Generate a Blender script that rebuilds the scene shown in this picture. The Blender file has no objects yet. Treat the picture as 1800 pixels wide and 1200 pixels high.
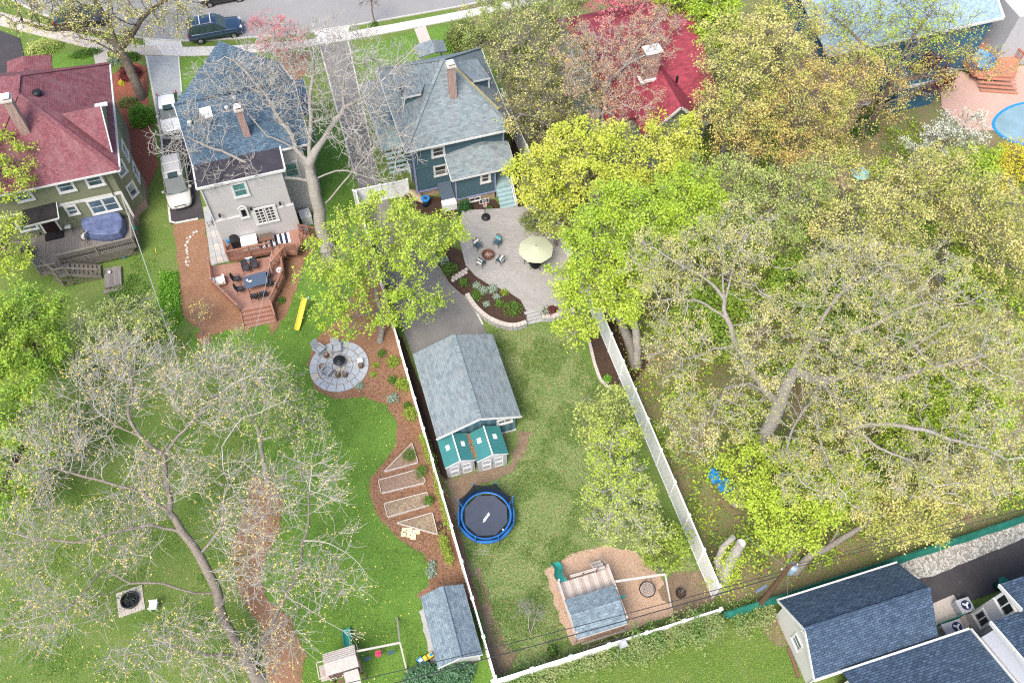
import bpy, bmesh, math, random
import numpy as np
from mathutils import Vector, Matrix

R = math.radians
SC = bpy.context.scene
COL = SC.collection
random.seed(7)

# ------------------------------------------------------------------ camera
CAM_H, CAM_F, CAM_P, CAM_Y = 56.0, 1600.0, R(57.6), R(16.8)   # height, focal in photo pixels, pitch down, yaw
_cp, _sp = math.cos(CAM_P), math.sin(CAM_P)
FWD = np.array([math.sin(CAM_Y) * _cp, math.cos(CAM_Y) * _cp, -_sp])
RGT = np.array([math.cos(CAM_Y), -math.sin(CAM_Y), 0.0])
UP = np.cross(RGT, FWD)
cd = bpy.data.cameras.new("camera")
cam = bpy.data.objects.new("camera", cd)
COL.objects.link(cam)
cd.sensor_width = 36.0
cd.lens = 36.0 * CAM_F / 1800.0
cd.clip_start, cd.clip_end = 0.5, 2000.0
m3 = Matrix(((RGT[0], UP[0], -FWD[0]), (RGT[1], UP[1], -FWD[1]), (RGT[2], UP[2], -FWD[2])))
cam.matrix_world = Matrix.Translation((0, 0, CAM_H)) @ m3.to_4x4()
SC.camera = cam

# ------------------------------------------------------------------ world and sun (bright overcast day)
SUN_EL, SUN_AZ = R(56), R(222)      # azimuth measured from +Y towards +X
w = bpy.data.worlds.new("World")
SC.world = w
w.use_nodes = True
nt = w.node_tree
nt.nodes.clear()
wo = nt.nodes.new("ShaderNodeOutputWorld")
wb = nt.nodes.new("ShaderNodeBackground")
sk = nt.nodes.new("ShaderNodeTexSky")
sk.sky_type = 'NISHITA'
sk.sun_disc = False
sk.sun_elevation = SUN_EL
sk.sun_rotation = SUN_AZ
sk.dust_density = 3.0
sk.air_density = 1.0
nt.links.new(sk.outputs[0], wb.inputs[0])
wb.inputs[1].default_value = 0.15
nt.links.new(wb.outputs[0], wo.inputs[0])
sl = bpy.data.lights.new("sun", 'SUN')
sl.energy = 1.9
sl.angle = R(28)
sl.color = (1.0, 0.93, 0.82)
sun = bpy.data.objects.new("sun", sl)
COL.objects.link(sun)
sd = Vector((math.sin(SUN_AZ) * math.cos(SUN_EL), math.cos(SUN_AZ) * math.cos(SUN_EL), math.sin(SUN_EL)))
sun.rotation_euler = sd.to_track_quat('Z', 'Y').to_euler()
SC.view_settings.view_transform = 'Standard'
SC.view_settings.look = 'None'
SC.view_settings.gamma = 1.0
SC.view_settings.use_curve_mapping = False
SC.view_settings.exposure = 1.06
SC.render.engine = 'CYCLES'
SC.cycles.max_bounces = 6
SC.cycles.diffuse_bounces = 3
SC.cycles.glossy_bounces = 2
SC.cycles.transmission_bounces = 4
SC.cycles.transparent_max_bounces = 8
SC.cycles.use_denoising = False
SC.cycles.filter_width = 1.15


def G(px, py, z=0.0):
    """photo position -> place in the world on the level z"""
    d = FWD + RGT * (px - 900) / CAM_F - UP * (py - 600) / CAM_F
    t = (CAM_H - z) / -d[2]
    return Vector((d[0] * t, d[1] * t, z))


def GY(px, py, Y):
    d = FWD + RGT * (px - 900) / CAM_F - UP * (py - 600) / CAM_F
    t = Y / d[1]
    return Vector((d[0] * t, Y, CAM_H + d[2] * t))


def GX(px, py, X):
    d = FWD + RGT * (px - 900) / CAM_F - UP * (py - 600) / CAM_F
    t = X / d[0]
    return Vector((X, d[1] * t, CAM_H + d[2] * t))


# ------------------------------------------------------------------ materials
def srgb(h):
    if isinstance(h, str):
        h = [int(h[i:i + 2], 16) / 255 for i in (0, 2, 4)]
        h = [c / 12.92 if c <= .04045 else ((c + .055) / 1.055) ** 2.4 for c in h]
    return (*h[:3], 1.0)


MATS = {}


def onplane(px, py, a, b, c):
    """where the photo position meets the plane through three points"""
    d = Vector(FWD + RGT * (px - 900) / CAM_F - UP * (py - 600) / CAM_F)
    n = (Vector(b) - Vector(a)).cross(Vector(c) - Vector(a))
    o = Vector((0, 0, CAM_H))
    return o + d * ((Vector(a) - o).dot(n) / d.dot(n))


class NB:
    """tiny node builder"""
    def __init__(s, name, rough=.8, metal=0.0, spec=.3):
        s.m = bpy.data.materials.new(name)
        s.m.use_nodes = True
        s.t = s.m.node_tree
        s.b = s.t.nodes["Principled BSDF"]
        s.out = s.t.nodes["Material Output"]
        s.b.inputs['Roughness'].default_value = rough
        s.b.inputs['Metallic'].default_value = metal
        s.b.inputs['Specular IOR Level'].default_value = spec
        MATS[name] = s.m

    def n(s, ty, **kw):
        nd = s.t.nodes.new(ty)
        for k, v in kw.items():
            if k.startswith('i_'):
                nd.inputs[int(k[2:]) if k[2:].isdigit() else k[2:].replace('_', ' ')].default_value = v
            else:
                setattr(nd, k, v)
        return nd

    def l(s, a, b):
        s.t.links.new(a, b)

    def coord(s, uv=False, scale=None, rot=None):
        tc = s.n('ShaderNodeTexCoord')
        o = tc.outputs['UV' if uv else 'Object']
        if scale or rot:
            mp = s.n('ShaderNodeMapping')
            if scale: mp.inputs['Scale'].default_value = scale
            if rot: mp.inputs['Rotation'].default_value = rot
            s.l(o, mp.inputs[0])
            o = mp.outputs[0]
        return o

    def noise(s, co, scale, detail=3, rough=.55, lo=.35, hi=.65, dist=0):
        nz = s.n('ShaderNodeTexNoise')
        nz.inputs['Scale'].default_value = scale
        nz.inputs['Detail'].default_value = detail
        nz.inputs['Roughness'].default_value = rough
        nz.inputs['Distortion'].default_value = dist
        s.l(co, nz.inputs['Vector'])
        mr = s.n('ShaderNodeMapRange')
        mr.inputs[1].default_value = lo
        mr.inputs[2].default_value = hi
        s.l(nz.outputs[0], mr.inputs[0])
        return mr.outputs[0]

    def mix(s, f, a, b, mode='MIX'):
        mx = s.n('ShaderNodeMix', data_type='RGBA', blend_type=mode)
        for i, v in ((0, f), (6, a), (7, b)):
            if hasattr(v, 'links'):
                s.l(v, mx.inputs[i])
            elif i == 0:
                mx.inputs[0].default_value = v
            else:
                mx.inputs[i].default_value = srgb(v) if isinstance(v, str) or len(v) == 3 else v
        return mx.outputs[2]

    def mul(s, a, k):
        mt = s.n('ShaderNodeMath', operation='MULTIPLY')
        s.l(a, mt.inputs[0])
        mt.inputs[1].default_value = k
        return mt.outputs[0]

    def base(s, c):
        if hasattr(c, 'links'):
            s.l(c, s.b.inputs['Base Color'])
        else:
            s.b.inputs['Base Color'].default_value = srgb(c)

    def bump(s, h, strength=.3, dist=.02):
        bp = s.n('ShaderNodeBump')
        bp.inputs['Strength'].default_value = strength
        bp.inputs['Distance'].default_value = dist
        s.l(h, bp.inputs['Height'])
        s.l(bp.outputs[0], s.b.inputs['Normal'])


def plain(name, c, rough=.6, metal=0, spec=.3, var=.12, sc=6.0, c2=None, bump=0, uv=False):
    """a painted, plastic, metal or wooden surface with slight unevenness and wear"""
    s = NB(name, rough, metal, spec)
    co = s.coord(uv)
    f = s.noise(co, sc, 4, .6, .3, .7)
    cc = srgb(c)
    dark = c2 if c2 else tuple(x * (1 - var * 1.6) for x in cc[:3])
    o = s.mix(f, cc, srgb(dark))
    f2 = s.noise(co, sc * .17 + .3, 3, .5, .35, .7)
    o = s.mix(s.mul(f2, var * 1.5), o, (cc[0] * .72, cc[1] * .7, cc[2] * .66))
    s.base(o)
    if bump: s.bump(s.noise(co, sc * 6, 3, .6, 0, 1), bump, .01)
    return s.m


def ground(name, a, b, c, d=None, s1=.35, s2=2.2, s3=14, rough=.95, bump=.5, bd=.04, lo=.42, hi=.58, clo=.5, chi=.62, dlo=.62, dhi=.72):
    """soil, grass, mulch ...: a and b in patches, c in fine flecks, d in rare spots"""
    s = NB(name, rough, 0, .15)
    co = s.coord()
    f1 = s.noise(co, s1, 5, .62, lo, hi, .6)
    f1b = s.noise(co, s2, 4, .65, .38, .62, .3)
    o = s.mix(f1, a, b)
    o2 = s.mix(f1, b, a)
    o = s.mix(s.mul(f1b, .55), o, o2)
    f3 = s.noise(co, s3, 5, .75, clo, chi)
    o = s.mix(f3, o, c)
    if d:
        f4 = s.noise(co, s2 * 1.7, 5, .75, dlo, dhi)
        o = s.mix(f4, o, d)
    s.base(o)
    s.bump(s.noise(co, s3 * 1.3, 5, .75, .2, .8), bump, bd)
    return s.m


def shingle(name, a, b, dark, w=.33, h=.145, stain=None, sf=.4, mort=.10, blend=None):
    s = NB(name, .92, 0, .2)
    co = s.coord(True)
    br = s.n('ShaderNodeTexBrick')
    s.l(co, br.inputs['Vector'])
    br.offset = .5
    br.inputs['Color1'].default_value = srgb(a)
    br.inputs['Color2'].default_value = srgb(b)
    br.inputs['Mortar'].default_value = srgb(dark)
    br.inputs['Scale'].default_value = 1.0
    br.inputs['Mortar Size'].default_value = h * mort
    br.inputs['Mortar Smooth'].default_value = .6
    br.inputs['Bias'].default_value = 0
    br.inputs['Brick Width'].default_value = w
    br.inputs['Row Height'].default_value = h
    o = br.outputs[0]
    # irregular darker tabs: shadow dashes painted into the shingle colour
    br2 = s.n('ShaderNodeTexBrick')
    s.l(co, br2.inputs['Vector'])
    br2.offset = .37
    for k, v in (('Color1', (1, 1, 1, 1)), ('Color2', (.42, .44, .48, 1)), ('Mortar', (.8, .8, .8, 1)), ('Scale', 1.0), ('Mortar Size', .0),
                 ('Brick Width', w * .62), ('Row Height', h), ('Bias', -.25)):
        br2.inputs[k].default_value = v
    o = s.mix(.8, o, br2.outputs[0], 'MULTIPLY')
    f = s.noise(s.coord(True, (1, .35, 1)), 1.4, 5, .65, .42, .68)
    if stain:
        o = s.mix(s.mul(f, sf), o, stain)
    g = s.noise(co, 40, 3, .7, .3, .7)
    o = s.mix(s.mul(g, .18), o, dark)
    g2 = s.noise(co, .25, 3, .5, .35, .65)
    o = s.mix(s.mul(g2, .12), o, b)
    s.base(o)
    s.bump(br.outputs['Fac'], -.35, .02)
    return s.m


def siding(name, a, dark, h=.14, w=4.0, rough=.6, var=.1, mort=.1):
    s = NB(name, rough, 0, .25)
    co = s.coord(True)
    br = s.n('ShaderNodeTexBrick')
    s.l(co, br.inputs['Vector'])
    c = srgb(a)
    c2 = tuple(x * (1 - var) for x in c[:3]) + (1,)
    for k, v in (('Color1', c), ('Color2', c2), ('Mortar', srgb(dark)), ('Scale', 1.0), ('Mortar Size', h * mort), ('Mortar Smooth', .7),
                 ('Brick Width', w), ('Row Height', h)):
        br.inputs[k].default_value = v
    f = s.noise(co, .8, 5, .6, .4, .75)
    o = s.mix(s.mul(f, .25), br.outputs[0], dark)
    s.base(o)
    s.bump(br.outputs['Fac'], -.3, .015)
    return s.m


def boards(name, a, b, gap, wd=.14, axis=0, rough=.75, ln=3.6):
    """timber boards laid along one axis of the level surface"""
    s = NB(name, rough, 0, .2)
    co = s.coord(False, None, (0, 0, R(90)) if axis == 0 else None)
    br = s.n('ShaderNodeTexBrick')
    s.l(co, br.inputs['Vector'])
    br.offset = .37
    for k, v in (('Color1', srgb(a)), ('Color2', srgb(b)), ('Mortar', srgb(gap)), ('Scale', 1.0), ('Mortar Size', .009), ('Mortar Smooth', .2),
                 ('Brick Width', ln), ('Row Height', wd)):
        br.inputs[k].default_value = v
    f = s.noise(co, 9, 4, .7, .35, .7)
    o = s.mix(s.mul(f, .3), br.outputs[0], gap)
    f = s.noise(co, .9, 4, .6, .45, .7)
    o = s.mix(s.mul(f, .35), o, b)
    s.base(o)
    s.bump(br.outputs['Fac'], -.4, .02)
    return s.m


def pavers(name, a, b, joint, w=.3, h=.3, rot=0.0, mort=.012):
    s = NB(name, .9, 0, .2)
    co = s.coord(False, None, (0, 0, rot))
    br = s.n('ShaderNodeTexBrick')
    s.l(co, br.inputs['Vector'])
    for k, v in (('Color1', srgb(a)), ('Color2', srgb(b)), ('Mortar', srgb(joint)), ('Scale', 1.0), ('Mortar Size', mort), ('Mortar Smooth', .3),
                 ('Brick Width', w), ('Row Height', h)):
        br.inputs[k].default_value = v
    f = s.noise(co, .6, 5, .65, .38, .66)
    o = s.mix(s.mul(f, .4), br.outputs[0], joint)
    f = s.noise(co, 12, 4, .6, .4, .7)
    o = s.mix(s.mul(f, .3), o, b)
    s.base(o)
    s.bump(br.outputs['Fac'], -.3, .01)
    return s.m


def leafmat(name, a, b, c=None, trans=.35, rough=.55):
    """young leaves: the colour varies from leaf to leaf"""
    s = NB(name, rough, 0, .25)
    ge = s.n('ShaderNodeNewGeometry')
    o = s.mix(ge.outputs['Random Per Island'], a, b)
    if c:
        f = s.noise(s.coord(), .55, 3, .55, .42, .6)
        o = s.mix(f, o, c)
    s.base(o)
    tr = s.n('ShaderNodeBsdfTranslucent')
    s.l(o, tr.inputs[0])
    mx = s.n('ShaderNodeMixShader')
    mx.inputs[0].default_value = trans
    s.l(s.b.outputs[0], mx.inputs[1])
    s.l(tr.outputs[0], mx.inputs[2])
    s.l(mx.outputs[0], s.out.inputs[0])
    return s.m


def glassmat(name, c='2a3a42', rough=.06):
    s = NB(name, rough, 0, .8)
    f = s.noise(s.coord(), 1.2, 3, .5, .4, .65)
    s.base(s.mix(f, c, tuple(x * 2.2 + .01 for x in srgb(c)[:3])))
    s.b.inputs['Coat Weight'].default_value = .6
    s.b.inputs['Coat Roughness'].default_value = .03
    return s.m


def netmat(name, c, alpha):
    s = NB(name, .8, 0, .1)
    s.base(c)
    s.b.inputs['Alpha'].default_value = alpha
    return s.m


# ------------------------------------------------------------------ mesh building
class MB:
    """collects shapes; build() links them as one mesh object (coordinates relative to o)"""
    def __init__(s, o=(0, 0, 0)):
        s.v, s.f, s.mi, s.o = [], [], [], Vector(o)
        s.k = 0

    def raw(s, vs, fs):
        n = len(s.v)
        s.v += [tuple(v) for v in vs]
        s.f += [tuple(i + n for i in f) for f in fs]
        s.mi += [s.k] * len(fs)
        return s

    def poly(s, *pts):
        return s.raw(pts, [tuple(range(len(pts)))])

    def box(s, x0, x1, y0, y1, z0, z1, mat=None):
        vs = [Vector((x, y, z)) for z in (z0, z1) for y in (y0, y1) for x in (x0, x1)]
        if mat is not None: vs = [mat @ v for v in vs]
        return s.raw(vs, [(0, 2, 3, 1), (4, 5, 7, 6), (0, 1, 5, 4), (2, 6, 7, 3), (0, 4, 6, 2), (1, 3, 7, 5)])

    def cbox(s, c, size, rz=0.0, rx=0.0, ry=0.0):
        m = Matrix.Translation(Vector(c)) @ Matrix.Rotation(rz, 4, 'Z') @ Matrix.Rotation(ry, 4, 'Y') @ Matrix.Rotation(rx, 4, 'X')
        a, b, d = (q / 2 for q in size)
        return s.box(-a, a, -b, b, -d, d, m)

    def bar(s, p, q, w, h=None, up=(0, 0, 1)):
        """a straight bar from p to q with rectangular section"""
        h = h or w
        p, q = Vector(p), Vector(q)
        d = (q - p)
        L = d.length
        if L < 1e-6: return s
        d /= L
        u = Vector(up)
        if abs(d.dot(u)) > .98: u = Vector((0, 1, 0))
        x = d.cross(u).normalized()
        y = x.cross(d)
        m = Matrix((x, d, y)).transposed().to_4x4()
        m.translation = p
        return s.box(-w / 2, w / 2, 0, L, -h / 2, h / 2, m)

    def slab(s, pts, t, top=True):
        """a flat polygon with thickness t going down from it"""
        n = len(pts)
        a = [Vector(p) for p in pts]
        b = [p - Vector((0, 0, t)) for p in a]
        return s.raw(a + b, [tuple(range(n)), tuple(range(2 * n - 1, n - 1, -1))] + [(i, i + n, (i + 1) % n + n, (i + 1) % n) for i in range(n)])

    def prism(s, pts, z0, z1):
        a = [(p[0], p[1], z0) for p in pts]
        b = [(p[0], p[1], z1) for p in pts]
        n = len(pts)
        return s.raw(a + b, [tuple(range(n - 1, -1, -1)), tuple(range(n, 2 * n))] + [(i, (i + 1) % n, (i + 1) % n + n, i + n) for i in range(n)])

    def tube(s, pts, r, n=8, cap=True, closed=False):
        pts = [Vector(p) for p in pts]
        m = len(pts)
        rs = r if isinstance(r, (list, tuple)) else [r] * m
        vs = []
        ref = None
        for i, p in enumerate(pts):
            if closed:
                d = pts[(i + 1) % m] - pts[i - 1]
            else:
                d = pts[min(i + 1, m - 1)] - pts[max(i - 1, 0)]
            d = d.normalized() if d.length > 1e-9 else Vector((0, 0, 1))
            u = ref if ref is not None else (Vector((0, 0, 1)) if abs(d.z) < .9 else Vector((1, 0, 0)))
            x = (u - d * u.dot(d))
            x = x.normalized() if x.length > 1e-6 else d.orthogonal().normalized()
            ref = x
            y = d.cross(x)
            vs += [p + (x * math.cos(2 * math.pi * k / n) + y * math.sin(2 * math.pi * k / n)) * rs[i] for k in range(n)]
        fs = []
        for i in range(m if closed else m - 1):
            j = (i + 1) % m
            fs += [(i * n + k, i * n + (k + 1) % n, j * n + (k + 1) % n, j * n + k) for k in range(n)]
        if cap and not closed:
            fs += [tuple(range(n - 1, -1, -1)), tuple(range((m - 1) * n, m * n))]
        return s.raw(vs, fs)

    def lathe(s, prof, c=(0, 0, 0), n=20):
        """prof: (radius, z) pairs"""
        c = Vector(c)
        vs = [c + Vector((r * math.cos(2 * math.pi * k / n), r * math.sin(2 * math.pi * k / n), z)) for r, z in prof for k in range(n)]
        m = len(prof)
        fs = [(i * n + k, i * n + (k + 1) % n, (i + 1) * n + (k + 1) % n, (i + 1) * n + k) for i in range(m - 1) for k in range(n)]
        if prof[0][0] > 1e-4: fs.append(tuple(range(n - 1, -1, -1)))
        if prof[-1][0] > 1e-4: fs.append(tuple(range((m - 1) * n, m * n)))
        return s.raw(vs, fs)

    def xf(s, m, start=0):
        s.v[start:] = [tuple(m @ Vector(v)) for v in s.v[start:]]
        return s

    def mesh(s, name, mats, smooth=False):
        me = bpy.data.meshes.new(name)
        ox, oy, oz = s.o
        me.from_pydata([(x - ox, y - oy, z - oz) for x, y, z in s.v], [], s.f)
        for m in (mats if isinstance(mats, (list, tuple)) else [mats]):
            me.materials.append(m)
        if any(s.mi): me.polygons.foreach_set('material_index', s.mi)
        uvl = me.uv_layers.new(name='UVMap')
        vs = s.v
        uv = []
        for p in me.polygons:
            n = p.normal
            if n.z < 0: n = n * -1 if abs(n.z) > .05 else n
            hl = math.hypot(n.x, n.y)
            if hl < .02:
                for i in p.vertices:
                    uv += [vs[i][0], vs[i][1]]
            else:
                tx, ty = -n.y / hl, n.x / hl
                bx, by, bz = -ty * -n.z * 1.0, 0, 0
                b = n.cross(Vector((tx, ty, 0)))
                for i in p.vertices:
                    q = vs[i]
                    uv += [q[0] * tx + q[1] * ty, q[0] * b.x + q[1] * b.y + q[2] * b.z]
        uvl.data.foreach_set('uv', uv)
        if smooth: me.shade_smooth()
        me.update()
        return me

    def build(s, name, mats, parent=None, smooth=False, label=None, kind=None):
        ob = bpy.data.objects.new(name, s.mesh(name, mats, smooth))
        COL.objects.link(ob)
        if parent is not None:
            ob.parent = parent
        else:
            ob.location = s.o
        if label: ob['label'] = label
        if kind: ob['kind'] = kind
        return ob


def thing(name, label, cat, loc=(0, 0, 0), rz=0.0, group=None):
    o = bpy.data.objects.new(name, None)
    COL.objects.link(o)
    o.location = loc
    o.rotation_euler = (0, 0, rz)
    o.empty_display_size = .2
    return tag(o, label, cat, group)


def tag(o, label=None, cat=None, group=None, kind=None):
    for k, v in (('label', label), ('category', cat), ('group', group), ('kind', kind)):
        if v: o[k] = v
    return o


def struct(ob):
    ob['kind'] = 'structure'
    return ob


def copy_tree(root, loc, rz=None, label=None, group=None, scale=None):
    c = root.copy()
    COL.objects.link(c)
    for ch in list(root.children):
        d = ch.copy()
        COL.objects.link(d)
        d.parent = c
        for g in list(ch.children):
            e = g.copy()
            COL.objects.link(e)
            e.parent = d
    c.location = loc
    if rz is not None: c.rotation_euler = (0, 0, rz)
    if label: c['label'] = label
    if group: c['group'] = group
    if scale: c.scale = (scale, scale, scale)
    return c


def same(parent, ob, locs, rots=None):
    """more copies of one part under the same thing, sharing its mesh"""
    for i, l in enumerate(locs):
        c = ob.copy()
        COL.objects.link(c)
        c.parent = parent
        c.location = l
        if rots: c.rotation_euler = rots[i]


def wobble(pts, amp=.12, step=.5, closed=True, seed=1):
    """an outline with natural unevenness"""
    rnd = random.Random(seed)
    out = []
    n = len(pts)
    for i in range(n if closed else n - 1):
        a, b = Vector(pts[i]), Vector(pts[(i + 1) % n])
        k = max(1, int((b - a).length / step))
        for j in range(k):
            p = a.lerp(b, j / k)
            p.x += rnd.uniform(-amp, amp)
            p.y += rnd.uniform(-amp, amp)
            out.append(p)
    if not closed: out.append(Vector(pts[-1]))
    return out


def smooth_loop(pts, k=4, closed=True):
    """Catmull-Rom through the points"""
    n = len(pts)
    out = []
    P = [Vector(p) for p in pts]
    rng = range(n) if closed else range(n - 1)
    for i in rng:
        g = (lambda j: P[j % n]) if closed else (lambda j: P[min(max(j, 0), n - 1)])
        a, b, c, d = g(i - 1), g(i), g(i + 1), g(i + 2)
        for j in range(k):
            t = j / k
            out.append(.5 * ((2 * b) + (c - a) * t + (2 * a - 5 * b + 4 * c - d) * t * t + (3 * b - a - 3 * c + d) * t ** 3))
    if not closed: out.append(P[-1])
    return out


_lv = [0]


def sheet(name, pts, z, mat, amp=0.0, step=.5, rounded=0, seed=1):
    """a level surface of the setting, pts in photo positions or world points"""
    P = [G(*p) if len(p) == 2 and not isinstance(p, Vector) else Vector((p[0], p[1], 0)) for p in pts]
    if rounded: P = smooth_loop(P, rounded)
    if amp: P = wobble(P, amp, step, True, seed)
    _lv[0] += 1
    z = .003 + .0016 * _lv[0]
    bm = bmesh.new()
    vs = [bm.verts.new((p.x, p.y, z)) for p in P]
    f = bm.faces.new(vs)
    f.normal_update()
    if f.normal.z < 0: f.normal_flip()
    bmesh.ops.triangulate(bm, faces=bm.faces[:])
    me = bpy.data.meshes.new(name)
    bm.to_mesh(me)
    bm.free()
    me.materials.append(mat)
    o = bpy.data.objects.new(name, me)
    COL.objects.link(o)
    return struct(o)
# ------------------------------------------------------------------ material palette
M_LUSH = ground('lush_grass', (.145, .275, .045), (.080, .185, .028), (.23, .36, .075), None, .5, 2.5, 16, bump=1.0, bd=.06)
M_PATCHY = ground('patchy_grass', (.125, .20, .050), (.27, .28, .125), (.070, .14, .032), (.40, .33, .20), .45, 2.6, 7, bump=1.0, lo=.38, hi=.66, clo=.46, chi=.60)
M_YARD = ground('yard_grass', (.125, .215, .042), (.20, .245, .075), (.085, .16, .030), (.30, .27, .13), .28, 1.6, 12, bump=1.0, bd=.06)
M_LITTER = ground('leaf_litter', (.22, .16, .10), (.12, .19, .045), (.32, .26, .17), (.10, .20, .03), .3, 2.0, 12, bump=1.0)
M_MULCH = ground('brown_mulch', (.285, .152, .088), (.35, .205, .130), (.17, .085, .048), (.46, .33, .23), .6, 4, 26, bump=1.0)
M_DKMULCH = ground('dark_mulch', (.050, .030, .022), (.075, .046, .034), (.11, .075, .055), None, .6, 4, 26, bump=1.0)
M_REDMULCH = ground('red_mulch', (.30, .095, .062), (.24, .085, .058), (.36, .16, .11), None, .5, 4, 24, bump=.9)
M_CHIPS = ground('wood_chips', (.58, .42, .31), (.50, .34, .24), (.36, .23, .16), (.70, .55, .42), .7, 4, 22, bump=1.0)
M_SOIL = ground('bare_soil', (.21, .15, .10), (.26, .20, .14), (.13, .09, .06), (.10, .13, .05), .8, 3, 18, bump=.9)
M_ROAD = ground('road_asphalt', (.27, .265, .26), (.215, .212, .21), (.31, .305, .30), (.18, .178, .175), .15, 1.5, 40, bump=.15, bd=.01)
M_DRIVE = ground('driveway_asphalt', (.17, .162, .158), (.225, .215, .21), (.13, .123, .12), (.28, .255, .24), .22, 1.2, 30, bump=.25, bd=.01)
M_NEWDRIVE = ground('dark_asphalt', (.052, .048, .053), (.075, .070, .075), (.035, .033, .036), (.12, .11, .11), .3, 1.3, 34, bump=.2, bd=.01)
M_GRAVELDR = ground('gravel_drive', (.30, .33, .34), (.24, .265, .275), (.40, .42, .42), None, .7, 4, 30, bump=.7, bd=.02)
M_CONC = ground('pale_concrete', (.58, .565, .54), (.50, .485, .46), (.44, .42, .40), None, .6, 3, 20, bump=.15, bd=.005)
M_CONC2 = ground('old_concrete', (.46, .41, .37), (.52, .48, .44), (.36, .31, .27), (.30, .24, .18), .6, 3, 20, bump=.2, bd=.005)
M_STONE = ground('grey_stone', (.37, .37, .36), (.29, .30, .31), (.46, .45, .42), (.22, .22, .22), 1.2, 5, 22, bump=.6, bd=.02)
M_KERB = ground('kerb_stone', (.50, .49, .46), (.40, .39, .37), (.60, .58, .55), None, 1.2, 5, 22, bump=.3, bd=.01)
M_WHITEGRAVEL = ground('white_gravel', (.40, .38, .35), (.25, .23, .18), (.66, .64, .61), (.16, .14, .06), 1.1, 5, 7, bump=1.0, bd=.08, clo=.48, chi=.53, dlo=.58, dhi=.64)
M_PAVER = pavers('patio_pavers', (.30, .287, .272), (.36, .347, .333), (.22, .208, .195), .30, .2, R(12), .012)
M_PINK = ground('pink_terrace', (.50, .33, .27), (.44, .28, .23), (.56, .40, .34), None, .4, 3, 20, bump=.1, bd=.005)
M_WHITE = plain('white_vinyl', (.82, .82, .80), .45, 0, .4, .04, 1.2, (.72, .73, .70))
M_TRIM = plain('white_trim', (.62, .62, .61), .55, 0, .3, .05, 2.5, (.52, .52, .50))
M_LILAC = plain('lilac_trim', (.30, .30, .46), .6)
M_BLACK = plain('black_plastic', (.018, .018, .021), .45)
M_BLACKM = plain('black_metal', (.025, .026, .03), .4, .3)
M_STEEL = plain('galvanised_steel', (.45, .46, .48), .4, .7)
M_GREY = plain('grey_plastic', (.36, .38, .42), .55)
M_GLASS = glassmat('window_glass', '33454f')
M_GLASSG = glassmat('green_window_glass', '3f6a66')
M_GLASSD = glassmat('dark_window_glass', '10141a')
M_BRICK = pavers('chimney_brick', (.30, .13, .10), (.22, .11, .085), (.42, .38, .34), .22, .075)
_s = NB('brick_wall', .9)
_b = _s.n('ShaderNodeTexBrick')
_s.l(_s.coord(True), _b.inputs['Vector'])
for _k, _v in (('Color1', (.31, .12, .095, 1)), ('Color2', (.19, .10, .08, 1)), ('Mortar', (.45, .41, .37, 1)), ('Scale', 1.0), ('Mortar Size', .014),
               ('Brick Width', .24), ('Row Height', .09)):
    _b.inputs[_k].default_value = _v
_s.base(_b.outputs[0])
M_BRICK = _s.m
M_REDSH = shingle('red_shingles', (.275, .095, .108), (.21, .075, .088), (.12, .048, .058), .28, .16, (.30, .20, .20), .35, .14)
M_REDSH2 = shingle('bright_red_shingles', (.36, .065, .095), (.31, .058, .082), (.20, .045, .06), .5, .16, None, .4, .08)
M_BLUESH = shingle('slate_blue_shingles', (.135, .205, .265), (.080, .130, .180), (.038, .060, .090), .36, .17, None, .4, .14)
M_PALESH = shingle('weathered_blue_shingles', (.255, .305, .315), (.205, .25, .265), (.14, .175, .19), .5, .15, (.24, .20, .20), .3, .12)
M_SHEDSH = shingle('pale_grey_blue_shingles', (.25, .31, .34), (.18, .235, .27), (.10, .14, .17), .30, .15, None, .4, .10)
M_NAVYSH = shingle('navy_shingles', (.095, .145, .215), (.055, .088, .135), (.020, .032, .055), .34, .15, None, .4, .15)
M_BRNSH = shingle('brown_shingles', (.34, .25, .24), (.25, .18, .17), (.15, .11, .10), .3, .15, None)
M_SKYSH = shingle('sky_blue_shingles', (.36, .47, .55), (.29, .40, .48), (.2, .29, .37), .35, .16, None)
M_DARKROOF = plain('dark_flat_roof', (.055, .052, .066), .85, 0, .2, .2, 1.5)
M_OLIVE = siding('olive_shingle_siding', (.215, .225, .145), (.13, .14, .085), .15, .25, .8, .14, .10)
M_GREYSD = siding('grey_clapboard', (.47, .455, .45), (.34, .33, .325), .13, 5, .6, .03)
M_BLUESD = siding('blue_clapboard', (.075, .135, .165), (.038, .070, .09), .15, 5, .6, .05)
M_BLUESD2 = siding('light_blue_board_siding', (.12, .22, .26), (.07, .14, .17), 3.0, .6, .6, .04)
M_TANSD = siding('tan_basement_boards', (.42, .33, .22), (.22, .16, .10), .19, 5, .7, .08)
M_IVORY = siding('ivory_clapboard', (.54, .53, .50), (.41, .40, .375), .12, 5, .55, .02)
M_WSID = siding('white_ribbed_siding', (.62, .63, .66), (.42, .43, .46), .2, 9, .55, .02)
M_SAGESD = siding('sage_siding', (.30, .34, .30), (.2, .23, .2), .14, 5, .7, .05)
M_REDDECK = boards('redwood_deck_boards', (.37, .21, .165), (.32, .175, .135), (.13, .055, .04), .14, 1)
M_REDDECKX = boards('redwood_deck_boards_across', (.37, .21, .165), (.32, .17, .13), (.13, .055, .04), .14, 0)
M_REDWOOD = plain('redwood_stain', (.31, .155, .105), .6, 0, .3, .15, 5)
M_GREYDECK = boards('weathered_deck_boards', (.25, .225, .21), (.17, .155, .15), (.07, .062, .058), .13, 0)
M_GREYWOOD = plain('weathered_wood', (.24, .215, .185), .85, 0, .15, .2, 5)
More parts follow.
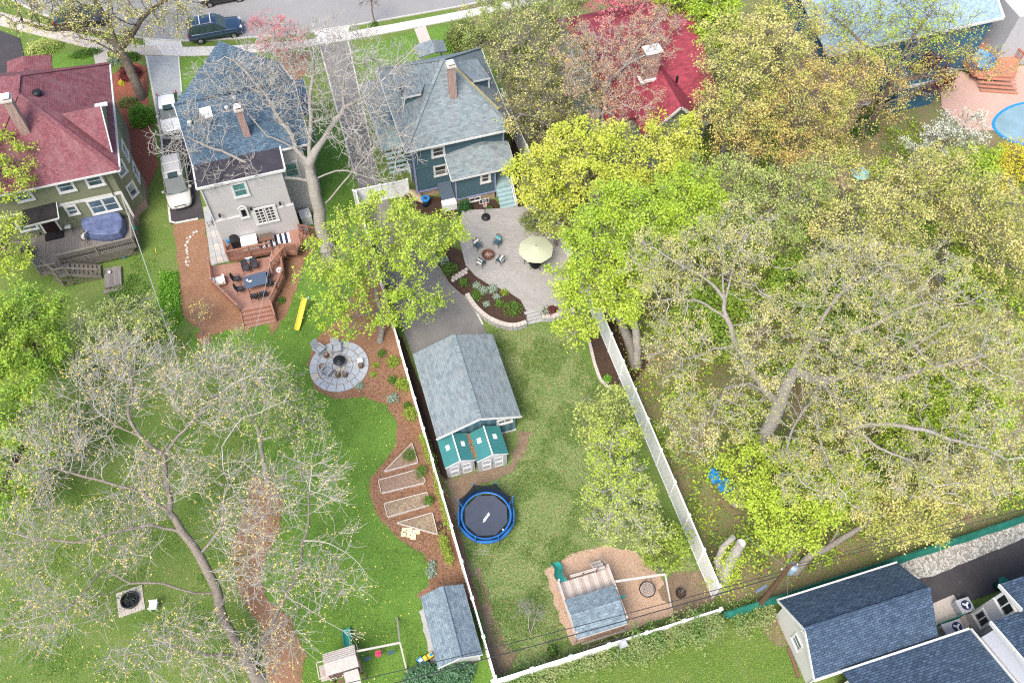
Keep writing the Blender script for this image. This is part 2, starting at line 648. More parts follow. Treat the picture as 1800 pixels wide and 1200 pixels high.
M_PLAYWOOD = plain('play_deck_plank', (.47, .40, .355), .85, 0, .2, .2, 7)
M_PALEWOOD = plain('pale_weathered_wood', (.55, .49, .45), .8, 0, .2, .12, 5)
M_BROWNWOOD = plain('brown_painted_wood', (.19, .10, .075), .7, 0, .2, .15, 5)
M_FADEDWOOD = plain('faded_roof_boards', (.46, .43, .40), .85, 0, .15, .15, 4)
M_TEAL = plain('teal_plastic', (.03, .30, .25), .35, 0, .5, .05)
M_TEALROOF = plain('teal_shed_roof', (.045, .20, .20), .5, 0, .4, .1, 2)
M_SHEDGREY = plain('pale_grey_resin', (.42, .43, .45), .55, 0, .3, .06, 3)
M_BLUEPAD = plain('blue_vinyl', (.02, .14, .42), .4, 0, .4, .1, 2)
M_BLUEFR = plain('blue_foam', (.03, .16, .42), .6)
M_MAT = plain('trampoline_mat', (.055, .066, .095), .6, 0, .3, .1, 2)
M_NET = netmat('black_net', (.010, .014, .02), .82)
M_TARP = plain('navy_tarpaulin', (.075, .10, .21), .5, 0, .4, .35, 1.6, (.16, .20, .34), .4)  # paler second blue paints highlights on the creased cover
M_YELLOWP = plain('yellow_plastic', (.80, .56, .06), .4)
M_CREAMP = plain('cream_plastic', (.80, .74, .42), .5, 0, .3, .05)
M_PINKP = plain('pink_plastic', (.75, .07, .17), .4)
M_BLUEP = plain('bright_blue_plastic', (.03, .26, .62), .4)
M_ORANGEP = plain('orange_plastic', (.8, .35, .03), .5)
M_CREAMCL = plain('white_cushion', (.78, .76, .72), .85)
M_TEALCL = plain('teal_cushion', (.03, .33, .36), .85)
M_UMB = plain('sage_canvas', (.43, .455, .33), .85, 0, .1, .05, 1)
M_RUST = plain('rusty_steel', (.16, .075, .05), .7, .2)
M_LOG = plain('split_logs', (.19, .135, .085), .9, 0, .1, .3, 9)
M_ASH = plain('pale_ash_logs', (.42, .30, .25), .9, 0, .1, .3, 9)
M_BLUESTONE = ground('bluestone', (.34, .37, .41), (.44, .46, .49), (.26, .29, .33), (.50, .44, .35), .9, 3, 16, bump=.3, bd=.01)
M_CREAMCUSH = plain('cream_cushion', (.78, .73, .62), .85)  # plain cream cloth colour, no emission

# ------------------------------------------------------------------ ground
g = MB()
g.poly((-320, -220, 0), (320, -220, 0), (320, 420, 0), (-320, 420, 0))
g.build('ground', M_YARD, kind='structure')

sheet('woodland_floor', [(1060, 560), (1150, 200), (1300, -150), (2100, -200), (2300, 800), (1800, 925), (1350, 1062), (1272, 1050), (1150, 800)], .004, M_LITTER, .5, 2)
sheet('woodland_floor', [(800, 10), (905, -10), (1230, -80), (1150, 250), (1060, 560), (1000, 470), (930, 300), (880, 120), (850, 70)], .004, M_LITTER, .5, 2, seed=4)
sheet('lawn', [(330, 600), (345, 572), (400, 560), (500, 540), (530, 470), (640, 450), (660, 480), (700, 620), (740, 760), (780, 880), (830, 1050), (880, 1240), (525, 1260),
               (520, 1150), (505, 1100), (470, 1050), (452, 1010), (462, 950), (478, 900), (470, 820), (420, 740), (370, 650)], .004, M_LUSH, .25, 1.2)
sheet('lawn', [(855, 560), (930, 560), (1000, 590), (1060, 690), (1120, 800), (1200, 960), (1262, 1052), (872, 1200), (840, 1070), (790, 900), (775, 840), (920, 740)], .004, M_PATCHY, .05, 2)
sheet('lawn', [(620, 85), (740, 55), (790, 45), (835, 75), (855, 140), (700, 260), (668, 200)], .006, M_LUSH, .05, 1)
sheet('lawn', [(100, 96), (172, 88), (180, 150), (60, 180), (40, 120)], .006, M_LUSH, .05, 1)
sheet('lawn', [(316, 102), (420, 100), (350, 180), (320, 190)], .006, M_LUSH, .05, 1)
sheet('lawn', [(560, 210), (605, 200), (655, 380), (640, 470), (560, 470), (545, 330)], .006, M_LUSH, .15, 1)
sheet('lawn', [(1390, 1200), (1330, 1100), (1265, 1085), (900, 1210), (900, 1400), (1500, 1500)], .004, M_YARD, .2, 1)
sheet('lawn_weeds', [(285, 480), (315, 480), (322, 570), (295, 600), (275, 540)], .010, M_LUSH, .25, .5)

# mulch and soil
sheet('mulch_bed', [(668, 470), (700, 600), (735, 715), (768, 810), (800, 905), (832, 1015), (845, 1070), (740, 1060), (734, 1046), (752, 1030), (757, 1000), (745, 975),
                    (700, 945), (663, 907), (649, 872), (652, 838), (680, 806), (697, 780), (698, 742), (680, 712), (640, 697), (590, 702), (552, 684), (540, 640),
                    (556, 595), (600, 555), (630, 500)], .010, M_MULCH, .07, .35)
sheet('mulch_bed', [(303, 396), (358, 384), (372, 465), (388, 500), (420, 540), (440, 584), (400, 580), (375, 590), (340, 572), (322, 555), (316, 480)], .010, M_MULCH, .08, .4, seed=2)
sheet('mulch_bed', [(478, 590), (500, 560), (520, 510), (535, 460), (555, 430), (540, 400), (470, 440), (470, 560)], .010, M_MULCH, .08, .4, seed=3)
sheet('mulch_bed', [(343, 590), (352, 580), (366, 580), (374, 592), (370, 604), (352, 606)], .010, M_MULCH, .06, .4, seed=5)
sheet('mulch_bed', [(445, 835), (482, 850), (499, 885), (492, 930), (468, 975), (456, 1020), (475, 1060), (512, 1090), (538, 1150), (530, 1200), (535, 1260), (480, 1280), (466, 1180), (458, 1100), (420, 1040), (404, 960), (428, 900)], .010, M_MULCH, .12, .5, seed=6)
sheet('mulch_bed', [(198, 130), (240, 110), (258, 118), (262, 200), (278, 290), (262, 330), (238, 350), (200, 300)], .010, M_REDMULCH, .06, .5, seed=7)
sheet('mulch_bed', [(492, 97), (545, 92), (540, 130), (515, 150), (498, 140)], .010, M_MULCH, .08, .5, seed=8)
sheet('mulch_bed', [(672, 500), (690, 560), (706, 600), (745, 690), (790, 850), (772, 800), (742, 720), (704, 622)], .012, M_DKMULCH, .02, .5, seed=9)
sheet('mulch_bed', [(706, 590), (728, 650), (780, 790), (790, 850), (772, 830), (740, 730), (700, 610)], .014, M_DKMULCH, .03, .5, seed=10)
sheet('mulch_bed', [(1033, 600), (1050, 570), (1110, 560), (1140, 640), (1100, 690), (1085, 685), (1065, 680), (1045, 650)], .010, M_DKMULCH, .03, .5, seed=11)
sheet('bare_soil', [(786, 842), (895, 818), (915, 755), (935, 760), (925, 790), (900, 830), (830, 860), (810, 890), (812, 960), (835, 1010), (822, 1010), (800, 920)], .010, M_SOIL, .15, .4, seed=12)
sheet('bare_soil', [(835, 1000), (845, 1000), (880, 1120), (910, 1150), (885, 1190), (870, 1190)], .010, M_SOIL, .15, .4, seed=13)
sheet('play_area_chips', [(957, 1005), (1000, 975), (1060, 958), (1120, 970), (1150, 1000), (1180, 1050), (1185, 1080), (1050, 1122), (1005, 1132), (985, 1090)], .012, M_CHIPS, .10, .5, seed=14)
sheet('bare_soil', [(1180, 1000), (1240, 1010), (1262, 1050), (1190, 1085), (1160, 1040)], .008, M_SOIL, .15, .4, seed=15)
sheet('bare_soil', [(1330, 1085), (1372, 1075), (1400, 1140), (1360, 1130)], .008, M_SOIL, .25, .4, seed=16)

sheet('mulch_bed', [(716, 340), (800, 350), (872, 352), (880, 368), (815, 374), (790, 385), (735, 374), (716, 356)], .010, M_DKMULCH, .05, .4, seed=31)
sheet('mulch_bed', [(898, 240), (912, 238), (935, 330), (950, 372), (905, 372), (898, 300)], .010, M_DKMULCH, .05, .4, seed=32)
# street, pavement, driveways
sheet('street', [(-260, -130), (0, -12), (60, 20), (130, 45), (250, 68), (330, 73), (500, 62), (620, 45), (795, 14), (900, -8), (1300, -110), (1300, -420), (-260, -420)], .006, M_ROAD)
cr = MB()
rr = random.Random(3)
M_CRACK = plain('crack_sealant', (.05, .07, .10), .7)
for (x0, y0, n, a0) in ((455, 12, 14, -.1), (500, 5, 9, .2), (540, 22, 8, -.1), (590, 8, 9, .1), (470, 18, 7, -.3), (520, 30, 5, .5), (515, 38, 4, 1.2), (712, 14, 4, 1.0), (770, 0, 5, .6), (560, 2, 8, .15)):
    p = G(x0, y0)
    a = a0
    for k in range(n):
        a = a0 + rr.uniform(-.9, .9)
        q = p + Vector((math.cos(a), math.sin(a), 0)) * rr.uniform(.35, .8)
        d = (q - p).normalized().orthogonal() * .035
        d = Vector((-(q - p).normalized().y, (q - p).normalized().x, 0)) * .035
        cr.poly((p.x - d.x, p.y - d.y, .012), (q.x - d.x, q.y - d.y, .012), (q.x + d.x, q.y + d.y, .012), (p.x + d.x, p.y + d.y, .012))
        p = q
cr.build('street_cracks', M_CRACK, kind='structure')

near = [(-160, 5), (0, 46), (70, 64), (170, 89), (250, 98), (330, 100), (420, 96), (500, 88), (560, 81), (610, 72), (700, 56), (797, 37), (890, 18), (1000, -4)]
far = [(-160, -20), (0, 22), (70, 42), (170, 68), (250, 81), (330, 84), (420, 81), (500, 75), (560, 69), (615, 57), (700, 42), (795, 24), (890, 5), (1000, -17)]


def along(line, step):
    pts = [G(*p) for p in line]
    out, carry = [pts[0]], 0
    for a, b in zip(pts, pts[1:]):
        L = (b - a).length
        d = step - carry
        while d < L:
            out.append(a.lerp(b, d / L))
            d += step
        carry = L - (d - step)
    return out


pave = struct(bpy.data.objects.new('pavement', None)); COL.objects.link(pave)
A, B = along(near, 1.5), along(far, 1.5)
slabs = MB()
for k in range(min(len(A), len(B)) - 1):
    a, b, c, d = A[k], A[k + 1], B[k + 1], B[k]
    m = (a + b + c + d) / 4
    q = [m + (p - m) * .985 for p in (a, b, c, d)]
    zt = .085 + .006 * math.sin(k * 2.3)
    MB().slab([(p.x, p.y, zt) for p in q], .09).build('paving_slab', M_CONC2 if m.x < -11.5 else M_CONC, pave)
sheet('driveway_apron', [(250, 68), (257, 82), (322, 85), (318, 72)], .03, M_CONC)
sheet('driveway_apron', [(552, 56), (556, 70), (612, 58), (616, 46)], .03, M_CONC)
kb = struct(bpy.data.objects.new('kerb', None)); COL.objects.link(kb)
kl = along([(-200, -105), (0, -12), (60, 20), (130, 45), (250, 68), (330, 73), (500, 62), (620, 45), (795, 14), (900, -8), (1150, -70)], 2.4)
for a, b in zip(kl, kl[1:]):
    MB().bar(a.lerp(b, .004) + Vector((0, -.09, .05)), b.lerp(a, .004) + Vector((0, -.09, .05)), .15, .12).build('kerb_stone', M_KERB, kb)

sheet('driveway', [(257, 99), (313, 100), (320, 170), (335, 245), (284, 245), (272, 180)], .016, M_GRAVELDR)
sheet('driveway', [(284, 245), (335, 245), (358, 384), (300, 395)], .018, M_NEWDRIVE)
sheet('driveway', [(563, 83), (612, 73), (668, 335), (700, 380), (748, 425), (776, 470), (832, 540), (855, 585), (870, 610), (725, 625), (690, 530), (655, 420), (627, 318)], .018, M_DRIVE)
sheet('driveway', [(1590, 985), (1640, 1008), (1800, 943), (1950, 885), (1990, 960), (1800, 1022), (1700, 1058), (1648, 1075), (1600, 1060)], .018, M_NEWDRIVE)
sheet('gravel_strip', [(1540, 1010), (1585, 985), (1800, 908), (1960, 850), (1960, 885), (1800, 946), (1640, 1012), (1600, 1020)], .012, M_WHITEGRAVEL, .04, .6)
sheet('front_path', [(163, 88), (187, 86), (194, 118), (170, 124)], .02, M_CONC2)
sheet('front_path', [(728, 52), (748, 46), (762, 84), (742, 88)], .02, M_CONC2)
sheet('paved_yard', [(-120, 100), (0, 55), (35, 68), (45, 110), (10, 150), (-120, 180)], .012, M_NEWDRIVE)


def edging(name, line, mat, w=.12, h=.10, step=.9, z=.0):
    root = struct(bpy.data.objects.new(name, None)); COL.objects.link(root)
    pts = along(line, step)
    for a, b in zip(pts, pts[1:]):
        MB().bar(a.lerp(b, .02) + Vector((0, 0, h / 2 + z)), b.lerp(a, .02) + Vector((0, 0, h / 2 + z)), w, h).build('edging_stone', mat, root)
    return root


edging('driveway_edging', [(257, 99), (272, 178), (284, 245), (300, 394), (358, 383)], M_CONC, .16, .06, .6)
edging('driveway_edging', [(314, 100), (320, 168)], M_CONC, .12, .06, .6)
edging('driveway_edging', [(563, 84), (594, 200), (627, 318)], M_CONC, .12, .06, .9)
edging('driveway_edging', [(612, 74), (640, 200), (655, 268)], M_CONC, .12, .06, .9)
edging('driveway_edging', [(748, 425), (776, 470), (832, 540), (855, 582)], M_CONC, .12, .12, .7)
edging('stone_edging', [(1033, 590), (1045, 640), (1055, 668), (1070, 682), (1084, 684)], M_CONC2, .22, .12, .35)
sheet('pool_terrace', [(1650, 120), (1700, 130), (1810, 115), (2000, 90), (2000, 320), (1745, 230), (1700, 235), (1655, 190)], .02, M_PINK)
sheet('pink_paving', [(1392, 268), (1470, 250), (1500, 330), (1440, 350), (1400, 330)], .02, M_PINK, .1)
# ------------------------------------------------------------------ building helpers
def V(*a): return Vector(a)


def facebox(mb, c, u, n, a0, a1, z0, z1, d0, d1):
    """box on a wall: a along u, z up, d outward along n, c the reference point on the wall"""
    vs = []
    for d in (d0, d1):
        for z in (z0, z1):
            for a in (a0, a1):
                vs.append((c.x + u.x * a + n.x * d, c.y + u.y * a + n.y * d, c.z + z))
    mb.raw(vs, [(0, 1, 3, 2), (4, 6, 7, 5), (0, 4, 5, 1), (2, 3, 7, 6), (0, 2, 6, 4), (1, 5, 7, 3)])


def window(root, c, w, h, n=(0, -1), style='sash', glass=None, trim=None, t=.12):
    """framed window: the frame is a part, sashes and panes its sub-parts"""
    o = root.location
    glass, trim = glass or M_GLASS, trim or M_TRIM
    n = Vector((n[0], n[1], 0)).normalized()
    u = Vector((-n.y, n.x, 0))
    f = MB(o)
    a, b = w / 2, h / 2
    facebox(f, c, u, n, -a - t, a + t, b, b + t, .005, .09)
    facebox(f, c, u, n, -a - t * 1.15, a + t * 1.15, -b - t, -b, .005, .12)
    facebox(f, c, u, n, -a - t, -a, -b, b, .005, .085)
    facebox(f, c, u, n, a, a + t, -b, b, .005, .085)
    fr = f.build('window', trim, root)
    if style == 'double':
        cols = [(-a, -.05), (.05, a)]
        m = MB(o); facebox(m, c, u, n, -.05, .05, -b, b, .005, .08); m.build('mullion', trim, fr)
    elif style == 'slider':
        cols = [(-a, 0), (0, a)]
    else:
        cols = [(-a, a)]
    for c0, c1 in cols:
        rows = [(-b, 0), (0, b)] if style in ('sash', 'double') else [(-b, b)]
        for k, (r0, r1) in enumerate(rows):
            s = MB(o)
            q = .035
            dd = .03 if k == 0 else .045
            for z0, z1 in ((r0, r0 + q), (r1 - q, r1)):
                facebox(s, c, u, n, c0, c1, z0, z1, .006, dd + .02)
            for x0, x1 in ((c0, c0 + q), (c1 - q, c1)):
                facebox(s, c, u, n, x0, x1, r0 + q, r1 - q, .006, dd + .018)
            if style == 'grid':
                for j in range(1, 5):
                    z = r0 + (r1 - r0) * j / 5
                    facebox(s, c, u, n, c0 + q, c1 - q, z - .02, z + .02, .006, dd + .016)
                facebox(s, c, u, n, (c0 + c1) / 2 - .02, (c0 + c1) / 2 + .02, r0 + q, r1 - q, .006, dd + .014)
            s.build('sash', trim, fr)
            p = MB(o)
            facebox(p, c, u, n, c0 + q * .5, c1 - q * .5, r0 + q * .5, r1 - q * .5, .004, dd)
            p.build('pane', glass, fr)
    return fr


def roofface(root, pts, mat, t=.14, name='roof_slope'):
    return MB(root.location).slab([Vector(p) for p in pts], t).build(name, mat, root)


def trimbar(root, pts, w=.12, h=.16, mat=None, name='gutter', dz=-.10):
    m = MB(root.location)
    for a, b in zip(pts, pts[1:]):
        m.bar(Vector(a) + V(0, 0, dz), Vector(b) + V(0, 0, dz), w, h)
    return m.build(name, mat or M_TRIM, root)


def ridgecap(root, a, b, mat, w=.26):
    return MB(root.location).bar(Vector(a) + V(0, 0, .025), Vector(b) + V(0, 0, .025), w, .05).build('ridge_cap', mat, root)


def walls(root, x0, x1, y0, y1, z0, z1, mat, name='wall'):
    return MB(root.location).box(x0, x1, y0, y1, z0, z1).build(name, mat, root)


def downpipe(root, p, z0, z1, r=.05, mat=None):
    return MB(root.location).tube([(p[0], p[1], z1), (p[0], p[1], z0)], r, 6).build('downpipe', mat or M_TRIM, root)


def chimney(root, x, y, z0, z1, s=.6, capm=None, mat=None):
    o = root.location
    c = MB(o).box(x - s / 2, x + s / 2, y - s / 2, y + s / 2, z0, z1).build('chimney', mat or M_BRICK, root)
    MB(o).box(x - s / 2 - .08, x + s / 2 + .08, y - s / 2 - .08, y + s / 2 + .08, z1, z1 + .12).build('chimney_crown', M_CONC2, c)
    MB(o).box(x - s / 2 + .02, x + s / 2 - .02, y - s / 2 + .02, y + s / 2 - .02, z1 + .28, z1 + .34).build('chimney_cap', capm or M_WHITE, c)
    MB(o).box(x - .14, x + .14, y - .14, y + .14, z1 + .12, z1 + .28).build('flue', M_RUST, c)
    MB(o).box(x - s / 2 - .06, x + s / 2 + .06, y - s / 2 - .06, y + s / 2 + .06, z0, z0 + .5).build('flashing', M_DARKROOF, c)
    return c


def railing(root, line, z, h=.95, mat=None, gap=.13, post=.1, bw=.035, name='railing', postcap=None, every=1.8, lattice=False):
    """posts, top and bottom rails, and the thin balusters joined"""
    o = root.location
    mat = mat or M_REDWOOD
    rail = MB(o)
    bal = MB(o)
    posts = []
    for a, b in zip(line, line[1:]):
        a, b = Vector((a[0], a[1], a[2] if len(a) > 2 else z)), Vector((b[0], b[1], b[2] if len(b) > 2 else z))
        L = (b - a).length
        rail.bar(a + V(0, 0, h), b + V(0, 0, h), .13, .045)
        rail.bar(a + V(0, 0, .12), b + V(0, 0, .12), .05, .07)
        rail.bar(a + V(0, 0, h - .07), b + V(0, 0, h - .07), .05, .07)
        k = max(1, round(L / every))
        for i in range(k + 1):
            p = a.lerp(b, i / k)
            if not posts or min((p - q).length for q in posts) > .2: posts.append(p)
        m = max(2, int(L / gap))
        for i in range(1, m):
            p = a.lerp(b, i / m)
            if lattice:
                q = a.lerp(b, min(1, (i + 5) / m))
                if i + 5 <= m:
                    bal.bar(p + V(0, 0, .12), q + V(0, 0, h - .05), .012, .03)
                    bal.bar(p + V(0, 0, h - .05), q + V(0, 0, .12), .012, .03)
            else:
                bal.bar(p + V(0, 0, .12), p + V(0, 0, h - .07), bw, bw)
    r = rail.build(name, mat, root)
    for p in posts:
        MB(o).bar(p + V(0, 0, -.15), p + V(0, 0, h + .06), post, post).build('post', mat, r)
        if postcap:
            MB(o).cbox(p + V(0, 0, h + .09), (post * 1.25, post * 1.25, .06)).build('post_cap', postcap, r)
    bal.build('balusters', mat, r, kind='stuff')
    return r


# ================================================================== HOUSE with the red roof (left)
ho = thing('red_roofed_house', 'olive green shingled house with weathered red shingle roof and brick chimney above a grey deck', 'house', (-20, 58, 0))
EZ = 6.6
eR, fR = G(210, 298, EZ), G(190, 112, EZ)
eR.x = fR.x = (eR.x + fR.x) / 2
eL = V(-29, eR.y, EZ)
ax, af = G(30, 165, 10.3), G(33, 133, 10.3)
hb = G(0, 240, 8.6)
XW, YW = eR.x - .75, eR.y + .5
walls(ho, -28.4, XW, YW, fR.y - .5, 0, EZ - .05, M_OLIVE)
walls(ho, -28.6, XW + .02, YW - .02, fR.y - .3, 0, .8, M_BRICK, 'brick_base')
far = V(-29, ax.y + 2, 9.4)
roofface(ho, [eL, eR, ax, hb, V(-29, hb.y - 1.5, 8.0)], M_REDSH)
roofface(ho, [eR, fR, af, ax], M_REDSH)
roofface(ho, [ax, af, far + V(0, 3, 0), V(-29, hb.y - 1.5, 8.0) + V(0, 1, .2), hb], M_REDSH)
roofface(ho, [fR, V(-29, fR.y, EZ), far + V(0, 3, 0), af], M_REDSH)
for a, b in ((eR, ax), (fR, af), (ax, af), (ax, hb)):
    ridgecap(ho, a, b, M_REDSH, .3)
trimbar(ho, [eL, eR + V(.06, 0, 0)], .13, .15)
trimbar(ho, [eR + V(.06, 0, 0), fR + V(.06, 0, 0)], .13, .15)
# cross gable on the driveway side
r1, r0, pe = G(176, 187, 9.0), G(108, 200, 9.0), G(197, 268, 7.1)
r0.y = r1.y
pf = V(pe.x, 2 * r1.y - pe.y, pe.z)
gb = roofface(ho, [pe, r1, r0], M_REDSH, .1, 'dormer_roof')
MB(ho.location).slab([pf, r1, r0], .1).build('dormer_slope', M_REDSH, gb)
MB(ho.location).poly(V(pe.x - .15, pe.y + .2, pe.z - .1), V(pf.x - .15, pf.y - .2, pf.z - .1), V(r1.x - .15, r1.y, r1.z - .2)).build('gable_wall', M_OLIVE, gb)
MB(ho.location).bar(pe + V(.02, 0, .0), r1 + V(.05, 0, .0), .07, .18).build('bargeboard', M_TRIM, gb)
MB(ho.location).cbox(r1 + V(.05, .25, -.1), (.9, .35, .1)).build('gable_return', M_TRIM, gb)
# small gabled porch roof at the front
pz = 5.0
pr0, pr1 = G(40, 99, pz + .6), G(42, 131, pz + .6)
o1 = roofface(ho, [G(12, 108, pz), pr0, pr1, G(12, 136, pz)], M_REDSH, .12, 'porch_roof')
MB(ho.location).slab([pr0, G(90, 96, pz), G(92, 130, pz), pr1], .12).build('porch_roof_slope', M_REDSH, o1)
a, b = G(12, 120, pz), G(90, 110, pz)
walls(ho, a.x + .4, b.x - .4, fR.y - .3, fR.y + 1.6, 0, pz - .2, M_OLIVE, 'front_porch')
c = G(49, 236, 8.3)
chimney(ho, c.x, c.y, 7.6, 11.6, .62)
c = onplane(66, 166, eR, fR, ax)
MB(ho.location).lathe([(.30, -.1), (.36, .1), (.34, .24), (.2, .32), (0, .34)], c, 16).build('roof_vent', M_BLACK, ho, True)
# corner bay
bx, by0, by1 = XW, YW + .9, YW + 5.2
bp = [(bx - .1, by0), (bx, by0), (bx + .85, by0 + .85), (bx + .85, by1 - .85), (bx, by1), (bx - .1, by1)]
MB(ho.location).prism(bp, .8, EZ - .3).build('bay', M_OLIVE, ho)
MB(ho.location).prism([(x + (.05 if x > bx else 0), y) for x, y in bp], 0, .8).build('bay_base', M_BRICK, ho)
nn = V(1, -1, 0).normalized()
for z in (2.6, 5.0):
    window(ho, V(bx + .42, by0 + .42, z), .62, 1.2, nn)
    window(ho, V(bx + .85, (by0 + by1) / 2, z), 1.0, 1.2, (1, 0))
window(ho, V(XW, by1 + 2.2, 4.9), .9, 1.25, (1, 0), trim=plain('maroon_trim', (.2, .06, .07), .6))
# rear windows (placed on the rear wall)
for (px, py, w_, h_) in ((166, 317, .95, .95), (115, 327, .95, .95), (41, 343, .95, .95)):
    p = GY(px, py, YW)
    window(ho, V(p.x, YW, p.z), w_, h_, t=.16)
p = GY(183, 360, YW)
window(ho, V(p.x, YW, p.z), 1.9, 1.35, style='double', t=.15)
p = GY(127, 369, YW)
window(ho, V(p.x, YW, p.z), .62, .8, t=.14)
p = GY(52, 394, YW)
window(ho, V(p.x - .2, YW, p.z), 1.1, 1.0, t=.14)
p, q = GY(100, 361, YW), GY(208, 339, YW)
m = MB(ho.location); m.box(-28, XW + .05, YW - .06, YW - .004, q.z - .13, q.z + .13); m.build('frieze_board', M_TRIM, ho)
m = MB(ho.location); m.box(XW - .12, XW + .04, YW - .05, YW - .004, .9, q.z - .13); m.build('corner_board', M_TRIM, ho)
downpipe(ho, (XW - .6, YW - .1), 3.8, EZ - .2, .05, plain('olive_paint', (.2, .2, .14), .6))
# awning over the back door, the door and its light
D1 = 1.2
aw = [GY(38, 370, YW) + V(0, 0, 0), GY(98, 355, YW)]
a0, a1 = aw
awn = MB(ho.location).slab([V(a0.x, YW, a0.z), V(a1.x, YW, a1.z), V(a1.x + .0, YW - 1.3, a1.z - .35), V(a0.x, YW - 1.3, a0.z - .35)], .1).build('awning', plain('black_rolled_roofing', (.03, .028, .03), .8, 0, .2, .3, 2), ho)
m = MB(ho.location)
zz = a1.z - .42
m.bar((a0.x, YW - 1.33, a0.z - .40), (a1.x, YW - 1.33, a1.z - .40), .06, .14).bar((a1.x + .03, YW, a1.z - .06), (a1.x + .03, YW - 1.33, a1.z - .40), .06, .12)
m.build('awning_trim', M_TRIM, awn)
p = GY(87, 395, YW)
dz = D1
dr = MB(ho.location).box(p.x - .5, p.x + .5, YW - .05, YW, dz, dz + 2.0).build('door', plain('dark_door', (.03, .015, .015), .5), ho)
m = MB(ho.location)
for s in (-1, 1): m.box(p.x + s * .58 - .08, p.x + s * .58 + .08, YW - .07, YW - .004, dz, dz + 2.05)
m.build('door_frame', M_TRIM, dr)
MB(ho.location).lathe([(0, 0), (.13, .03), (.1, .16), (0, .2)], (p.x - .0, YW - .3, dz + 2.25), 10).build('porch_light', M_BLACKM, ho)
MB(ho.location).box(p.x - .65, p.x + .65, YW - .75, YW - .06, D1 + .004, D1 + .16).build('door_step', plain('black_step', (.02, .018, .02), .7), ho)

# its deck
dk = thing('grey_deck', 'weathered grey wooden deck with lattice rails and stairs behind the red roofed house', 'deck', (-19, 51, 0))
P = [V(-24.5, YW - .05, D1), V(XW + .0, YW - .05, D1), V(XW - .1, G(222, 438, D1).y + .2, D1), V(G(108, 462, D1).x, G(108, 462, D1).y, D1),
     V(G(105, 476, D1).x, G(105, 476, D1).y, D1), V(G(72, 482, D1).x, G(72, 482, D1).y, D1), V(G(44, 440, D1).x, G(44, 440, D1).y, D1), V(-24.5, G(44, 440, D1).y + .6, D1)]
MB(dk.location).slab(P, .2).build('deck_floor', M_GREYDECK, dk)
railing(dk, [P[1] + V(-.06, -.5, 0), P[2], P[3]], D1, .92, M_GREYWOOD, .16, .11, .04, 'lattice_railing', every=2.2, lattice=False)
railing(dk, [P[4], P[5], P[6]], D1, .92, M_GREYWOOD, .16, .11, .04, 'railing', every=2.2)
m = MB(dk.location)
m.slab([P[3] + V(-.1, .02, .46), P[2] + V(-.05, .02, .46), P[2] + V(-.05, .5, .46), P[3] + V(-.1, .5, .46)], .05)
m.build('bench', M_GREYWOOD, dk)
m = MB(dk.location)
sk = [P[1] + V(.03, -.3, 0), P[2] + V(.03, -.04, 0), P[3] + V(0, -.04, 0)]
for a, b in zip(sk, sk[1:]):
    L = (b - a).length
    for i in range(int(L / .14)):
        p = a.lerp(b, i * .14 / L)
        q = a.lerp(b, min(1, (i * .14 + .9) / L))
        m.bar(p + V(0, 0, -.95), q + V(0, 0, -.12), .012, .035)
        m.bar(p + V(0, 0, -.12), q + V(0, 0, -.95), .012, .035)
m.build('lattice_skirt', M_GREYWOOD, dk, kind='stuff')
# stair going down to the right, with a landing
s0, s1 = G(117, 470, D1), G(182, 476, .2)
sw = 1.15
st = MB(dk.location)
n = 7
top = V(P[3].x + .55, P[3].y - .15, D1)
end = G(178, 487, .2)
stt = MB(dk.location).bar(top + V(0, -.05, -.1), V(end.x, top.y - .05, .12), .05, .26).build('stringer', M_GREYWOOD, dk)
MB(dk.location).bar(top + V(0, -sw, -.1), V(end.x, top.y - sw, .12), .05, .26).build('stringer', M_GREYWOOD, dk)
for i in range(n):
    t = (i + .5) / n
    x = top.x + (end.x - top.x) * t
    z = D1 - .16 - (D1 - .35) * (i / (n - 1)) * .95
    MB(dk.location).box(x - .15, x + .15, top.y - sw, top.y - .05, z - .04, z).build('tread', M_GREYWOOD, stt)
railing(dk, [(top.x, top.y - sw - .05, D1), (end.x, top.y - sw - .05, .25)], D1, .9, M_GREYWOOD, .2, .1, .035, 'stair_railing', every=9)
MB(dk.location).slab([V(P[5].x + .3, top.y, D1 - .004), V(top.x, top.y, D1 - .004), V(top.x, top.y - sw, D1 - .004), V(P[5].x + 1.2, top.y - sw, D1 - .004)], .16).build('stair_landing', M_GREYDECK, dk)
railing(dk, [(P[5].x + .4, top.y, D1), (P[5].x + 1.2, top.y - sw, D1), (top.x, top.y - sw, D1)], D1, .9, M_GREYWOOD, .16, .1, .035, 'landing_railing', every=9)
m = MB(dk.location)
for (a, b) in ((V(P[5].x + .5, top.y - sw * .3, 0), V(P[5].x + 1.3, top.y - sw - .1, 0)), (V(P[5].x + 1.3, top.y - sw - .1, 0), V(top.x, top.y - sw - .1, 0))):
    L = (b - a).length
    for i in range(int(L / .15)):
        p = a.lerp(b, i * .15 / L)
        q = a.lerp(b, min(1, (i * .15 + .9) / L))
        m.bar(p + V(0, 0, .05), q + V(0, 0, D1 - .2), .012, .035)
        m.bar(p + V(0, 0, D1 - .2), q + V(0, 0, .05), .012, .035)
nst = 9
for i in range(nst):
    x = top.x + (end.x - top.x) * i / nst
    h = (D1 - .25) * (1 - i / nst)
    m.bar((x, top.y - sw - .08, .03), (x + .25, top.y - sw - .08, max(.1, h - .2)), .012, .035).bar((x + .25, top.y - sw - .08, .03), (x, top.y - sw - .08, max(.1, h)), .012, .035)
m.build('stair_lattice', M_GREYWOOD, dk, kind='stuff')
lo = [G(182, 472, .25), G(212, 467, .25), G(214, 500, .25), G(184, 506, .25)]
MB(dk.location).slab(lo, .2).build('stair_platform', M_GREYDECK, dk)
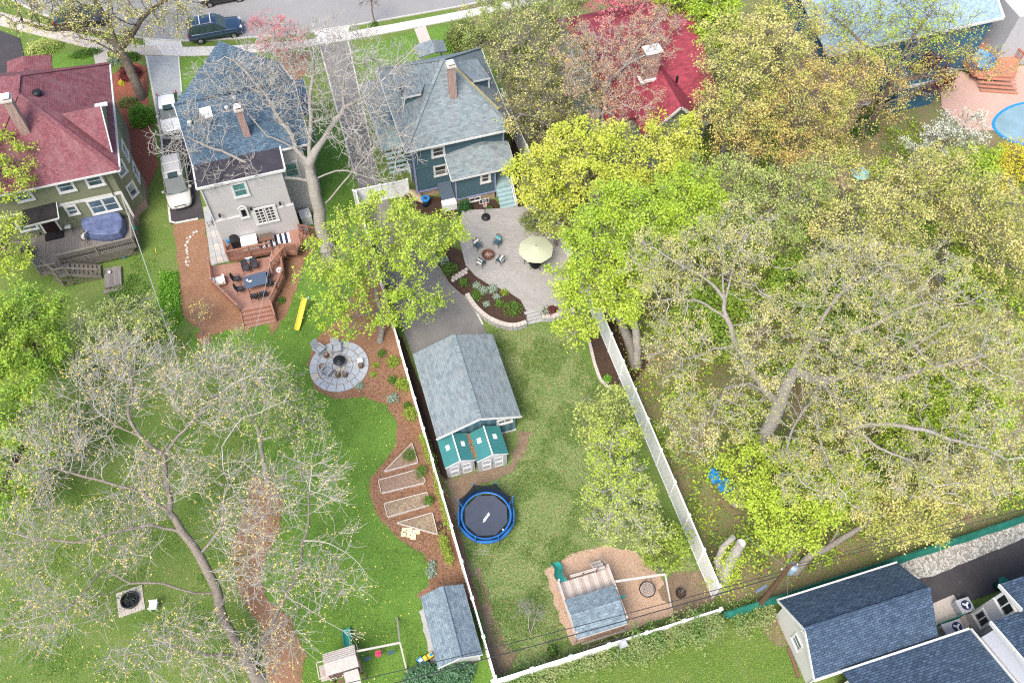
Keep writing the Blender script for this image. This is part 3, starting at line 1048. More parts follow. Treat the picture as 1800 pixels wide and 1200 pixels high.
MB(dk.location).cbox((lo[2] + lo[3]) / 2 + V(0, -.25, -.16), (1.5, .35, .1)).build('lower_step', M_GREYWOOD, dk)

# ================================================================== HOUSE 2: grey clapboard, slate blue roof
h2 = thing('grey_clapboard_house', 'pale grey clapboard house with slate blue shingle roof and french doors onto redwood decks', 'house', (-5, 53, 0))
Z2 = 7.7
YB = 48.05
xl, xr = -8.45, -2.75
walls(h2, xl, xr, YB, 51.0, 0, Z2 - .1, M_GREYSD, 'rear_wing_wall')
walls(h2, xl - .02, xr + .15, YB - .16, YB + .1, .4, 4.0, M_GREYSD, 'lower_storey_wall')
eb0, eb1 = G(345, 329, Z2), G(497, 298, Z2)
eb0.y = eb1.y = YB - .12
fl0, fl1 = G(335, 303, Z2 + .25), G(484, 273, Z2 + .25)
roofface(h2, [eb0, V(xr + .3, eb0.y, Z2), V(xr + .3, 50.3, Z2 + .22), V(eb0.x, 50.3, Z2 + .22)], M_DARKROOF, .12, 'flat_roof')
trimbar(h2, [V(eb0.x, 50.3, Z2 + .2), V(eb0.x, eb0.y, Z2), V(xr + .3, eb0.y, Z2), V(xr + .3, 50.3, Z2 + .2)], .12, .18, name='gutter', dz=-.06)
YM = 50.2
ml, mr = -9.0, -.95
walls(h2, ml + .2, mr - .1, YM + .1, 57.6, 0, 7.6, M_GREYSD, 'main_wall')
re0, re1 = G(332, 303, 7.85), G(547, 262, 7.85)
y_ = YM - .35
rl, rr_ = G(306, 186, 9.2), G(516, 141, 9.2)
rl.y = rr_.y = (rl.y + rr_.y) / 2
mm = G(400, 164, 9.2); mm.y = rl.y
apx = G(385, 72, 12.0)
kx, ky = G(490, 110, 10.0), None
roofface(h2, [V(re0.x + .35, y_, 7.85), V(re1.x, y_, 7.85), rr_, rl], M_BLUESH)
roofface(h2, [rl + V(.1, 0, .02), mm + V(0, 0, .3), apx], M_BLUESH)
roofface(h2, [mm + V(0, 0, .3), rr_ + V(-.1, 0, .02), kx, apx], M_BLUESH)
MB(h2.location).bar(rl + V(0, 0, .03), mm + V(0, 0, .1), .25, .06).bar(mm + V(0, 0, .1), rr_ + V(0, 0, .03), .25, .06).build('ridge_cap', M_NAVYSH, h2)
m = MB(h2.location)
m.poly(rl + V(.1, .1, -.3), apx + V(0, .1, -.1), apx + V(0, .2, -4.6), V(ml + .2, apx.y, 0), rl + V(.3, .1, -8)).poly(apx + V(0, .1, -.1), kx + V(0, .1, -.1), rr_ + V(-.1, .1, -.2), rr_ + V(-.1, .1, -8), apx + V(0, .2, -4.6))
m.build('front_gable_wall', M_GREYSD, h2)
trimbar(h2, [V(re0.x + .35, y_, 7.85), V(re1.x, y_, 7.85)], .12, .16)
trimbar(h2, [V(re0.x + .35, y_, 7.85), rl], .12, .16, name='rake_board')
trimbar(h2, [V(re1.x, y_, 7.85), rr_, kx], .12, .16, name='rake_board')
# east side porch roof
pq = [G(505, 143, 4.2), G(533, 139, 4.2), G(548, 200, 4.2), G(520, 204, 4.2)]
roofface(h2, pq, M_BLUESH, .12, 'side_porch_roof')
trimbar(h2, [pq[1], pq[2], pq[3]], .1, .14)
for q in (pq[1], pq[2]):
    downpipe(h2, (q.x - .15, q.y - .1 + (.2 if q is pq[1] else .2)), 0, 4.1, .07)
RP = (V(re0.x, y_, 7.85), V(re1.x, y_, 7.85), rr_)
chim = onplane(434, 236, *RP)
chimney(h2, chim.x, chim.y, 7.6, 10.7, .5)
c = [onplane(*q, *RP) for q in ((350, 193), (370, 188), (375, 206), (355, 211))]
sk_ = MB(h2.location).slab([p + V(0, 0, .1) for p in c], .22).build('skylight', M_WHITE, h2)
for q in ((413, 176), (400, 194), (335, 220)):
    p = onplane(*q, *RP)
    MB(h2.location).lathe([(.09, -.4), (.1, .25), (.17, .28), (.15, .36), (0, .4)], p, 10).build('vent_pipe', M_TRIM, h2)
p = GY(422, 333, YB); window(h2, V(p.x, YB, p.z), .85, 1.25, glass=M_GLASSG, t=.15)
p = GY(429, 374, YB - .16)
window(h2, V(p.x, YB - .16, p.z), .4, .85, style='plain', glass=M_GLASSD, t=.12)
ar = MB(h2.location)
c = V(p.x, YB - .16, p.z + .53)
ar.tube([c + V(math.cos(a) * .3, -.06, math.sin(a) * .26) for a in [math.pi * i / 8 for i in range(9)]], .06, 6)
ar.build('arched_head', M_TRIM, h2)
p = GY(467, 377, YB - .16)
window(h2, V(p.x, YB - .16, p.z), 1.5, 1.55, style='slider', glass=M_GLASSD, t=.13)
for cx_ in (-.38, .38):
    m = MB(h2.location)
    for j in range(1, 5):
        z = p.z - .78 + 1.55 * j / 5
        m.box(p.x + cx_ - .3, p.x + cx_ + .3, YB - .245, YB - .225, z - .035, z + .035)
    m.box(p.x + cx_ - .035, p.x + cx_ + .035, YB - .247, YB - .224, p.z - .74, p.z + .74)
    for a_ in (-.33, .33): m.box(p.x + cx_ + a_ - .07, p.x + cx_ + a_ + .07, YB - .246, YB - .223, p.z - .76, p.z + .76)
    m.build('french_door', M_TRIM, h2)
for (px, py) in ((386, 378), (441, 366), (492, 357)):
    q = GY(px, py, YB - .2)
    MB(h2.location).box(q.x - .07, q.x + .07, YB - .34, YB - .17, q.z - .12, q.z + .12).build('wall_lantern', M_BLACKM, h2)
p = GY(512, 298, YM + .1); window(h2, V(p.x, YM + .1, p.z), .9, 1.4, glass=M_GLASSG, t=.15)
m = MB(h2.location); m.box(mr - .25, mr - .08, YM + .04, YM + .098, .5, 7.1).build('corner_board', M_TRIM, h2)
downpipe(h2, (xl - .02, YB - .1), .6, Z2 - .2, .055)
downpipe(h2, (mr - .02, YM), .3, 6.9, .05)

# side path and the two decks
sp = struct(bpy.data.objects.new('side_path', None)); COL.objects.link(sp)
rr = random.Random(5)
pl, prr = [G(357, 364, .1), G(371, 466, .1)], [G(369, 361, .1), G(405, 458, .1)]
NY, NX = 9, 3
for j in range(NY):
    for i in range(NX):
        def pt(a, b):
            l = pl[0].lerp(pl[1], b / NY); r_ = prr[0].lerp(prr[1], b / NY)
            return l.lerp(r_, a / NX)
        q = [pt(i, j), pt(i + 1, j), pt(i + 1, j + 1), pt(i, j + 1)]
        c = sum(q, V(0, 0, 0)) / 4
        q = [c + (v - c) * .96 for v in q]
        MB().slab([V(v.x, v.y, .10 + rr.uniform(-.006, .006)) for v in q], .11).build('paving_stone', M_CONC2 if (i == 1 and j in (1, 4, 6, 8)) else M_STONE, sp)

rd = thing('redwood_deck', 'two level redwood deck with baluster railings and steps behind the grey clapboard house', 'deck', (-6.5, 45, 0))
UZ, LZ = 1.25, .6
U = [V(-8.35, YB - .2, UZ), V(-8.3, 46.45, UZ), V(-5.05, 46.4, UZ), V(-4.5, 46.1, UZ), V(-3.3, 45.7, UZ), V(-2.8, 46.5, UZ), V(-2.4, YB - .2, UZ)]
MB(rd.location).slab(U, .14).build('upper_deck_floor', M_REDDECKX, rd)
MB(rd.location).prism([(v.x * .98 - .1, v.y + .1) for v in (U[1], U[2], U[3], U[4], U[5], U[6], U[0])][::-1], UZ - .5, UZ - .16).build('upper_deck_joists', M_REDWOOD, rd)
railing(rd, [U[0] + V(0, -.3, 0), U[1], U[2]], UZ, .95, M_REDWOOD, .12, .11, .04)
railing(rd, [U[3] + V(.1, -.1, 0), U[4]], UZ, .95, M_REDWOOD, .12, .11, .04)
railing(rd, [U[5], U[5] + V(1.9, -.35, -1.0)], UZ, .95, M_REDWOOD, .12, .11, .04, 'stair_railing', every=9)
railing(rd, [U[5] + V(.1, 1.0, 0), U[5] + V(2.0, .7, -1.0)], UZ, .95, M_REDWOOD, .12, .11, .04, 'stair_railing', every=9)
for i in range(6):
    MB(rd.location).cbox(U[5] + V(.3 + i * .29, .4 - .03 * i, -.14 - i * .17), (.3, .95, .04)).build('side_tread', M_REDDECK, rd)
Lw = [G(371, 468, LZ), G(376, 503, LZ), G(424, 547, LZ), G(475, 537, LZ), G(500, 486, LZ), G(497, 455, LZ), V(-4.3, 46.3, LZ), V(-8.4, 46.6, LZ)]
MB(rd.location).slab(Lw, .14).build('lower_deck_floor', M_REDDECK, rd)
m = MB(rd.location)
for a, b in zip(Lw, Lw[1:5]):
    m.bar(a + V(0, .05, -.3), b + V(0, .05, -.3), .04, .34)
m.build('deck_skirt', M_REDWOOD, rd)
railing(rd, [Lw[0], Lw[1], Lw[2] + V(-.1, 0, 0)], LZ, .85, M_REDWOOD, .13, .1, .04, postcap=M_STEEL, every=1.5)
railing(rd, [Lw[3] + V(.1, 0, 0), Lw[4], Lw[5]], LZ, .85, M_REDWOOD, .13, .1, .04, postcap=M_STEEL, every=1.3)
# stairs between the decks
a_, b_ = U[2].lerp(U[3], .3) + V(.1, -.05, 0), V(-5.9, 45.0, LZ)
for i in range(4):
    c = V(-4.75 - i * .27, 46.0 - i * .12, UZ - .15 - i * .15)
    MB(rd.location).cbox(c, (.3, .9, .04), R(25)).build('middle_tread', M_REDDECKX, rd)
railing(rd, [(-4.15, 45.65, UZ), (-5.35, 44.95, LZ + .1)], UZ, .95, M_REDWOOD, .12, .1, .04, 'stair_railing', every=9)
# front steps
l0, l1 = Lw[2], Lw[3]
g0, g1 = G(431, 578, 0), G(484, 566, 0)
for i in range(4):
    t0_, t1_ = i / 4, (i + 1) / 4
    z = LZ - .15 * (i + 1) + .0
    q = [l0.lerp(g0, t0_), l1.lerp(g1, t0_), l1.lerp(g1, t1_), l0.lerp(g0, t1_)]
    MB(rd.location).slab([V(v.x, v.y, max(z, .06)) for v in q], .05).build('step', M_REDDECKX, rd)
    q2 = [q[0], q[1]]
    MB(rd.location).bar(V(q[0].x, q[0].y - .03, z + .075), V(q[1].x, q[1].y - .03, z + .075), .03, .15).build('riser', M_REDWOOD, rd)
MB(rd.location).bar(l0 + V(-.05, 0, -.1), g0 + V(-.05, 0, .0), .06, .3).build('stringer', M_REDWOOD, rd)
MB(rd.location).bar(l1 + V(.05, 0, -.1), g1 + V(.05, 0, 0), .06, .3).build('stringer', M_REDWOOD, rd)
railing(rd, [l1 + V(.12, 0, 0), V(g1.x + .12, g1.y, 0)], LZ, .85, M_REDWOOD, .13, .1, .04, 'step_railing', every=9)

# ================================================================== HOUSE 3: blue house
h3 = thing('blue_clapboard_house', 'dark blue clapboard house with weathered pale blue hipped roof and tall white capped chimney', 'house', (10.5, 53, 0))
E3 = 6.1
a, b, c, d = V(6.38, 48.7, E3), V(14.85, 48.7, E3), V(14.9, 58.2, E3), V(6.2, 58.2, E3)
ap = G(778, 105, 10.4)
for tri in ((a, b, ap), (b, c, ap), (c, d, ap), (d, a, ap)):
    roofface(h3, tri, M_PALESH)
for q in (a, b, c, d): ridgecap(h3, q, ap, M_PALESH)
M_MOSS = plain('mossy_shingles', (.42, .38, .20), .95, 0, .1, .3, 5)
MB(h3.location).bar(b.lerp(ap, .22) + V(0, .25, .06), ap.lerp(b, .12) + V(0, .25, .06), .55, .02).build('moss_streak', M_MOSS, h3)
trimbar(h3, [d, a, b, c], .12, .16)
walls(h3, 6.95, 14.15, 49.25, 57.6, .8, E3 - .02, M_BLUESD)
walls(h3, 7.0, 14.1, 49.3, 57.5, 0, .8, M_TANSD, 'basement_wall')
# rear left clipped corner and its trim
for xx in (6.95, 14.15):
    MB(h3.location).box(xx - .07, xx + .07, 49.19, 49.24, .8, E3 - .1).build('corner_board', M_LILAC, h3)
m = MB(h3.location); m.box(6.9, 14.2, 49.2, 49.245, .74, .9).build('water_table', M_LILAC, h3)
m = MB(h3.location); m.box(6.9, 9.6, 49.2, 49.245, 3.4, 3.5).build('belt_board', M_BLUESD, h3)
p = GY(770, 266, 49.25); window(h3, V(p.x, 49.25, p.z), .8, .85, glass=M_GLASSD, t=.15)
p = GY(774, 299, 49.25); window(h3, V(p.x, 49.25, p.z), .85, .95, glass=M_GLASSD, t=.13)
p = GX(721, 303, 6.95); window(h3, V(6.95, min(p.y, 52), p.z), .95, 1.3, (-1, 0), t=.14)
# dormers
for nm, pts, zz_ in (('l', ((705, 172), (740, 165), (755, 124), (722, 129)), (7.9, 8.75, 9.0, 8.15)),
                     ('r', ((832, 143), (862, 137), (838, 103), (797, 110)), (8.7, 8.0, 8.1, 9.2))):
    q = [G(*pp, z) for pp, z in zip(pts, zz_)]
    dr = roofface(h3, q, M_PALESH, .1, 'dormer_roof')
    i = 0 if nm == 'l' else 1
    s_ = 1 if nm == 'l' else -1
    near, other = q[i], q[1 - i]
    m = MB(h3.location)
    m.poly(near + V(s_ * .15, .12, -.1), near + V(s_ * .15, .12, -1.1), other + V(0, .12, -.15))
    m.poly(near + V(s_ * .15, .12, -.1), near + V(s_ * .15, .12, -1.1), near + V(s_ * .2, 1.9, -1.1), near + V(s_ * .2, 1.9, -.1))
    m.build('dormer_wall', M_BLUESD, dr)
    m = MB(h3.location).bar(near + V(0, -.02, -.06), other + V(0, -.02, -.06), .05, .12)
    m.bar(near + V(s_ * .12, .1, -.1), near + V(s_ * .12, .1, -1.1), .12, .1)
    m.build('dormer_trim', M_TRIM, dr)
c0 = G(795, 177, 8.0)
chimney(h3, c0.x + .1, c0.y + .1, 7.7, 11.2, .52)
# rear addition
AZ = 3.6
A0, A1 = V(9.4, 47.2, AZ), V(14.5, 47.2, AZ)
apx3 = V(12.3, 49.24, 4.9)
roofface(h3, [A0, A1, V(14.5, 49.24, 4.35), apx3, V(9.4, 49.24, 4.35)], M_PALESH, .12, 'lean_to_roof')
trimbar(h3, [V(9.4, 49.2, 4.3), A0, A1, V(14.5, 49.2, 4.3)], .1, .14)
walls(h3, 9.75, 12.95, 47.5, 49.3, .9, AZ, M_BLUESD, 'rear_addition_wall')
walls(h3, 9.8, 12.9, 47.55, 49.3, 0, .9, M_TANSD, 'addition_basement')
m = MB(h3.location); m.box(9.7, 13.0, 47.45, 47.495, .84, .98); m.box(9.7, 9.8, 47.44, 47.494, .98, AZ).box(12.9, 13.0, 47.44, 47.494, .98, AZ)
m.build('addition_trim', M_LILAC, h3)
p = GY(853, 312, 47.5); window(h3, V(p.x, 47.5, p.z), .55, .85, glass=M_GLASSD, t=.16)
p = GY(835, 352, 47.5); window(h3, V(p.x, 47.55, .48), .85, .36, style='slider', glass=M_GLASSD, t=.08)
# back porch stair, pale blue
M_PBLUE = plain('pale_blue_porch_paint', (.30, .42, .44), .55, 0, .3, .06, 3)
MB(h3.location).box(12.96, 14.3, 47.5, 49.2, 1.35, 1.45).build('porch_floor', M_PBLUE, h3)
sb = MB(h3.location).box(13.0, 14.25, 47.45, 47.5, .2, 1.35).build('stair', M_PBLUE, h3)
for i in range(6):
    MB(h3.location).box(13.0, 14.2, 47.42 - .26 * (i + 1), 47.42 - .26 * i, 1.28 - .22 * (i + 1), 1.34 - .22 * (i + 1)).build('tread', M_PBLUE, sb)
    MB(h3.location).box(13.02, 14.18, 47.42 - .26 * i - .02, 47.42 - .26 * i, 1.12 - .22 * (i + 1) + .0, 1.28 - .22 * i).build('riser', M_PBLUE, sb)
MB(h3.location).bar((14.25, 47.5, 2.3), (14.25, 45.9, .9), .1, .07).bar((14.25, 47.45, 1.2), (14.25, 45.85, -.05), .08, .3).bar((14.25, 47.45, 1.3), (14.25, 47.45, AZ), .12, .12).bar((14.25, 45.9, 0), (14.25, 45.9, 1.05), .12, .12).build('stair_rail', M_TRIM, h3)
# cellar door hatch with ramped cover between wall and addition
MB(h3.location).slab([V(8.6, 49.2, 1.4), V(9.7, 49.2, 1.4), V(9.7, 47.9, .8), V(8.6, 47.9, .8)], .1).build('cellar_hatch', plain('slate_hatch', (.07, .10, .14), .6), h3)
MB(h3.location).box(8.55, 9.7, 47.3, 47.9, 0, .75).build('hatch_front', M_WHITE, h3)
# side porch towards the driveway
sp1 = [G(632, 148, 3.5), G(664, 142, 3.5), G(682, 200, 3.5), G(652, 206, 3.5)]
roofface(h3, [sp1[0], sp1[1] + V(.5, 0, .3), sp1[2] + V(.5, 0, .3), sp1[3]], M_PALESH, .12, 'side_porch_roof')
trimbar(h3, [sp1[0], sp1[3], sp1[2]], .1, .14)
fy = sp1[3].y
MB(h3.location).box(sp1[3].x + .2, 6.95, fy - 1.6, fy + 3.2, 1.05, 1.15).build('side_porch_floor', M_PBLUE, h3)
for yy in (fy + .25, fy + 3.6):
    MB(h3.location).bar((sp1[3].x + .3, yy, 0), (sp1[3].x + .3, yy, 3.4), .16, .16).build('porch_post', M_TRIM, h3)
sbb = MB(h3.location).bar((sp1[3].x + .25, fy - 1.5, 2.0), (sp1[3].x + .25, fy + .2, 2.0), .07, .07).bar((sp1[3].x + .25, fy - 1.5, 1.1), (sp1[3].x + .25, fy - 1.5, 2.05), .12, .12).build('side_porch_rail', M_TRIM, h3)
for i in range(5):
    MB(h3.location).box(sp1[3].x + .45, 6.9, fy - 1.98 - .34 * i, fy - 1.72 - .34 * i, .88 - .19 * i, .93 - .19 * i).build('side_tread', M_PBLUE, sbb)
# front porch
q = [G(728, 80, 3.4), G(759, 70, 4.0), G(765, 92, 4.0), G(737, 101, 3.4)]
o1 = roofface(h3, q, M_PALESH, .12, 'front_porch_roof')
MB(h3.location).slab([G(759, 70, 4.0), G(780, 71, 3.4), G(786, 90, 3.4), G(765, 92, 4.0)], .12).build('porch_roof_slope', M_PALESH, o1)
MB(h3.location).box(q[0].x + .3, G(780, 71, 3.4).x - .3, 58.0, q[0].y - .4, 0, 1.0).build('front_porch', M_BLUESD, h3)
for xx in (q[0].x + .4, G(780, 71, 3.4).x - .4):
    MB(h3.location).bar((xx, q[0].y - .5, 1), (xx, q[0].y - .5, 3.4), .16, .16).build('porch_column', M_TRIM, h3)
# ================================================================== red roofed house beyond the trees
h4 = thing('bright_red_roofed_house', 'sage house with bright red roof and rear gable half hidden among blossoming trees', 'house', (28, 53, 0))
z4, zr = 5.6, 8.6
rl4, rr4 = G(1030, 70, zr), G(1216, 28, zr)
ry = (rl4.y + rr4.y) / 2
rl4.y = rr4.y = ry
e40, e41 = G(1050, 215, z4), G(1235, 140, z4)
ey = 47.6
x0, x1 = rl4.x - .3, rr4.x + .2
roofface(h4, [V(x0, ey, z4), V(x1, ey, z4), V(x1, ry, zr), V(x0, ry, zr)], M_REDSH2)
roofface(h4, [V(x1, 2 * ry - ey, z4), V(x0, 2 * ry - ey, z4), V(x0, ry, zr), V(x1, ry, zr)], M_REDSH2)
walls(h4, x0 + .4, x1 - .4, ey + .4, 2 * ry - ey - .4, 0, z4 + .1, M_SAGESD)
for xx in (x0 + .4, x1 - .4):
    MB(h4.location).poly(V(xx, ey + .4, z4), V(xx, 2 * ry - ey - .4, z4), V(xx, ry, zr - .15)).build('gable_wall', M_SAGESD, h4)
gr, g0_ = G(1198, 188, 7.6), G(1158, 122, 7.6)
gx = gr.x
gl, grr = G(1130, 225, 5.2), G(1246, 218, 5.2)
hw = (grr.x - gx)
roofface(h4, [V(gx, gr.y, 7.6), V(gx, ry - 1, 7.6), V(gx - hw, ry - 2, 5.2), V(gx - hw, gr.y, 5.2)], M_REDSH2, .14, 'wing_roof')
roofface(h4, [V(gx, gr.y, 7.6), V(gx, ry - 1, 7.6), V(gx + hw, ry - 2, 5.2), V(gx + hw, gr.y, 5.2)], M_REDSH2, .14, 'wing_roof')
wy = gr.y + .5
MB(h4.location).prism([(gx - hw + .5, wy), (gx + hw - .5, wy), (gx + hw - .5, ey + .5), (gx - hw + .5, ey + .5)], 0, 5.2).build('wing_wall', M_SAGESD, h4)
MB(h4.location).poly(V(gx - hw + .3, wy, 5.15), V(gx + hw - .3, wy, 5.15), V(gx, wy, 7.4)).build('wing_gable', M_SAGESD, h4)
MB(h4.location).bar((gx - hw, gr.y, 5.1), (gx, gr.y, 7.5), .08, .2).bar((gx, gr.y, 7.5), (gx + hw, gr.y, 5.1), .08, .2).build('bargeboard', M_TRIM, h4)
c = G(1140, 135, 7.0)
ch = MB(h4.location).box(c.x - .6, c.x + .55, c.y - .45, c.y + .45, 6.2, 9.6).build('chimney', M_BRICK, h4)
MB(h4.location).box(c.x - .7, c.x + .65, c.y - .5, c.y + .5, 9.6, 9.7).build('chimney_crown', M_WHITE, ch)
MB(h4.location).box(c.x - .85, c.x - .6, c.y - .6, c.y + .3, 6.9, 7.0).box(c.x - .6, c.x + .6, c.y - .62, c.y - .46, 7.0, 7.2).build('flashing', M_WHITE, ch)
for (px, py) in ((1168, 62), (1190, 140)):
    MB(h4.location).lathe([(.1, -.3), (.1, .3), (.0, .32)], G(px, py, 7.8), 8).build('vent_pipe', M_BLACKM, h4)
MB(h4.location).slab([G(1238, 103, 3), G(1250, 101, 3), G(1262, 117, 3), G(1249, 120, 3)], .15).build('side_canopy', M_WHITE, h4)
MB(h4.location).box(gx - 3.2, gx - 2.9, gr.y + 1, gr.y + 8, 0, 3.2).build('side_porch_wall', M_SAGESD, h4)

# ================================================================== far right houses
h5 = thing('brown_roofed_house', 'low house with dull brown shingle roof showing through orange budding trees', 'house', (39, 50, 0))
q = [G(1370, 95, 4.6), G(1518, 55, 4.6), G(1530, 180, 3.6), G(1398, 215, 3.6)]
q2 = [G(1370, 95, 4.6), G(1518, 55, 4.6), G(1505, 10, 3.6), G(1345, 50, 3.6)]
roofface(h5, q, M_BRNSH); roofface(h5, q2, M_BRNSH)
MB(h5.location).prism([((p.x - 39) * .93 + 39, (p.y - 50) * .93 + 50) for p in (q[3], q[2], q2[2], q2[3])], 0, 3.5).build('wall', M_TANSD, h5)
trimbar(h5, [q[3], q[2], q[1]], .1, .15)
h6 = thing('sky_blue_roofed_house', 'blue house with sky blue shingle roof and white gutter above a terrace with a pool', 'house', (50, 54, 0))
q = [G(1545, 68, 5.8), G(1772, 38, 5.8), G(1750, -60, 8.6), G(1440, -40, 8.6)]
q[0].y = q[1].y = (q[0].y + q[1].y) / 2
q[2].y = q[3].y = q[0].y + 5.5
q3 = G(1480, 84, 5.8)
roofface(h6, [V(q[0].x - 5, q[0].y, 5.8), q[1], q[2], V(q[0].x - 6, q[3].y, 8.6)], M_SKYSH)
roofface(h6, [V(q[2].x, q[2].y + 5.5, 5.8), V(q[0].x - 6, q[2].y + 5.5, 5.8), V(q[0].x - 6, q[3].y, 8.6), q[2]], M_SKYSH)
trimbar(h6, [V(q[0].x - 5, q[0].y, 5.8), q[1], q[2]], .22, .2)
M_ROYAL = siding('royal_blue_siding', (.05, .14, .22), (.02, .07, .12), .15, 4)
walls(h6, q[0].x - 4.6, q[1].x - .5, q[0].y + .4, q[0].y + 10, 0, 5.8, M_ROYAL)
for dx in (1.5, 4.5, 7.5):
    window(h6, V(q[0].x - 4 + dx, q[0].y + .4, 4.2), 1.0, 1.2)
p = G(1605, 95, 3)
walls(h6, p.x - 3.2, p.x + 1.0, q[0].y - 2.6, q[0].y + .4, 0, 2.9, M_ROYAL, 'rear_wing_wall')
MB(h6.location).box(p.x - 3.4, p.x + 1.2, q[0].y - 2.8, q[0].y - 2.6, 2.8, 3.0).build('wing_fascia', M_TRIM, h6)
h7 = thing('white_roofed_house', 'grey house with flat white roof cut off at the upper right corner', 'house', (62, 50, 0))
q = [G(1752, -20, 5.5), G(1795, 28, 5.5), G(1880, 20, 5.5), G(1840, -60, 5.5)]
roofface(h7, q, M_WHITE)
MB(h7.location).prism([(p.x * .99 + .5, p.y * .99 + .5) for p in q][::-1], 0, 5.4).build('wall', M_SHEDGREY, h7)

# ================================================================== houses at the lower right corner
h8 = thing('ivory_gabled_garage', 'ivory sided garage with navy shingle roof next to the green screened fence', 'garage', (23, 8, 0))
X0 = 19.95
yt, yb_ = 10.42, 6.1
ze = 2.75
a = V(19.55, 10.45, ze); 
dd_ = G(1578, 988, ze); 
XE = dd_.x
zp = 4.7
yp = 8.3
b = V(19.55, 5.95, ze)
roofface(h8, [V(19.5, 10.6, ze), V(XE, 10.6, ze), V(XE, yp, zp), V(19.5, yp, zp)], M_NAVYSH)
roofface(h8, [V(19.5, 6.0, ze), V(XE, 6.0, ze), V(XE, yp, zp), V(19.5, yp, zp)], M_NAVYSH)
MB(h8.location).bar((19.5, yp, zp + .01), (XE, yp, zp + .01), .3, .03).build('ridge_cap', M_NAVYSH, h8)
walls(h8, X0, XE - .3, 6.2, 10.35, 0, ze, M_IVORY)
MB(h8.location).poly(V(X0, 6.2, ze - .02), V(X0, 10.35, ze - .02), V(X0, yp, zp - .15)).build('gable_wall', M_IVORY, h8)
MB(h8.location).bar((19.5, 6.0, ze - .03), (19.5, yp, zp - .03), .06, .18).bar((19.5, yp, zp - .03), (19.5, 10.6, ze - .03), .06, .18).build('bargeboard', M_TRIM, h8)
trimbar(h8, [V(19.5, 10.65, ze), V(XE, 10.65, ze)], .14, .12)
trimbar(h8, [V(19.5, 5.93, ze), V(XE, 5.93, ze)], .14, .12)
for (px, py, w_, h_) in ((1402, 1128, .75, .95), (1418, 1112, .45, .6)):
    p = GX(px, py, X0)
    window(h8, V(X0, p.y, p.z), w_, h_, (-1, 0), glass=M_GLASS, t=.07)
downpipe(h8, (X0 - .05, 6.1), 0, ze - .1)
h9 = thing('ivory_house', 'ivory sided house with navy shingle roofs reaching into the lower right corner', 'house', (28, 4, 0))
za, zb = 3.1, 4.7
p0, p1 = G(1483, 1182, za), G(1705, 1104, za)
ye = (p0.y + p1.y) / 2
roofface(h9, [V(p0.x, ye, za), V(p1.x, ye, za), V(p1.x, ye - 4, zb), V(p0.x, ye - 4, zb)], M_NAVYSH)
trimbar(h9, [V(p0.x, ye + .05, za), V(p1.x, ye + .05, za)], .16, .14)
trimbar(h9, [V(p1.x + .03, ye, za), V(p1.x + .03, ye - 4, zb)], .1, .2, name='rake_board', dz=.0)
walls(h9, p0.x + .3, p1.x - .3, ye - 8, ye - .4, 0, za, M_IVORY)
# taller block to the right
ZT = 5.5
q0, q1 = G(1741, 1093, ZT), G(1756, 1028, ZT)
XR, yR = q0.x, q0.y
roofface(h9, [V(XR, yR + .02, ZT), V(XR + 10, yR + .02, ZT), V(XR + 10, yR - 6, ZT + 2.4), V(XR, yR - 6, ZT + 2.4)], M_NAVYSH)
MB(h9.location).bar((XR - .02, yR, ZT), (XR - .02, yR - 6, ZT + 2.4), .12, .26).build('rake_board', M_TRIM, h9)
walls(h9, XR + .28, XR + 10, yR - 8, yR - .35, 0, ZT - .02, M_WSID)
MB(h9.location).poly(V(XR + .28, yR - .35, ZT - .03), V(XR + .28, yR - 6, ZT - .03), V(XR + .28, yR - 6, ZT + 2.1)).build('side_gable', M_WSID, h9)
roofface(h9, [V(q1.x, q1.y + .05, ZT), V(q1.x + 9, q1.y + .05, ZT), V(q1.x + 9, yR - .3, ZT + .75), V(q1.x, yR - .3, ZT + .75)], M_NAVYSH)
MB(h9.location).bar((q1.x - .02, q1.y, ZT), (q1.x - .02, yR, ZT + .7), .1, .24).build('rake_board', M_TRIM, h9)
wx = q1.x + .25
walls(h9, wx, wx + 8, yR - .4, q1.y - .3, 0, ZT, M_GREYSD, 'wing_wall')
for (px, py, w_, h_) in ((1727, 1086, .75, 1.2), (1768, 1062, 1.0, 1.15)):
    p = GX(px, py, wx)
    window(h9, V(wx, p.y, min(p.z, ZT - .85)), w_, h_, (-1, 0), glass=M_GLASSD, t=.12, style='slider')
# ================================================================== garage and sheds
gr_ = thing('blue_garage', 'detached light blue garage with faded pale blue gable roof beside the white fence', 'garage', (5.9, 30, 0))
gx0, gx1, gy0, gy1 = 2.95, 8.72, 26.75, 33.55
ge, gp = 2.4, 3.6
gm = (gx0 + gx1) / 2 + .08
roofface(gr_, [V(gx0, gy0, ge), V(gm, gy0, gp), V(gm, gy1, gp), V(gx0, gy1, ge)], M_PALESH)
roofface(gr_, [V(gx1, gy0, ge), V(gm, gy0, gp), V(gm, gy1, gp), V(gx1, gy1, ge)], M_PALESH)
MB(gr_.location).bar((gm, gy0, gp + .015), (gm, gy1, gp + .015), .3, .03).build('ridge_cap', M_PALESH, gr_)
walls(gr_, gx0 + .35, gx1 - .3, gy0 + .35, gy1 - .3, .12, ge, M_BLUESD2)
walls(gr_, gx0 + .3, gx1 - .25, gy0 + .28, gy1 - .3, 0, .12, M_CONC, 'footing')
MB(gr_.location).poly(V(gx0 + .35, gy0 + .349, ge - .01), V(gx1 - .3, gy0 + .349, ge - .01), V(gm, gy0 + .349, gp - .12)).build('gable_wall', M_BLUESD2, gr_)
m = MB(gr_.location)
for xx in (4.0, 5.0, 6.0, 7.0, 8.1): m.box(xx - .03, xx + .03, gy0 + .31, gy0 + .348, .12, ge + .1)
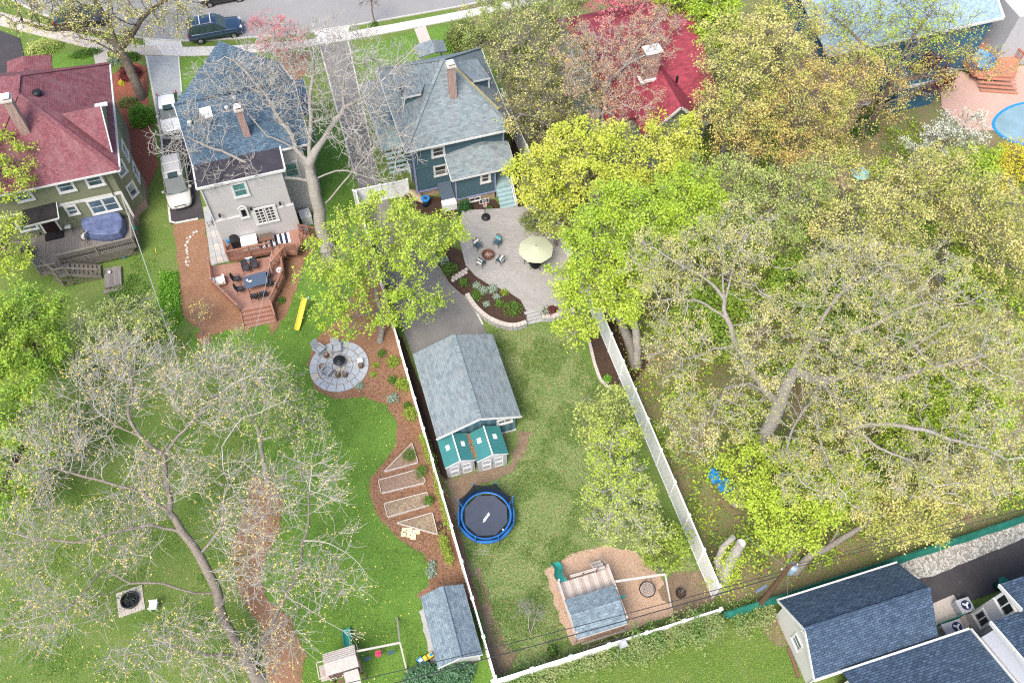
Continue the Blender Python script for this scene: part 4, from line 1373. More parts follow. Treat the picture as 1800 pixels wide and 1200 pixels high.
m.build('wall_batten', M_BLUESD2, gr_, kind='stuff')
MB(gr_.location).bar((gx0 - .03, gy0 - .02, ge - .03), (gm, gy0 - .02, gp - .03), .06, .16).build('bargeboard', M_TRIM, gr_)
MB(gr_.location).bar((gm, gy0 - .02, gp - .03), (gx1 + .03, gy0 - .02, ge - .03), .06, .16).build('bargeboard', M_TRIM, gr_)
p = GY(887, 739, gy0 + .35)
window(gr_, V(p.x, gy0 + .35, 1.75), .85, .42, style='slider', glass=M_GLASSD, t=.13)
MB(gr_.location).box(3.6, 8.0, gy1 - .3, gy1 - .24, .12, 2.2).build('garage_door', M_TRIM, gr_)


def resin_shed(x0, x1, y0, y1, label):
    o = thing('resin_shed', label, 'shed', ((x0 + x1) / 2, (y0 + y1) / 2, 0), group='resin sheds against the garage')
    L = o.location
    xm, he, hp = (x0 + x1) / 2, 1.75, 2.3
    MB(L).box(x0 + .08, x1 - .08, y0 + .06, y1, 0, he).build('wall', M_SHEDGREY, o)
    MB(L).poly(V(x0 + .08, y0 + .055, he - .01), V(x1 - .08, y0 + .055, he - .01), V(xm, y0 + .055, hp - .06)).build('gable_wall', M_TRIM, o)
    for xa in (x0 - .02, x1 + .02):
        rf = MB(L).slab([V(xa, y0, he), V(xm, y0, hp), V(xm, y1, hp), V(xa, y1, he)], .05).build('roof_panel', M_TEALROOF, o)
        rib = MB(L)
        n = 9
        for i in range(n + 1):
            y = y0 + .05 + (y1 - y0 - .1) * i / n
            rib.bar((xa, y, he + .012), (xm, y, hp + .012), .035, .03)
        rib.build('ribs', M_TEALROOF, rf, kind='stuff')
        s = 1 if xa < xm else -1
        t0, t1 = .38, .62
        ya, yb2 = y1 - 1.0, y1 - .65
        f = lambda t: (xa + (xm - xa) * t, he + (hp - he) * t + .035)
        MB(L).slab([V(f(t0)[0], ya, f(t0)[1]), V(f(t1)[0], ya, f(t1)[1]), V(f(t1)[0], yb2, f(t1)[1]), V(f(t0)[0], yb2, f(t0)[1])], .03).build('skylight', M_WHITE, rf)
    MB(L).bar((xm, y0 - .01, hp + .02), (xm, y1, hp + .02), .09, .05).build('ridge_cap', M_TRIM, o)
    for xa in (x0, x1):
        MB(L).bar((xa, y0 - .02, he - .02), (xm, y0 - .02, hp - .03), .04, .07).build('bargeboard', M_TRIM, o)
    for s in (-1, 1):
        cx = xm + s * .42
        d = MB(L).box(cx - .4, cx + .4, y0 + .02, y0 + .05, .06, he - .08).build('door', M_SHEDGREY, o)
        for z0, z1 in ((.18, .85), (.95, 1.55)):
            p_ = MB(L)
            for a_, b_, c_, d_ in ((cx - .28, cx + .28, z0, z0 + .04), (cx - .28, cx + .28, z1 - .04, z1), (cx - .28, cx - .24, z0 + .04, z1 - .04), (cx + .24, cx + .28, z0 + .04, z1 - .04)):
                p_.box(a_, b_, y0 + .004, y0 + .022, c_, d_)
            p_.build('door_moulding', M_WHITE, d)
        MB(L).cbox((xm + s * .06, y0 + .0, 1.0), (.03, .04, .14)).build('handle', M_STEEL, d)


resin_shed(3.0, 5.03, 24.9, 26.95, 'grey shed with teal ribbed roof, the one of the pair nearer the white fence')
resin_shed(5.08, 7.2, 24.72, 26.85, 'grey shed with teal ribbed roof under the garage window, right of its twin')
mm_ = MB()
rr = random.Random(8)
for i in range(260):
    p = V(5.05 + rr.gauss(0, .09), 24.9 + rr.random() * 1.9, 1.80 + rr.random() * .05)
    a = rr.random() * 6.28
    mm_.poly(p, p + V(math.cos(a) * .08, math.sin(a) * .08, .01), p + V(math.cos(a + 1) * .06, math.sin(a + 1) * .06, .03))
tag(mm_.build('dry_leaves', plain('dead_leaves', (.33, .17, .08), .9)), 'brown dry leaves caught in the gap between the two teal roofs', 'leaves', kind='stuff')

sh = thing('grey_shed', 'long low garden shed with pale shingle roof at the end of the mulch bed', 'shed', (.5, 14.5, 0))
ez, ep = 2.0, 2.75
a, b, c, d = G(738, 1047, ez), G(817, 1026, ez), G(846, 1152, ez), G(770, 1172, ez)
sx0, sx1 = (a.x + d.x) / 2, (b.x + c.x) / 2
sy1, sy0 = (a.y + b.y) / 2, (c.y + d.y) / 2
sm = (sx0 + sx1) / 2
roofface(sh, [V(sx0, sy0, ez), V(sm, sy0, ep), V(sm, sy1, ep), V(sx0, sy1, ez)], M_SHEDSH, .1)
roofface(sh, [V(sx1, sy0, ez), V(sm, sy0, ep), V(sm, sy1, ep), V(sx1, sy1, ez)], M_SHEDSH, .1)
MB(sh.location).bar((sm, sy0, ep + .012), (sm, sy1, ep + .012), .28, .025).build('ridge_cap', M_SHEDSH, sh)
walls(sh, sx0 + .15, sx1 - .15, sy0 + .2, sy1 - .15, 0, ez - .06, M_GREYSD)
MB(sh.location).poly(V(sx0 + .15, sy0 + .2, ez - .08), V(sx1 - .15, sy0 + .2, ez - .08), V(sm, sy0 + .2, ep - .1)).build('gable_wall', M_GREYSD, sh)
MB(sh.location).bar((sx0, sy0 - .02, ez - .03), (sm, sy0 - .02, ep - .03), .04, .12).build('bargeboard', M_TRIM, sh)
MB(sh.location).bar((sm, sy0 - .02, ep - .03), (sx1, sy0 - .02, ez - .03), .04, .12).build('bargeboard', M_TRIM, sh)
MB(sh.location).box(sx1 - .25, sx1 - .13, sy0 + .15, sy0 + .198, 0, ez - .1).build('corner_board', M_TRIM, sh)
sheet('crushed_stone', [V(sx0 - .35, sy0 + .1, 0), V(sx0 + .3, sy0 + .1, 0), V(sx0 + .3, sy1 - .1, 0), V(sx0 - .3, sy1 - .2, 0)], .02, M_STONE, .06, .3)


# ================================================================== fences
def vinyl_fence(name, label, line, h=1.8, step=2.4, capm=None, panel=None, picket=False, mat=None, names=None):
    o = thing(name, label, 'fence', (line[0][0], line[0][1], 0))
    mat = mat or M_WHITE
    pts = [Vector((p[0], p[1], 0)) for p in line]
    posts = []
    for a, b in zip(pts, pts[1:]):
        L = (b - a).length
        k = max(1, round(L / step))
        for i in range(k):
            p, q = a.lerp(b, i / k), a.lerp(b, (i + 1) / k)
            d = (q - p).normalized()
            p1, q1 = p + d * .065, q - d * .065
            MB(o.location).bar(p1 + V(0, 0, h / 2 + .03), q1 + V(0, 0, h / 2 + .03), .035, h - .14).build('panel', mat, o)
            MB(o.location).bar(p1 + V(0, 0, h - .02), q1 + V(0, 0, h - .02), .10, .10).build('top_rail', mat, o)
            MB(o.location).bar(p1 + V(0, 0, .08), q1 + V(0, 0, .08), .07, .12).build('bottom_rail', mat, o)
            posts.append(p)
    posts.append(pts[-1])
    for p in posts:
        po = MB(o.location).box(p.x - .065, p.x + .065, p.y - .065, p.y + .065, 0, h + .08).build('post', mat, o)
        MB(o.location).raw([(p.x - .105, p.y - .105, h + .08), (p.x + .105, p.y - .105, h + .08), (p.x + .105, p.y + .105, h + .08), (p.x - .105, p.y + .105, h + .08), (p.x, p.y, h + .15)],
                           [(3, 2, 1, 0), (0, 1, 4), (1, 2, 4), (2, 3, 4), (3, 0, 4)]).build('post_cap', mat, po)
    return o


f0, f1, f2 = G(660, 462, 1.9), G(700, 600, 1.9), G(871, 1192, 1.9)
g0, g1 = G(626, 348, .9), G(716, 325, .9)
vinyl_fence('white_fence', 'long straight white vinyl fence between the mulch bed and the garage', [(f0.x, g0.y - .2), (f1.x, f1.y), (f2.x, f2.y + .1)])
vinyl_fence('white_gate_fence', 'white vinyl fence panel closing the driveway beside the blue house', [(g0.x - .1, g0.y), (g1.x, g0.y - .1)], 1.8, 2.2)
rb0, rb1 = G(1050, 572, 0), G(1252, 1050, 0)
vinyl_fence('white_fence', 'white vinyl fence seen broadside under the trees right of the lawn', [(16.3, 57), (16.4, 48), (16.5, 38), (rb0.x, rb0.y), (rb1.x, rb1.y)], 2.35)
b0, b1 = G(866, 1196, 1.9), G(1268, 1069, 1.9)
vinyl_fence('white_fence', 'ivy covered white fence along the back of the play yard', [(b0.x, b0.y), ((b0.x + b1.x) / 2, (b0.y + b1.y) / 2), (b1.x, b1.y)], 1.8)
# green screened chain link
cf = thing('green_screen_fence', 'chain link fence with green privacy screen along the gravel strip', 'fence', (24, 11.4, 0))
M_SCREEN = plain('green_screen_fabric', (.015, .115, .085), .8, 0, .1, .2, 2, (.03, .19, .15))
cl = [G(1275, 1075, 1.4), G(1350, 1052, 1.4), G(1500, 1003, 1.4), G(1620, 965, 1.4), G(1800, 906, 1.4), G(1960, 852, 1.4)]
rr = random.Random(11)
for a, b in zip(cl, cl[1:]):
    k = max(1, round((b - a).length / 2.2))
    for i in range(k):
        p, q = a.lerp(b, i / k), a.lerp(b, (i + 1) / k)
        j = rr.uniform(-.06, .06)
        n_ = 5
        vs, fs = [], []
        for t in range(n_ + 1):
            u = p.lerp(q, t / n_)
            bul = .05 * math.sin(t / n_ * math.pi) + .0
            vs += [(u.x, u.y + bul * .5, 1.12 - .04 * math.sin(t / n_ * math.pi) + j * .3), (u.x + j, u.y - .22 - bul, .6), (u.x, u.y - .10, .02)]
        for t in range(n_):
            fs += [(3 * t, 3 * t + 3, 3 * t + 4, 3 * t + 1), (3 * t + 1, 3 * t + 4, 3 * t + 5, 3 * t + 2)]
        MB(cf.location).raw(vs, fs).build('screen_panel', M_SCREEN, cf)
        MB(cf.location).tube([(p.x, p.y + .05, 0), (p.x, p.y + .05, 1.2)], .035, 6).build('post', M_SCREEN, cf)
    MB(cf.location).tube([V(a.x, a.y + .05, 1.14), V(b.x, b.y + .05, 1.14)], .025, 6).build('top_rail', M_SCREEN, cf)
# ================================================================== patio terrace
PZ = .5
pat = struct(bpy.data.objects.new('patio', None)); COL.objects.link(pat)
pp = [(812, 370), (880, 366), (960, 360), (1000, 440), (1000, 540), (975, 560), (940, 545), (925, 546), (915, 527), (893, 512), (860, 500), (836, 485), (818, 465), (812, 440), (806, 410)]
P = [G(x, y, PZ) for x, y in pp]
MB().slab(P, .5).build('patio_surface', M_PAVER, pat)
edge = along_world = [V(P[i].x, P[i].y, 0) for i in (11, 10, 9, 8, 7)]
bed = [(765, 455), (790, 495), (817, 518), (850, 555), (895, 570), (924, 566), (926, 546), (915, 527), (893, 512), (860, 500), (836, 485), (818, 465), (808, 440), (790, 430)]
zb_ = [.10, .22, .34, .47, .48, .48, .48, .47, .47, .47, .47, .47, .47, .3]
bm_ = MB()
bp_ = [G(x, y, z) for (x, y), z in zip(bed, zb_)]
nb = len(bp_)
cen = sum((Vector(p) for p in bp_), V(0, 0, 0)) / nb
bm_.raw(bp_ + [V(cen.x, cen.y, .42)] + [V(p.x, p.y, 0) for p in bp_], [(i, (i + 1) % nb, nb) for i in range(nb)] + [((i + 1) % nb, i, nb + 1 + i, nb + 1 + (i + 1) % nb) for i in range(nb)])
bm_.build('garden_bed', M_DKMULCH, kind='structure')
# little brick path across the bed
bpth = struct(bpy.data.objects.new('bed_path', None)); COL.objects.link(bpth)
a, b = G(794, 492, .3), G(822, 475, .49)
for i in range(5):
    for j in range(2):
        p = a.lerp(b, (i + .5) / 5) + V(.12, .28, 0) * (j - .5)
        MB().cbox((p.x, p.y, .34 + .035 * i), (.22, .24, .12), R(30)).build('path_brick', M_CONC2, bpth)
# retaining wall, stone by stone
rw = thing('stone_retaining_wall', 'curved low stone retaining wall with pale capstones around the patio planting', 'wall', (9, 36, 0))
line = smooth_loop([G(821, 520, .25), G(834, 538, .4), G(855, 556, .5), (G(880, 568, .5)), (G(905, 572, .5)), G(925, 566, .5)], 5, False)
line2 = smooth_loop([G(953, 556, .5), G(968, 556, .5), G(985, 552, .5), G(1010, 545, .5)], 5, False)
rr = random.Random(21)
caps, sts = 0, 0
for ln in (line, line2):
    pts = [V(p.x, p.y, 0) for p in ln]
    acc = [0]
    for a, b in zip(pts, pts[1:]): acc.append(acc[-1] + (b - a).length)

    def at(s):
        s = min(max(s, 0), acc[-1])
        for i in range(len(acc) - 1):
            if s <= acc[i + 1] + 1e-9:
                return pts[i].lerp(pts[i + 1], (s - acc[i]) / max(acc[i + 1] - acc[i], 1e-9))
        return pts[-1]
    s = 0
    while s < acc[-1] - .05:
        L = rr.uniform(.26, .4)
        a, b = at(s), at(s + L - .015)
        MB(rw.location).bar(a + V(0, 0, .54), b + V(0, 0, .54), .34 + rr.uniform(-.02, .02), .08).build('capstone', M_CONC2, rw)
        s += L
    for row in range(3):
        s = -row * .12
        while s < acc[-1] - .05:
            L = rr.uniform(.2, .42)
            a, b = at(max(s, 0)), at(s + L - .012)
            if (b - a).length > .06:
                MB(rw.location).bar(a + V(0, 0, .085 + row * .168), b + V(0, 0, .085 + row * .168), .27 + rr.uniform(-.02, .03), .158).build('stone', M_STONE, rw)
            s += L
# garden steps
gs = thing('stone_steps', 'flight of four grey stone steps up to the paver patio', 'steps', (11.5, 35.5, 0))
s0, s1 = G(921, 548, .5), G(949, 541, .5)
e0, e1 = G(926, 572, 0), G(954, 565, 0)
for i in range(4):
    t0_, t1_ = i / 4, (i + 1) / 4 + .02
    z = .49 - .122 * i
    q = [s0.lerp(e0, t0_), s1.lerp(e1, t0_), s1.lerp(e1, t1_), s0.lerp(e0, t1_)]
    MB(gs.location).slab([V(v.x, v.y, z) for v in q], .06).build('step', M_STONE, gs)
    MB(gs.location).slab([V(v.x, v.y + .03, z - .06) for v in q], .09).build('riser_block', M_CONC2, gs)


def plant(x, y, z, r, h, mat, label, cat='plant', name='plant', n=90, leaf=.07, group=None, up=.5, seed=0):
    """a low plant: leaf sprays around short stems"""
    rr = np.random.default_rng(seed + int(abs(x * 100 + y * 37)))
    th = rr.uniform(0, 2 * np.pi, n)
    u = rr.uniform(0, 1, n) ** .5
    zz = rr.uniform(.05, 1, n)
    rad = u * np.sqrt(np.clip(1 - (zz * .9) ** 2, .05, 1)) * r
    c = np.stack([rad * np.cos(th), rad * np.sin(th), zz * h], 1)
    v, f = leaf_quads(c, leaf, rr, 3, leaf * 1.1, up)
    me = np_mesh('leaves', v, f, mat)
    o = bpy.data.objects.new(name, me)
    COL.objects.link(o)
    o.location = (x, y, z)
    tag(o, label, cat, group)
    st = MB()
    for k in range(5):
        a = k * 1.26
        st.tube([(0, 0, -.02), (math.cos(a) * r * .5, math.sin(a) * r * .5, h * .6)], .012, 4)
    so = st.build('stem', M_GREYWOOD, o)
    return o


def np_mesh(name, v, f, mat, smooth=False):
    me = bpy.data.meshes.new(name)
    me.vertices.add(len(v))
    me.vertices.foreach_set('co', np.ascontiguousarray(v, dtype=np.float32).ravel())
    k = f.shape[1]
    me.loops.add(f.size)
    me.loops.foreach_set('vertex_index', np.ascontiguousarray(f, dtype=np.int32).ravel())
    me.polygons.add(len(f))
    me.polygons.foreach_set('loop_start', np.arange(0, f.size, k, dtype=np.int32))
    if smooth: me.polygons.foreach_set('use_smooth', np.ones(len(f), dtype=bool))
    me.materials.append(mat)
    me.update(calc_edges=True)
    return me


def leaf_quads(c, size, rr, k=4, spread=.1, up=.8, asp=.62):
    """k pointed leaves (diamonds) round every centre in c"""
    n = len(c) * k
    cc = np.repeat(c, k, 0) + rr.normal(0, 1, (n, 3)) * spread * np.array([1, 1, .7])
    nr = rr.normal(0, 1, (n, 3))
    nr[:, 2] += up * 1.6
    nr /= np.linalg.norm(nr, axis=1)[:, None]
    t = rr.normal(0, 1, (n, 3))
    t -= nr * (t * nr).sum(1)[:, None]
    t /= np.linalg.norm(t, axis=1)[:, None]
    b = np.cross(nr, t)
    s = size * rr.uniform(.6, 1.35, n)[:, None]
    v = np.stack([cc - t * s, cc + b * s * asp + t * s * .1, cc + t * s, cc - b * s * asp + t * s * .1], 1).reshape(-1, 3)
    f = np.arange(n * 4).reshape(-1, 4)
    return v, f


L_GREEN = leafmat('green_leaves', (.10, .20, .035), (.16, .30, .05))
L_LIME = leafmat('lime_leaves', (.25, .36, .05), (.36, .46, .08))
L_DARK = leafmat('dark_evergreen', (.025, .09, .03), (.05, .15, .045), trans=.15)
L_SILV = leafmat('silvery_leaves', (.25, .34, .25), (.36, .44, .34), trans=.2)
L_RED = leafmat('dark_red_leaves', (.13, .025, .035), (.22, .05, .05))
L_PINK = leafmat('pink_blossom', (.70, .16, .22), (.85, .32, .36))
L_WHITEB = leafmat('white_blossom', (.75, .75, .68), (.62, .66, .50))
L_YEL = leafmat('yellow_blossom', (.80, .68, .06), (.65, .60, .08))

for (px, py, r, h, m_, lb) in ((815, 498, .36, .35, L_GREEN, 'round green shrub nearest the brick path in the dark mulch bed'), (838, 503, .28, .25, L_SILV, 'small pale green perennial at the curved patio edge'),
                               (838, 520, .5, .3, L_GREEN, 'spreading green plant behind the retaining wall curve'), (850, 512, .4, .35, L_SILV, 'silvery plant in the middle of the patio bed'),
                               (866, 509, .42, .3, L_SILV, 'grey leaved sprawling plant close to the patio pavers'), (873, 522, .25, .2, L_SILV, 'tiny silver plant in the open mulch'),
                               (855, 535, .24, .2, L_SILV, 'small mint green tuft above the capstones'), (878, 535, .36, .3, L_GREEN, 'round bright green tuft near the capstones'),
                               (887, 515, .3, .25, L_LIME, 'yellowish sparse plant below the patio edge'), (902, 545, .75, .5, L_GREEN, 'large spreading juniper beside the stone steps'),
                               (790, 475, .7, .5, L_GREEN, 'leafy shrub between driveway and patio'), (780, 460, .45, .4, L_SILV, 'pale shrub at the top of the driveway bed')):
    p = G(px, py, .42)
    plant(p.x, p.y, .4, r, h, m_, lb, 'shrub', 'shrub', int(60 + 220 * r), .055)
p = G(960, 548, .5)
plant(p.x, p.y, .45, .35, .3, L_SILV, 'pinkish grey plant right of the stone steps', 'shrub', 'shrub')


# ================================================================== outdoor furniture
def metal_chair(label, group, seat=M_BLACKM, cushion=None, pillow=None):
    t = thing('patio_chair', label, 'chair', (0, 0, 0), 0, group)
    fr = MB()
    for s in (-1, 1):
        fr.tube([(s * .25, .22, 0), (s * .26, .20, .62), (s * .26, -.22, .64)], .018, 6)
        fr.tube([(s * .25, -.26, 0), (s * .24, -.20, .42), (s * .22, -.32, .92)], .018, 6)
    fr.tube([(-.22, -.32, .92), (-.12, -.345, .98), (.12, -.345, .98), (.22, -.32, .92)], .018, 6)
    fr.build('frame', M_BLACKM, t)
    MB().cbox((0, 0, .42), (.48, .46, .035)).build('seat', seat, t)
    b = MB()
    for i in range(5):
        x = -.16 + .08 * i
        b.bar((x, -.20, .44), (x, -.335, .95), .018, .018)
    b.build('backrest', M_BLACKM, t)
    if cushion: MB().cbox((0, .01, .46), (.44, .42, .06)).build('seat_cushion', cushion, t)
    if pillow: MB().cbox((0, -.19, .66), (.42, .12, .34), 0, R(-16)).build('pillow', pillow, t)
    return t


stripe = NB('striped_cushion', .85)
wv = stripe.n('ShaderNodeTexWave', wave_type='BANDS', bands_direction='Z')
wv.inputs['Scale'].default_value = 3.4
stripe.l(stripe.coord(), wv.inputs['Vector'])
mr = stripe.n('ShaderNodeMapRange'); mr.inputs[1].default_value = .45; mr.inputs[2].default_value = .55
stripe.l(wv.outputs[0], mr.inputs[0])
stripe.base(stripe.mix(mr.outputs[0], (.02, .36, .38), (.78, .78, .76)))
DKSEAT = plain('dark_teal_sling', (.05, .10, .13), .7)
fp = G(858, 451, PZ)
fire = thing('fire_pit', 'round rusty steel fire pit full of pale ash ringed by four patio chairs', 'fire pit', (fp.x, fp.y, PZ))
MB().lathe([(.32, .02), (.42, .12), (.46, .30), (.50, .32), (.47, .34), (.42, .30), (.38, .2), (0, .2)], n=24).build('bowl', M_RUST, fire)
rr = random.Random(2)
for i in range(7):
    a = rr.random() * 3
    MB().tube([(-.25 * math.cos(a) + rr.uniform(-.1, .1), -.25 * math.sin(a), .24), (.25 * math.cos(a), .25 * math.sin(a) + rr.uniform(-.1, .1), .27)], .04, 6).build('log', M_ASH, fire)
for k in range(3):
    a = k * 2.1
    MB().bar((.33 * math.cos(a), .33 * math.sin(a), 0), (.36 * math.cos(a), .36 * math.sin(a), .15), .05).build('foot', M_RUST, fire)
for (px, py, rz, pil, lb) in ((840, 437, -135, M_CREAMCL, 'black patio chair with white cushion upper left of the fire pit'), (874, 431, 150, stripe.m, 'black patio chair with teal and white striped cushion'),
                              (846, 466, -40, M_CREAMCL, 'black patio chair lower left of the fire pit with a teal edged cushion'), (879, 462, 50, M_CREAMCL, 'black patio chair lower right of the fire pit with its cushion turned away')):
    p = G(px, py, PZ)
    c = metal_chair(lb, 'chairs around the patio fire pit', DKSEAT, None, pil)
    c.location = (p.x, p.y, PZ)
    d = Vector((fp.x - p.x, fp.y - p.y))
    c.rotation_euler = (0, 0, math.atan2(-d.x, d.y))
# umbrella with table and chair
p = G(942, 436, 2.7)
um = thing('patio_umbrella', 'octagonal sage green umbrella open over a patio table', 'umbrella', (p.x, p.y, PZ))
top = []
for k in range(8):
    a, b = k * math.pi / 4, (k + 1) * math.pi / 4
    r_ = 1.32
    m = MB()
    m.poly(V(0, 0, 2.45), V(r_ * math.cos(a), r_ * math.sin(a), 2.02), V(r_ * .99 * math.cos((a + b) / 2) * .96, r_ * .99 * math.sin((a + b) / 2) * .96, 2.03), V(r_ * math.cos(b), r_ * math.sin(b), 2.02))
    m.build('canopy_panel', M_UMB, um)
    MB().bar((0, 0, 2.4), (r_ * math.cos(a), r_ * math.sin(a), 2.0), .015).build('rib', M_BLACKM, um)
MB().tube([(0, 0, 0), (0, 0, 2.55)], .025, 8).build('pole', M_BLACKM, um)
MB().lathe([(.3, 0), (.28, .06), (.05, .12), (.04, .2)]).build('base', M_BLACKM, um)
tb = thing('patio_table', 'dark round patio table under the sage umbrella', 'table', (p.x + .02, p.y, PZ))
MB().lathe([(.07, .70), (.6, .70), (.6, .73), (.07, .73), (.07, .70)], n=24).build('table_top', M_BLACKM, tb)
for k in range(4):
    a = k * math.pi / 2 + .4
    MB().tube([(.5 * math.cos(a), .5 * math.sin(a), 0), (.4 * math.cos(a), .4 * math.sin(a), .7)], .02, 6).build('leg', M_BLACKM, tb)
q = G(929, 462, PZ)
c = metal_chair('black patio chair peeking out beneath the sage umbrella', 'chairs of the umbrella table', M_BLACKM)
c.location = (q.x, q.y, PZ); c.rotation_euler = (0, 0, R(-40))
# basketball hoop
p = G(854, 383, PZ)
bh = thing('basketball_hoop', 'child size basketball hoop with black backboard and dark base on the patio edge', 'basketball hoop', (p.x, p.y, PZ))
MB().lathe([(.30, 0), (.36, .05), (.33, .18), (.1, .26), (0, .26)], n=18).build('base', M_BLACK, bh, True)
MB().tube([(0, .15, .2), (0, .3, 1.5)], .035, 8).build('pole', M_BLACK, bh)
bb = MB().cbox((0, .33, 1.65), (.75, .03, .5)).build('backboard', M_GLASSD, bh)
m = MB()
for a_, b_ in (((-.37, 1.41), (.37, 1.41)), ((.37, 1.41), (.37, 1.89)), ((.37, 1.89), (-.37, 1.89)), ((-.37, 1.89), (-.37, 1.41)), ((-.15, 1.5), (.15, 1.5)), ((.15, 1.5), (.15, 1.72)), ((.15, 1.72), (-.15, 1.72)), ((-.15, 1.72), (-.15, 1.5))):
    m.bar((a_[0], .31, a_[1]), (b_[0], .31, b_[1]), .025)
m.build('backboard_lines', M_WHITE, bb)
m = MB().tube([(.17 * math.cos(a), .13 + .17 * math.sin(a), 1.48) for a in [i * math.pi / 8 for i in range(16)]], .014, 6, closed=True)
m.build('rim', plain('red_rim', (.6, .05, .05), .5), bh)
m = MB()
for i in range(12):
    a, b = i * math.pi / 6, (i + 1) * math.pi / 6
    m.bar((.17 * math.cos(a), .13 + .17 * math.sin(a), 1.48), (.1 * math.cos(b), .13 + .1 * math.sin(b), 1.2), .012)
    m.bar((.17 * math.cos(b), .13 + .17 * math.sin(b), 1.48), (.1 * math.cos(a), .13 + .1 * math.sin(a), 1.2), .012)
m.build('net', M_WHITE, bh, kind='stuff')
p = G(944, 385, 1.0)
bbh = thing('birdbath', 'pale stone birdbath in the shrubs by the right fence', 'birdbath', (p.x, p.y, .0))
MB().lathe([(.22, 0), (.12, .1), (.08, .7), (.3, .85), (.34, .92), (.28, .88), (0, .84)], n=20).build('basin', M_CONC2, bbh, True)
MB().lathe([(.27, 0), (.27, .01), (0, .01)], (0, 0, .87), 16).build('water', M_GLASS, bbh)
# kayak, bin and frames beside the blue house
p = G(733, 333, 1.0)
ky = thing('upturned_boat', 'small tan boat hull leaning against the blue house corner', 'boat', (p.x - .1, p.y - .3, .25), R(25))
hl = MB()
ns = 9
prof = [(math.sin(math.pi * i / (ns - 1)) ** .7 * .36 + .01, -1.0 + 2.0 * i / (ns - 1)) for i in range(ns)]
for w_, y_ in prof:
    pass
vs, fs = [], []
for w_, y_ in prof:
    for j in range(7):
        a = math.pi * j / 6
        vs.append((w_ * math.cos(a), y_, .32 * (w_ / .37) * math.sin(a) + .3))
for i in range(ns - 1):
    for j in range(6):
        fs.append((i * 7 + j, i * 7 + j + 1, (i + 1) * 7 + j + 1, (i + 1) * 7 + j))
hl.raw(vs, fs).build('hull', plain('tan_hull', (.42, .31, .24), .5), ky, True)
MB().tube([(0, -.95, .30), (0, 0, .64), (0, .95, .30)], .03, 6).build('keel', M_GREYWOOD, ky)
p = G(715, 350, .3)
cfm = thing('cold_frame', 'small open white cold frame planter near the boat hull', 'planter', (p.x, p.y, 0), R(20))
for (a_, b_, c_, d_) in ((-.35, .35, -.5, -.45), (-.35, .35, .45, .5), (-.35, -.3, -.45, .45), (.3, .35, -.45, .45)):
    MB().box(a_, b_, c_, d_, 0, .35).build('board', M_PALEWOOD, cfm)
MB().box(-.3, .3, -.45, .45, 0, .2).build('soil', M_DKMULCH, cfm)
p = G(748, 352, .6)
bn = thing('blue_bin', 'dark blue round bin against the tan basement wall', 'bin', (p.x, p.y, 0))
MB().lathe([(.27, 0), (.32, .75), (.34, .8), (.0, .86)], n=18).build('bin_body', plain('navy_plastic', (.03, .08, .16), .5), bn, True)
MB().lathe([(.345, .78), (.345, .83)], n=18).build('rim', M_BLUEP, bn)

# ================================================================== trampoline
p = G(854.5, 905, .8)
tr = thing('trampoline', 'round trampoline with blue pad and drooping dark safety net on the worn grass', 'trampoline', (p.x, p.y, 0))
RT = 1.85
RI = 1.50
for k in range(8):
    m = MB()
    n = 6
    vs, fs = [], []
    for i in range(n + 1):
        a = (k + i / n * .985) * math.pi / 4
        for r_, z_ in ((RI, .80), (RI + .05, .84), (RT - .04, .84), (RT, .80), (RT + .01, .66)):
            vs.append((r_ * math.cos(a), r_ * math.sin(a), z_))
    for i in range(n):
        fs += [(i * 5 + j, i * 5 + j + 1, (i + 1) * 5 + j + 1, (i + 1) * 5 + j) for j in range(4)]
    m.raw(vs, fs).build('pad_section', M_BLUEPAD, tr)
mt = [(1.50 * math.cos(a) if i % 2 == 0 else 1.46 * math.cos(a), (1.50 if i % 2 == 0 else 1.46) * math.sin(a)) for i, a in enumerate([k * math.pi / 8 + .3 for k in range(16)])]
MB().prism(mt, .66, .67).build('bed_edge', M_BLACK, tr)
sag = MB()
vs = [(0, 0, .70)]
for r_, z_ in ((.6, .72), (1.1, .745), (1.45, .775)):
    vs += [(r_ * math.cos(k * math.pi / 4 + .15), r_ * math.sin(k * math.pi / 4 + .15), z_ + .003) for k in range(8)]
fs = [(0, 1 + k, 1 + (k + 1) % 8) for k in range(8)]
for j in range(2):
    fs += [(1 + j * 8 + k, 1 + (j + 1) * 8 + k, 1 + (j + 1) * 8 + (k + 1) % 8, 1 + j * 8 + (k + 1) % 8) for k in range(8)]
mat_ = sag.raw([(x, y, z + .01) for x, y, z in vs], fs).build('jumping_mat', M_MAT, tr)
m = MB()
rr = random.Random(4)
th = R(40)
for i in range(5):
    u = -.26 + .13 * i
    c = V(u * math.cos(th), u * math.sin(th) - .12, .745)
    m.cbox(c + V(.0, .02, 0), (.17, .08, .006), th + R(55)).cbox(c + V(-.05, -.06, .001), (.13, .07, .006), th - R(30))
m.build('printed_logo', M_WHITE, mat_)
for k in range(8):
    a = k * math.pi / 4 + .15
    x, y = (RT + .03) * math.cos(a), (RT + .03) * math.sin(a)
    po = MB().tube([(x, y, 0), (x, y, 1.0)], .022, 6).build('leg', M_STEEL, tr)
    MB().tube([(x, y, .7), (x * 1.0, y * 1.0, 1.95 if k in (1, 2, 3, 0) else 1.6)], .045, 8).build('net_pole', M_BLUEFR, tr)
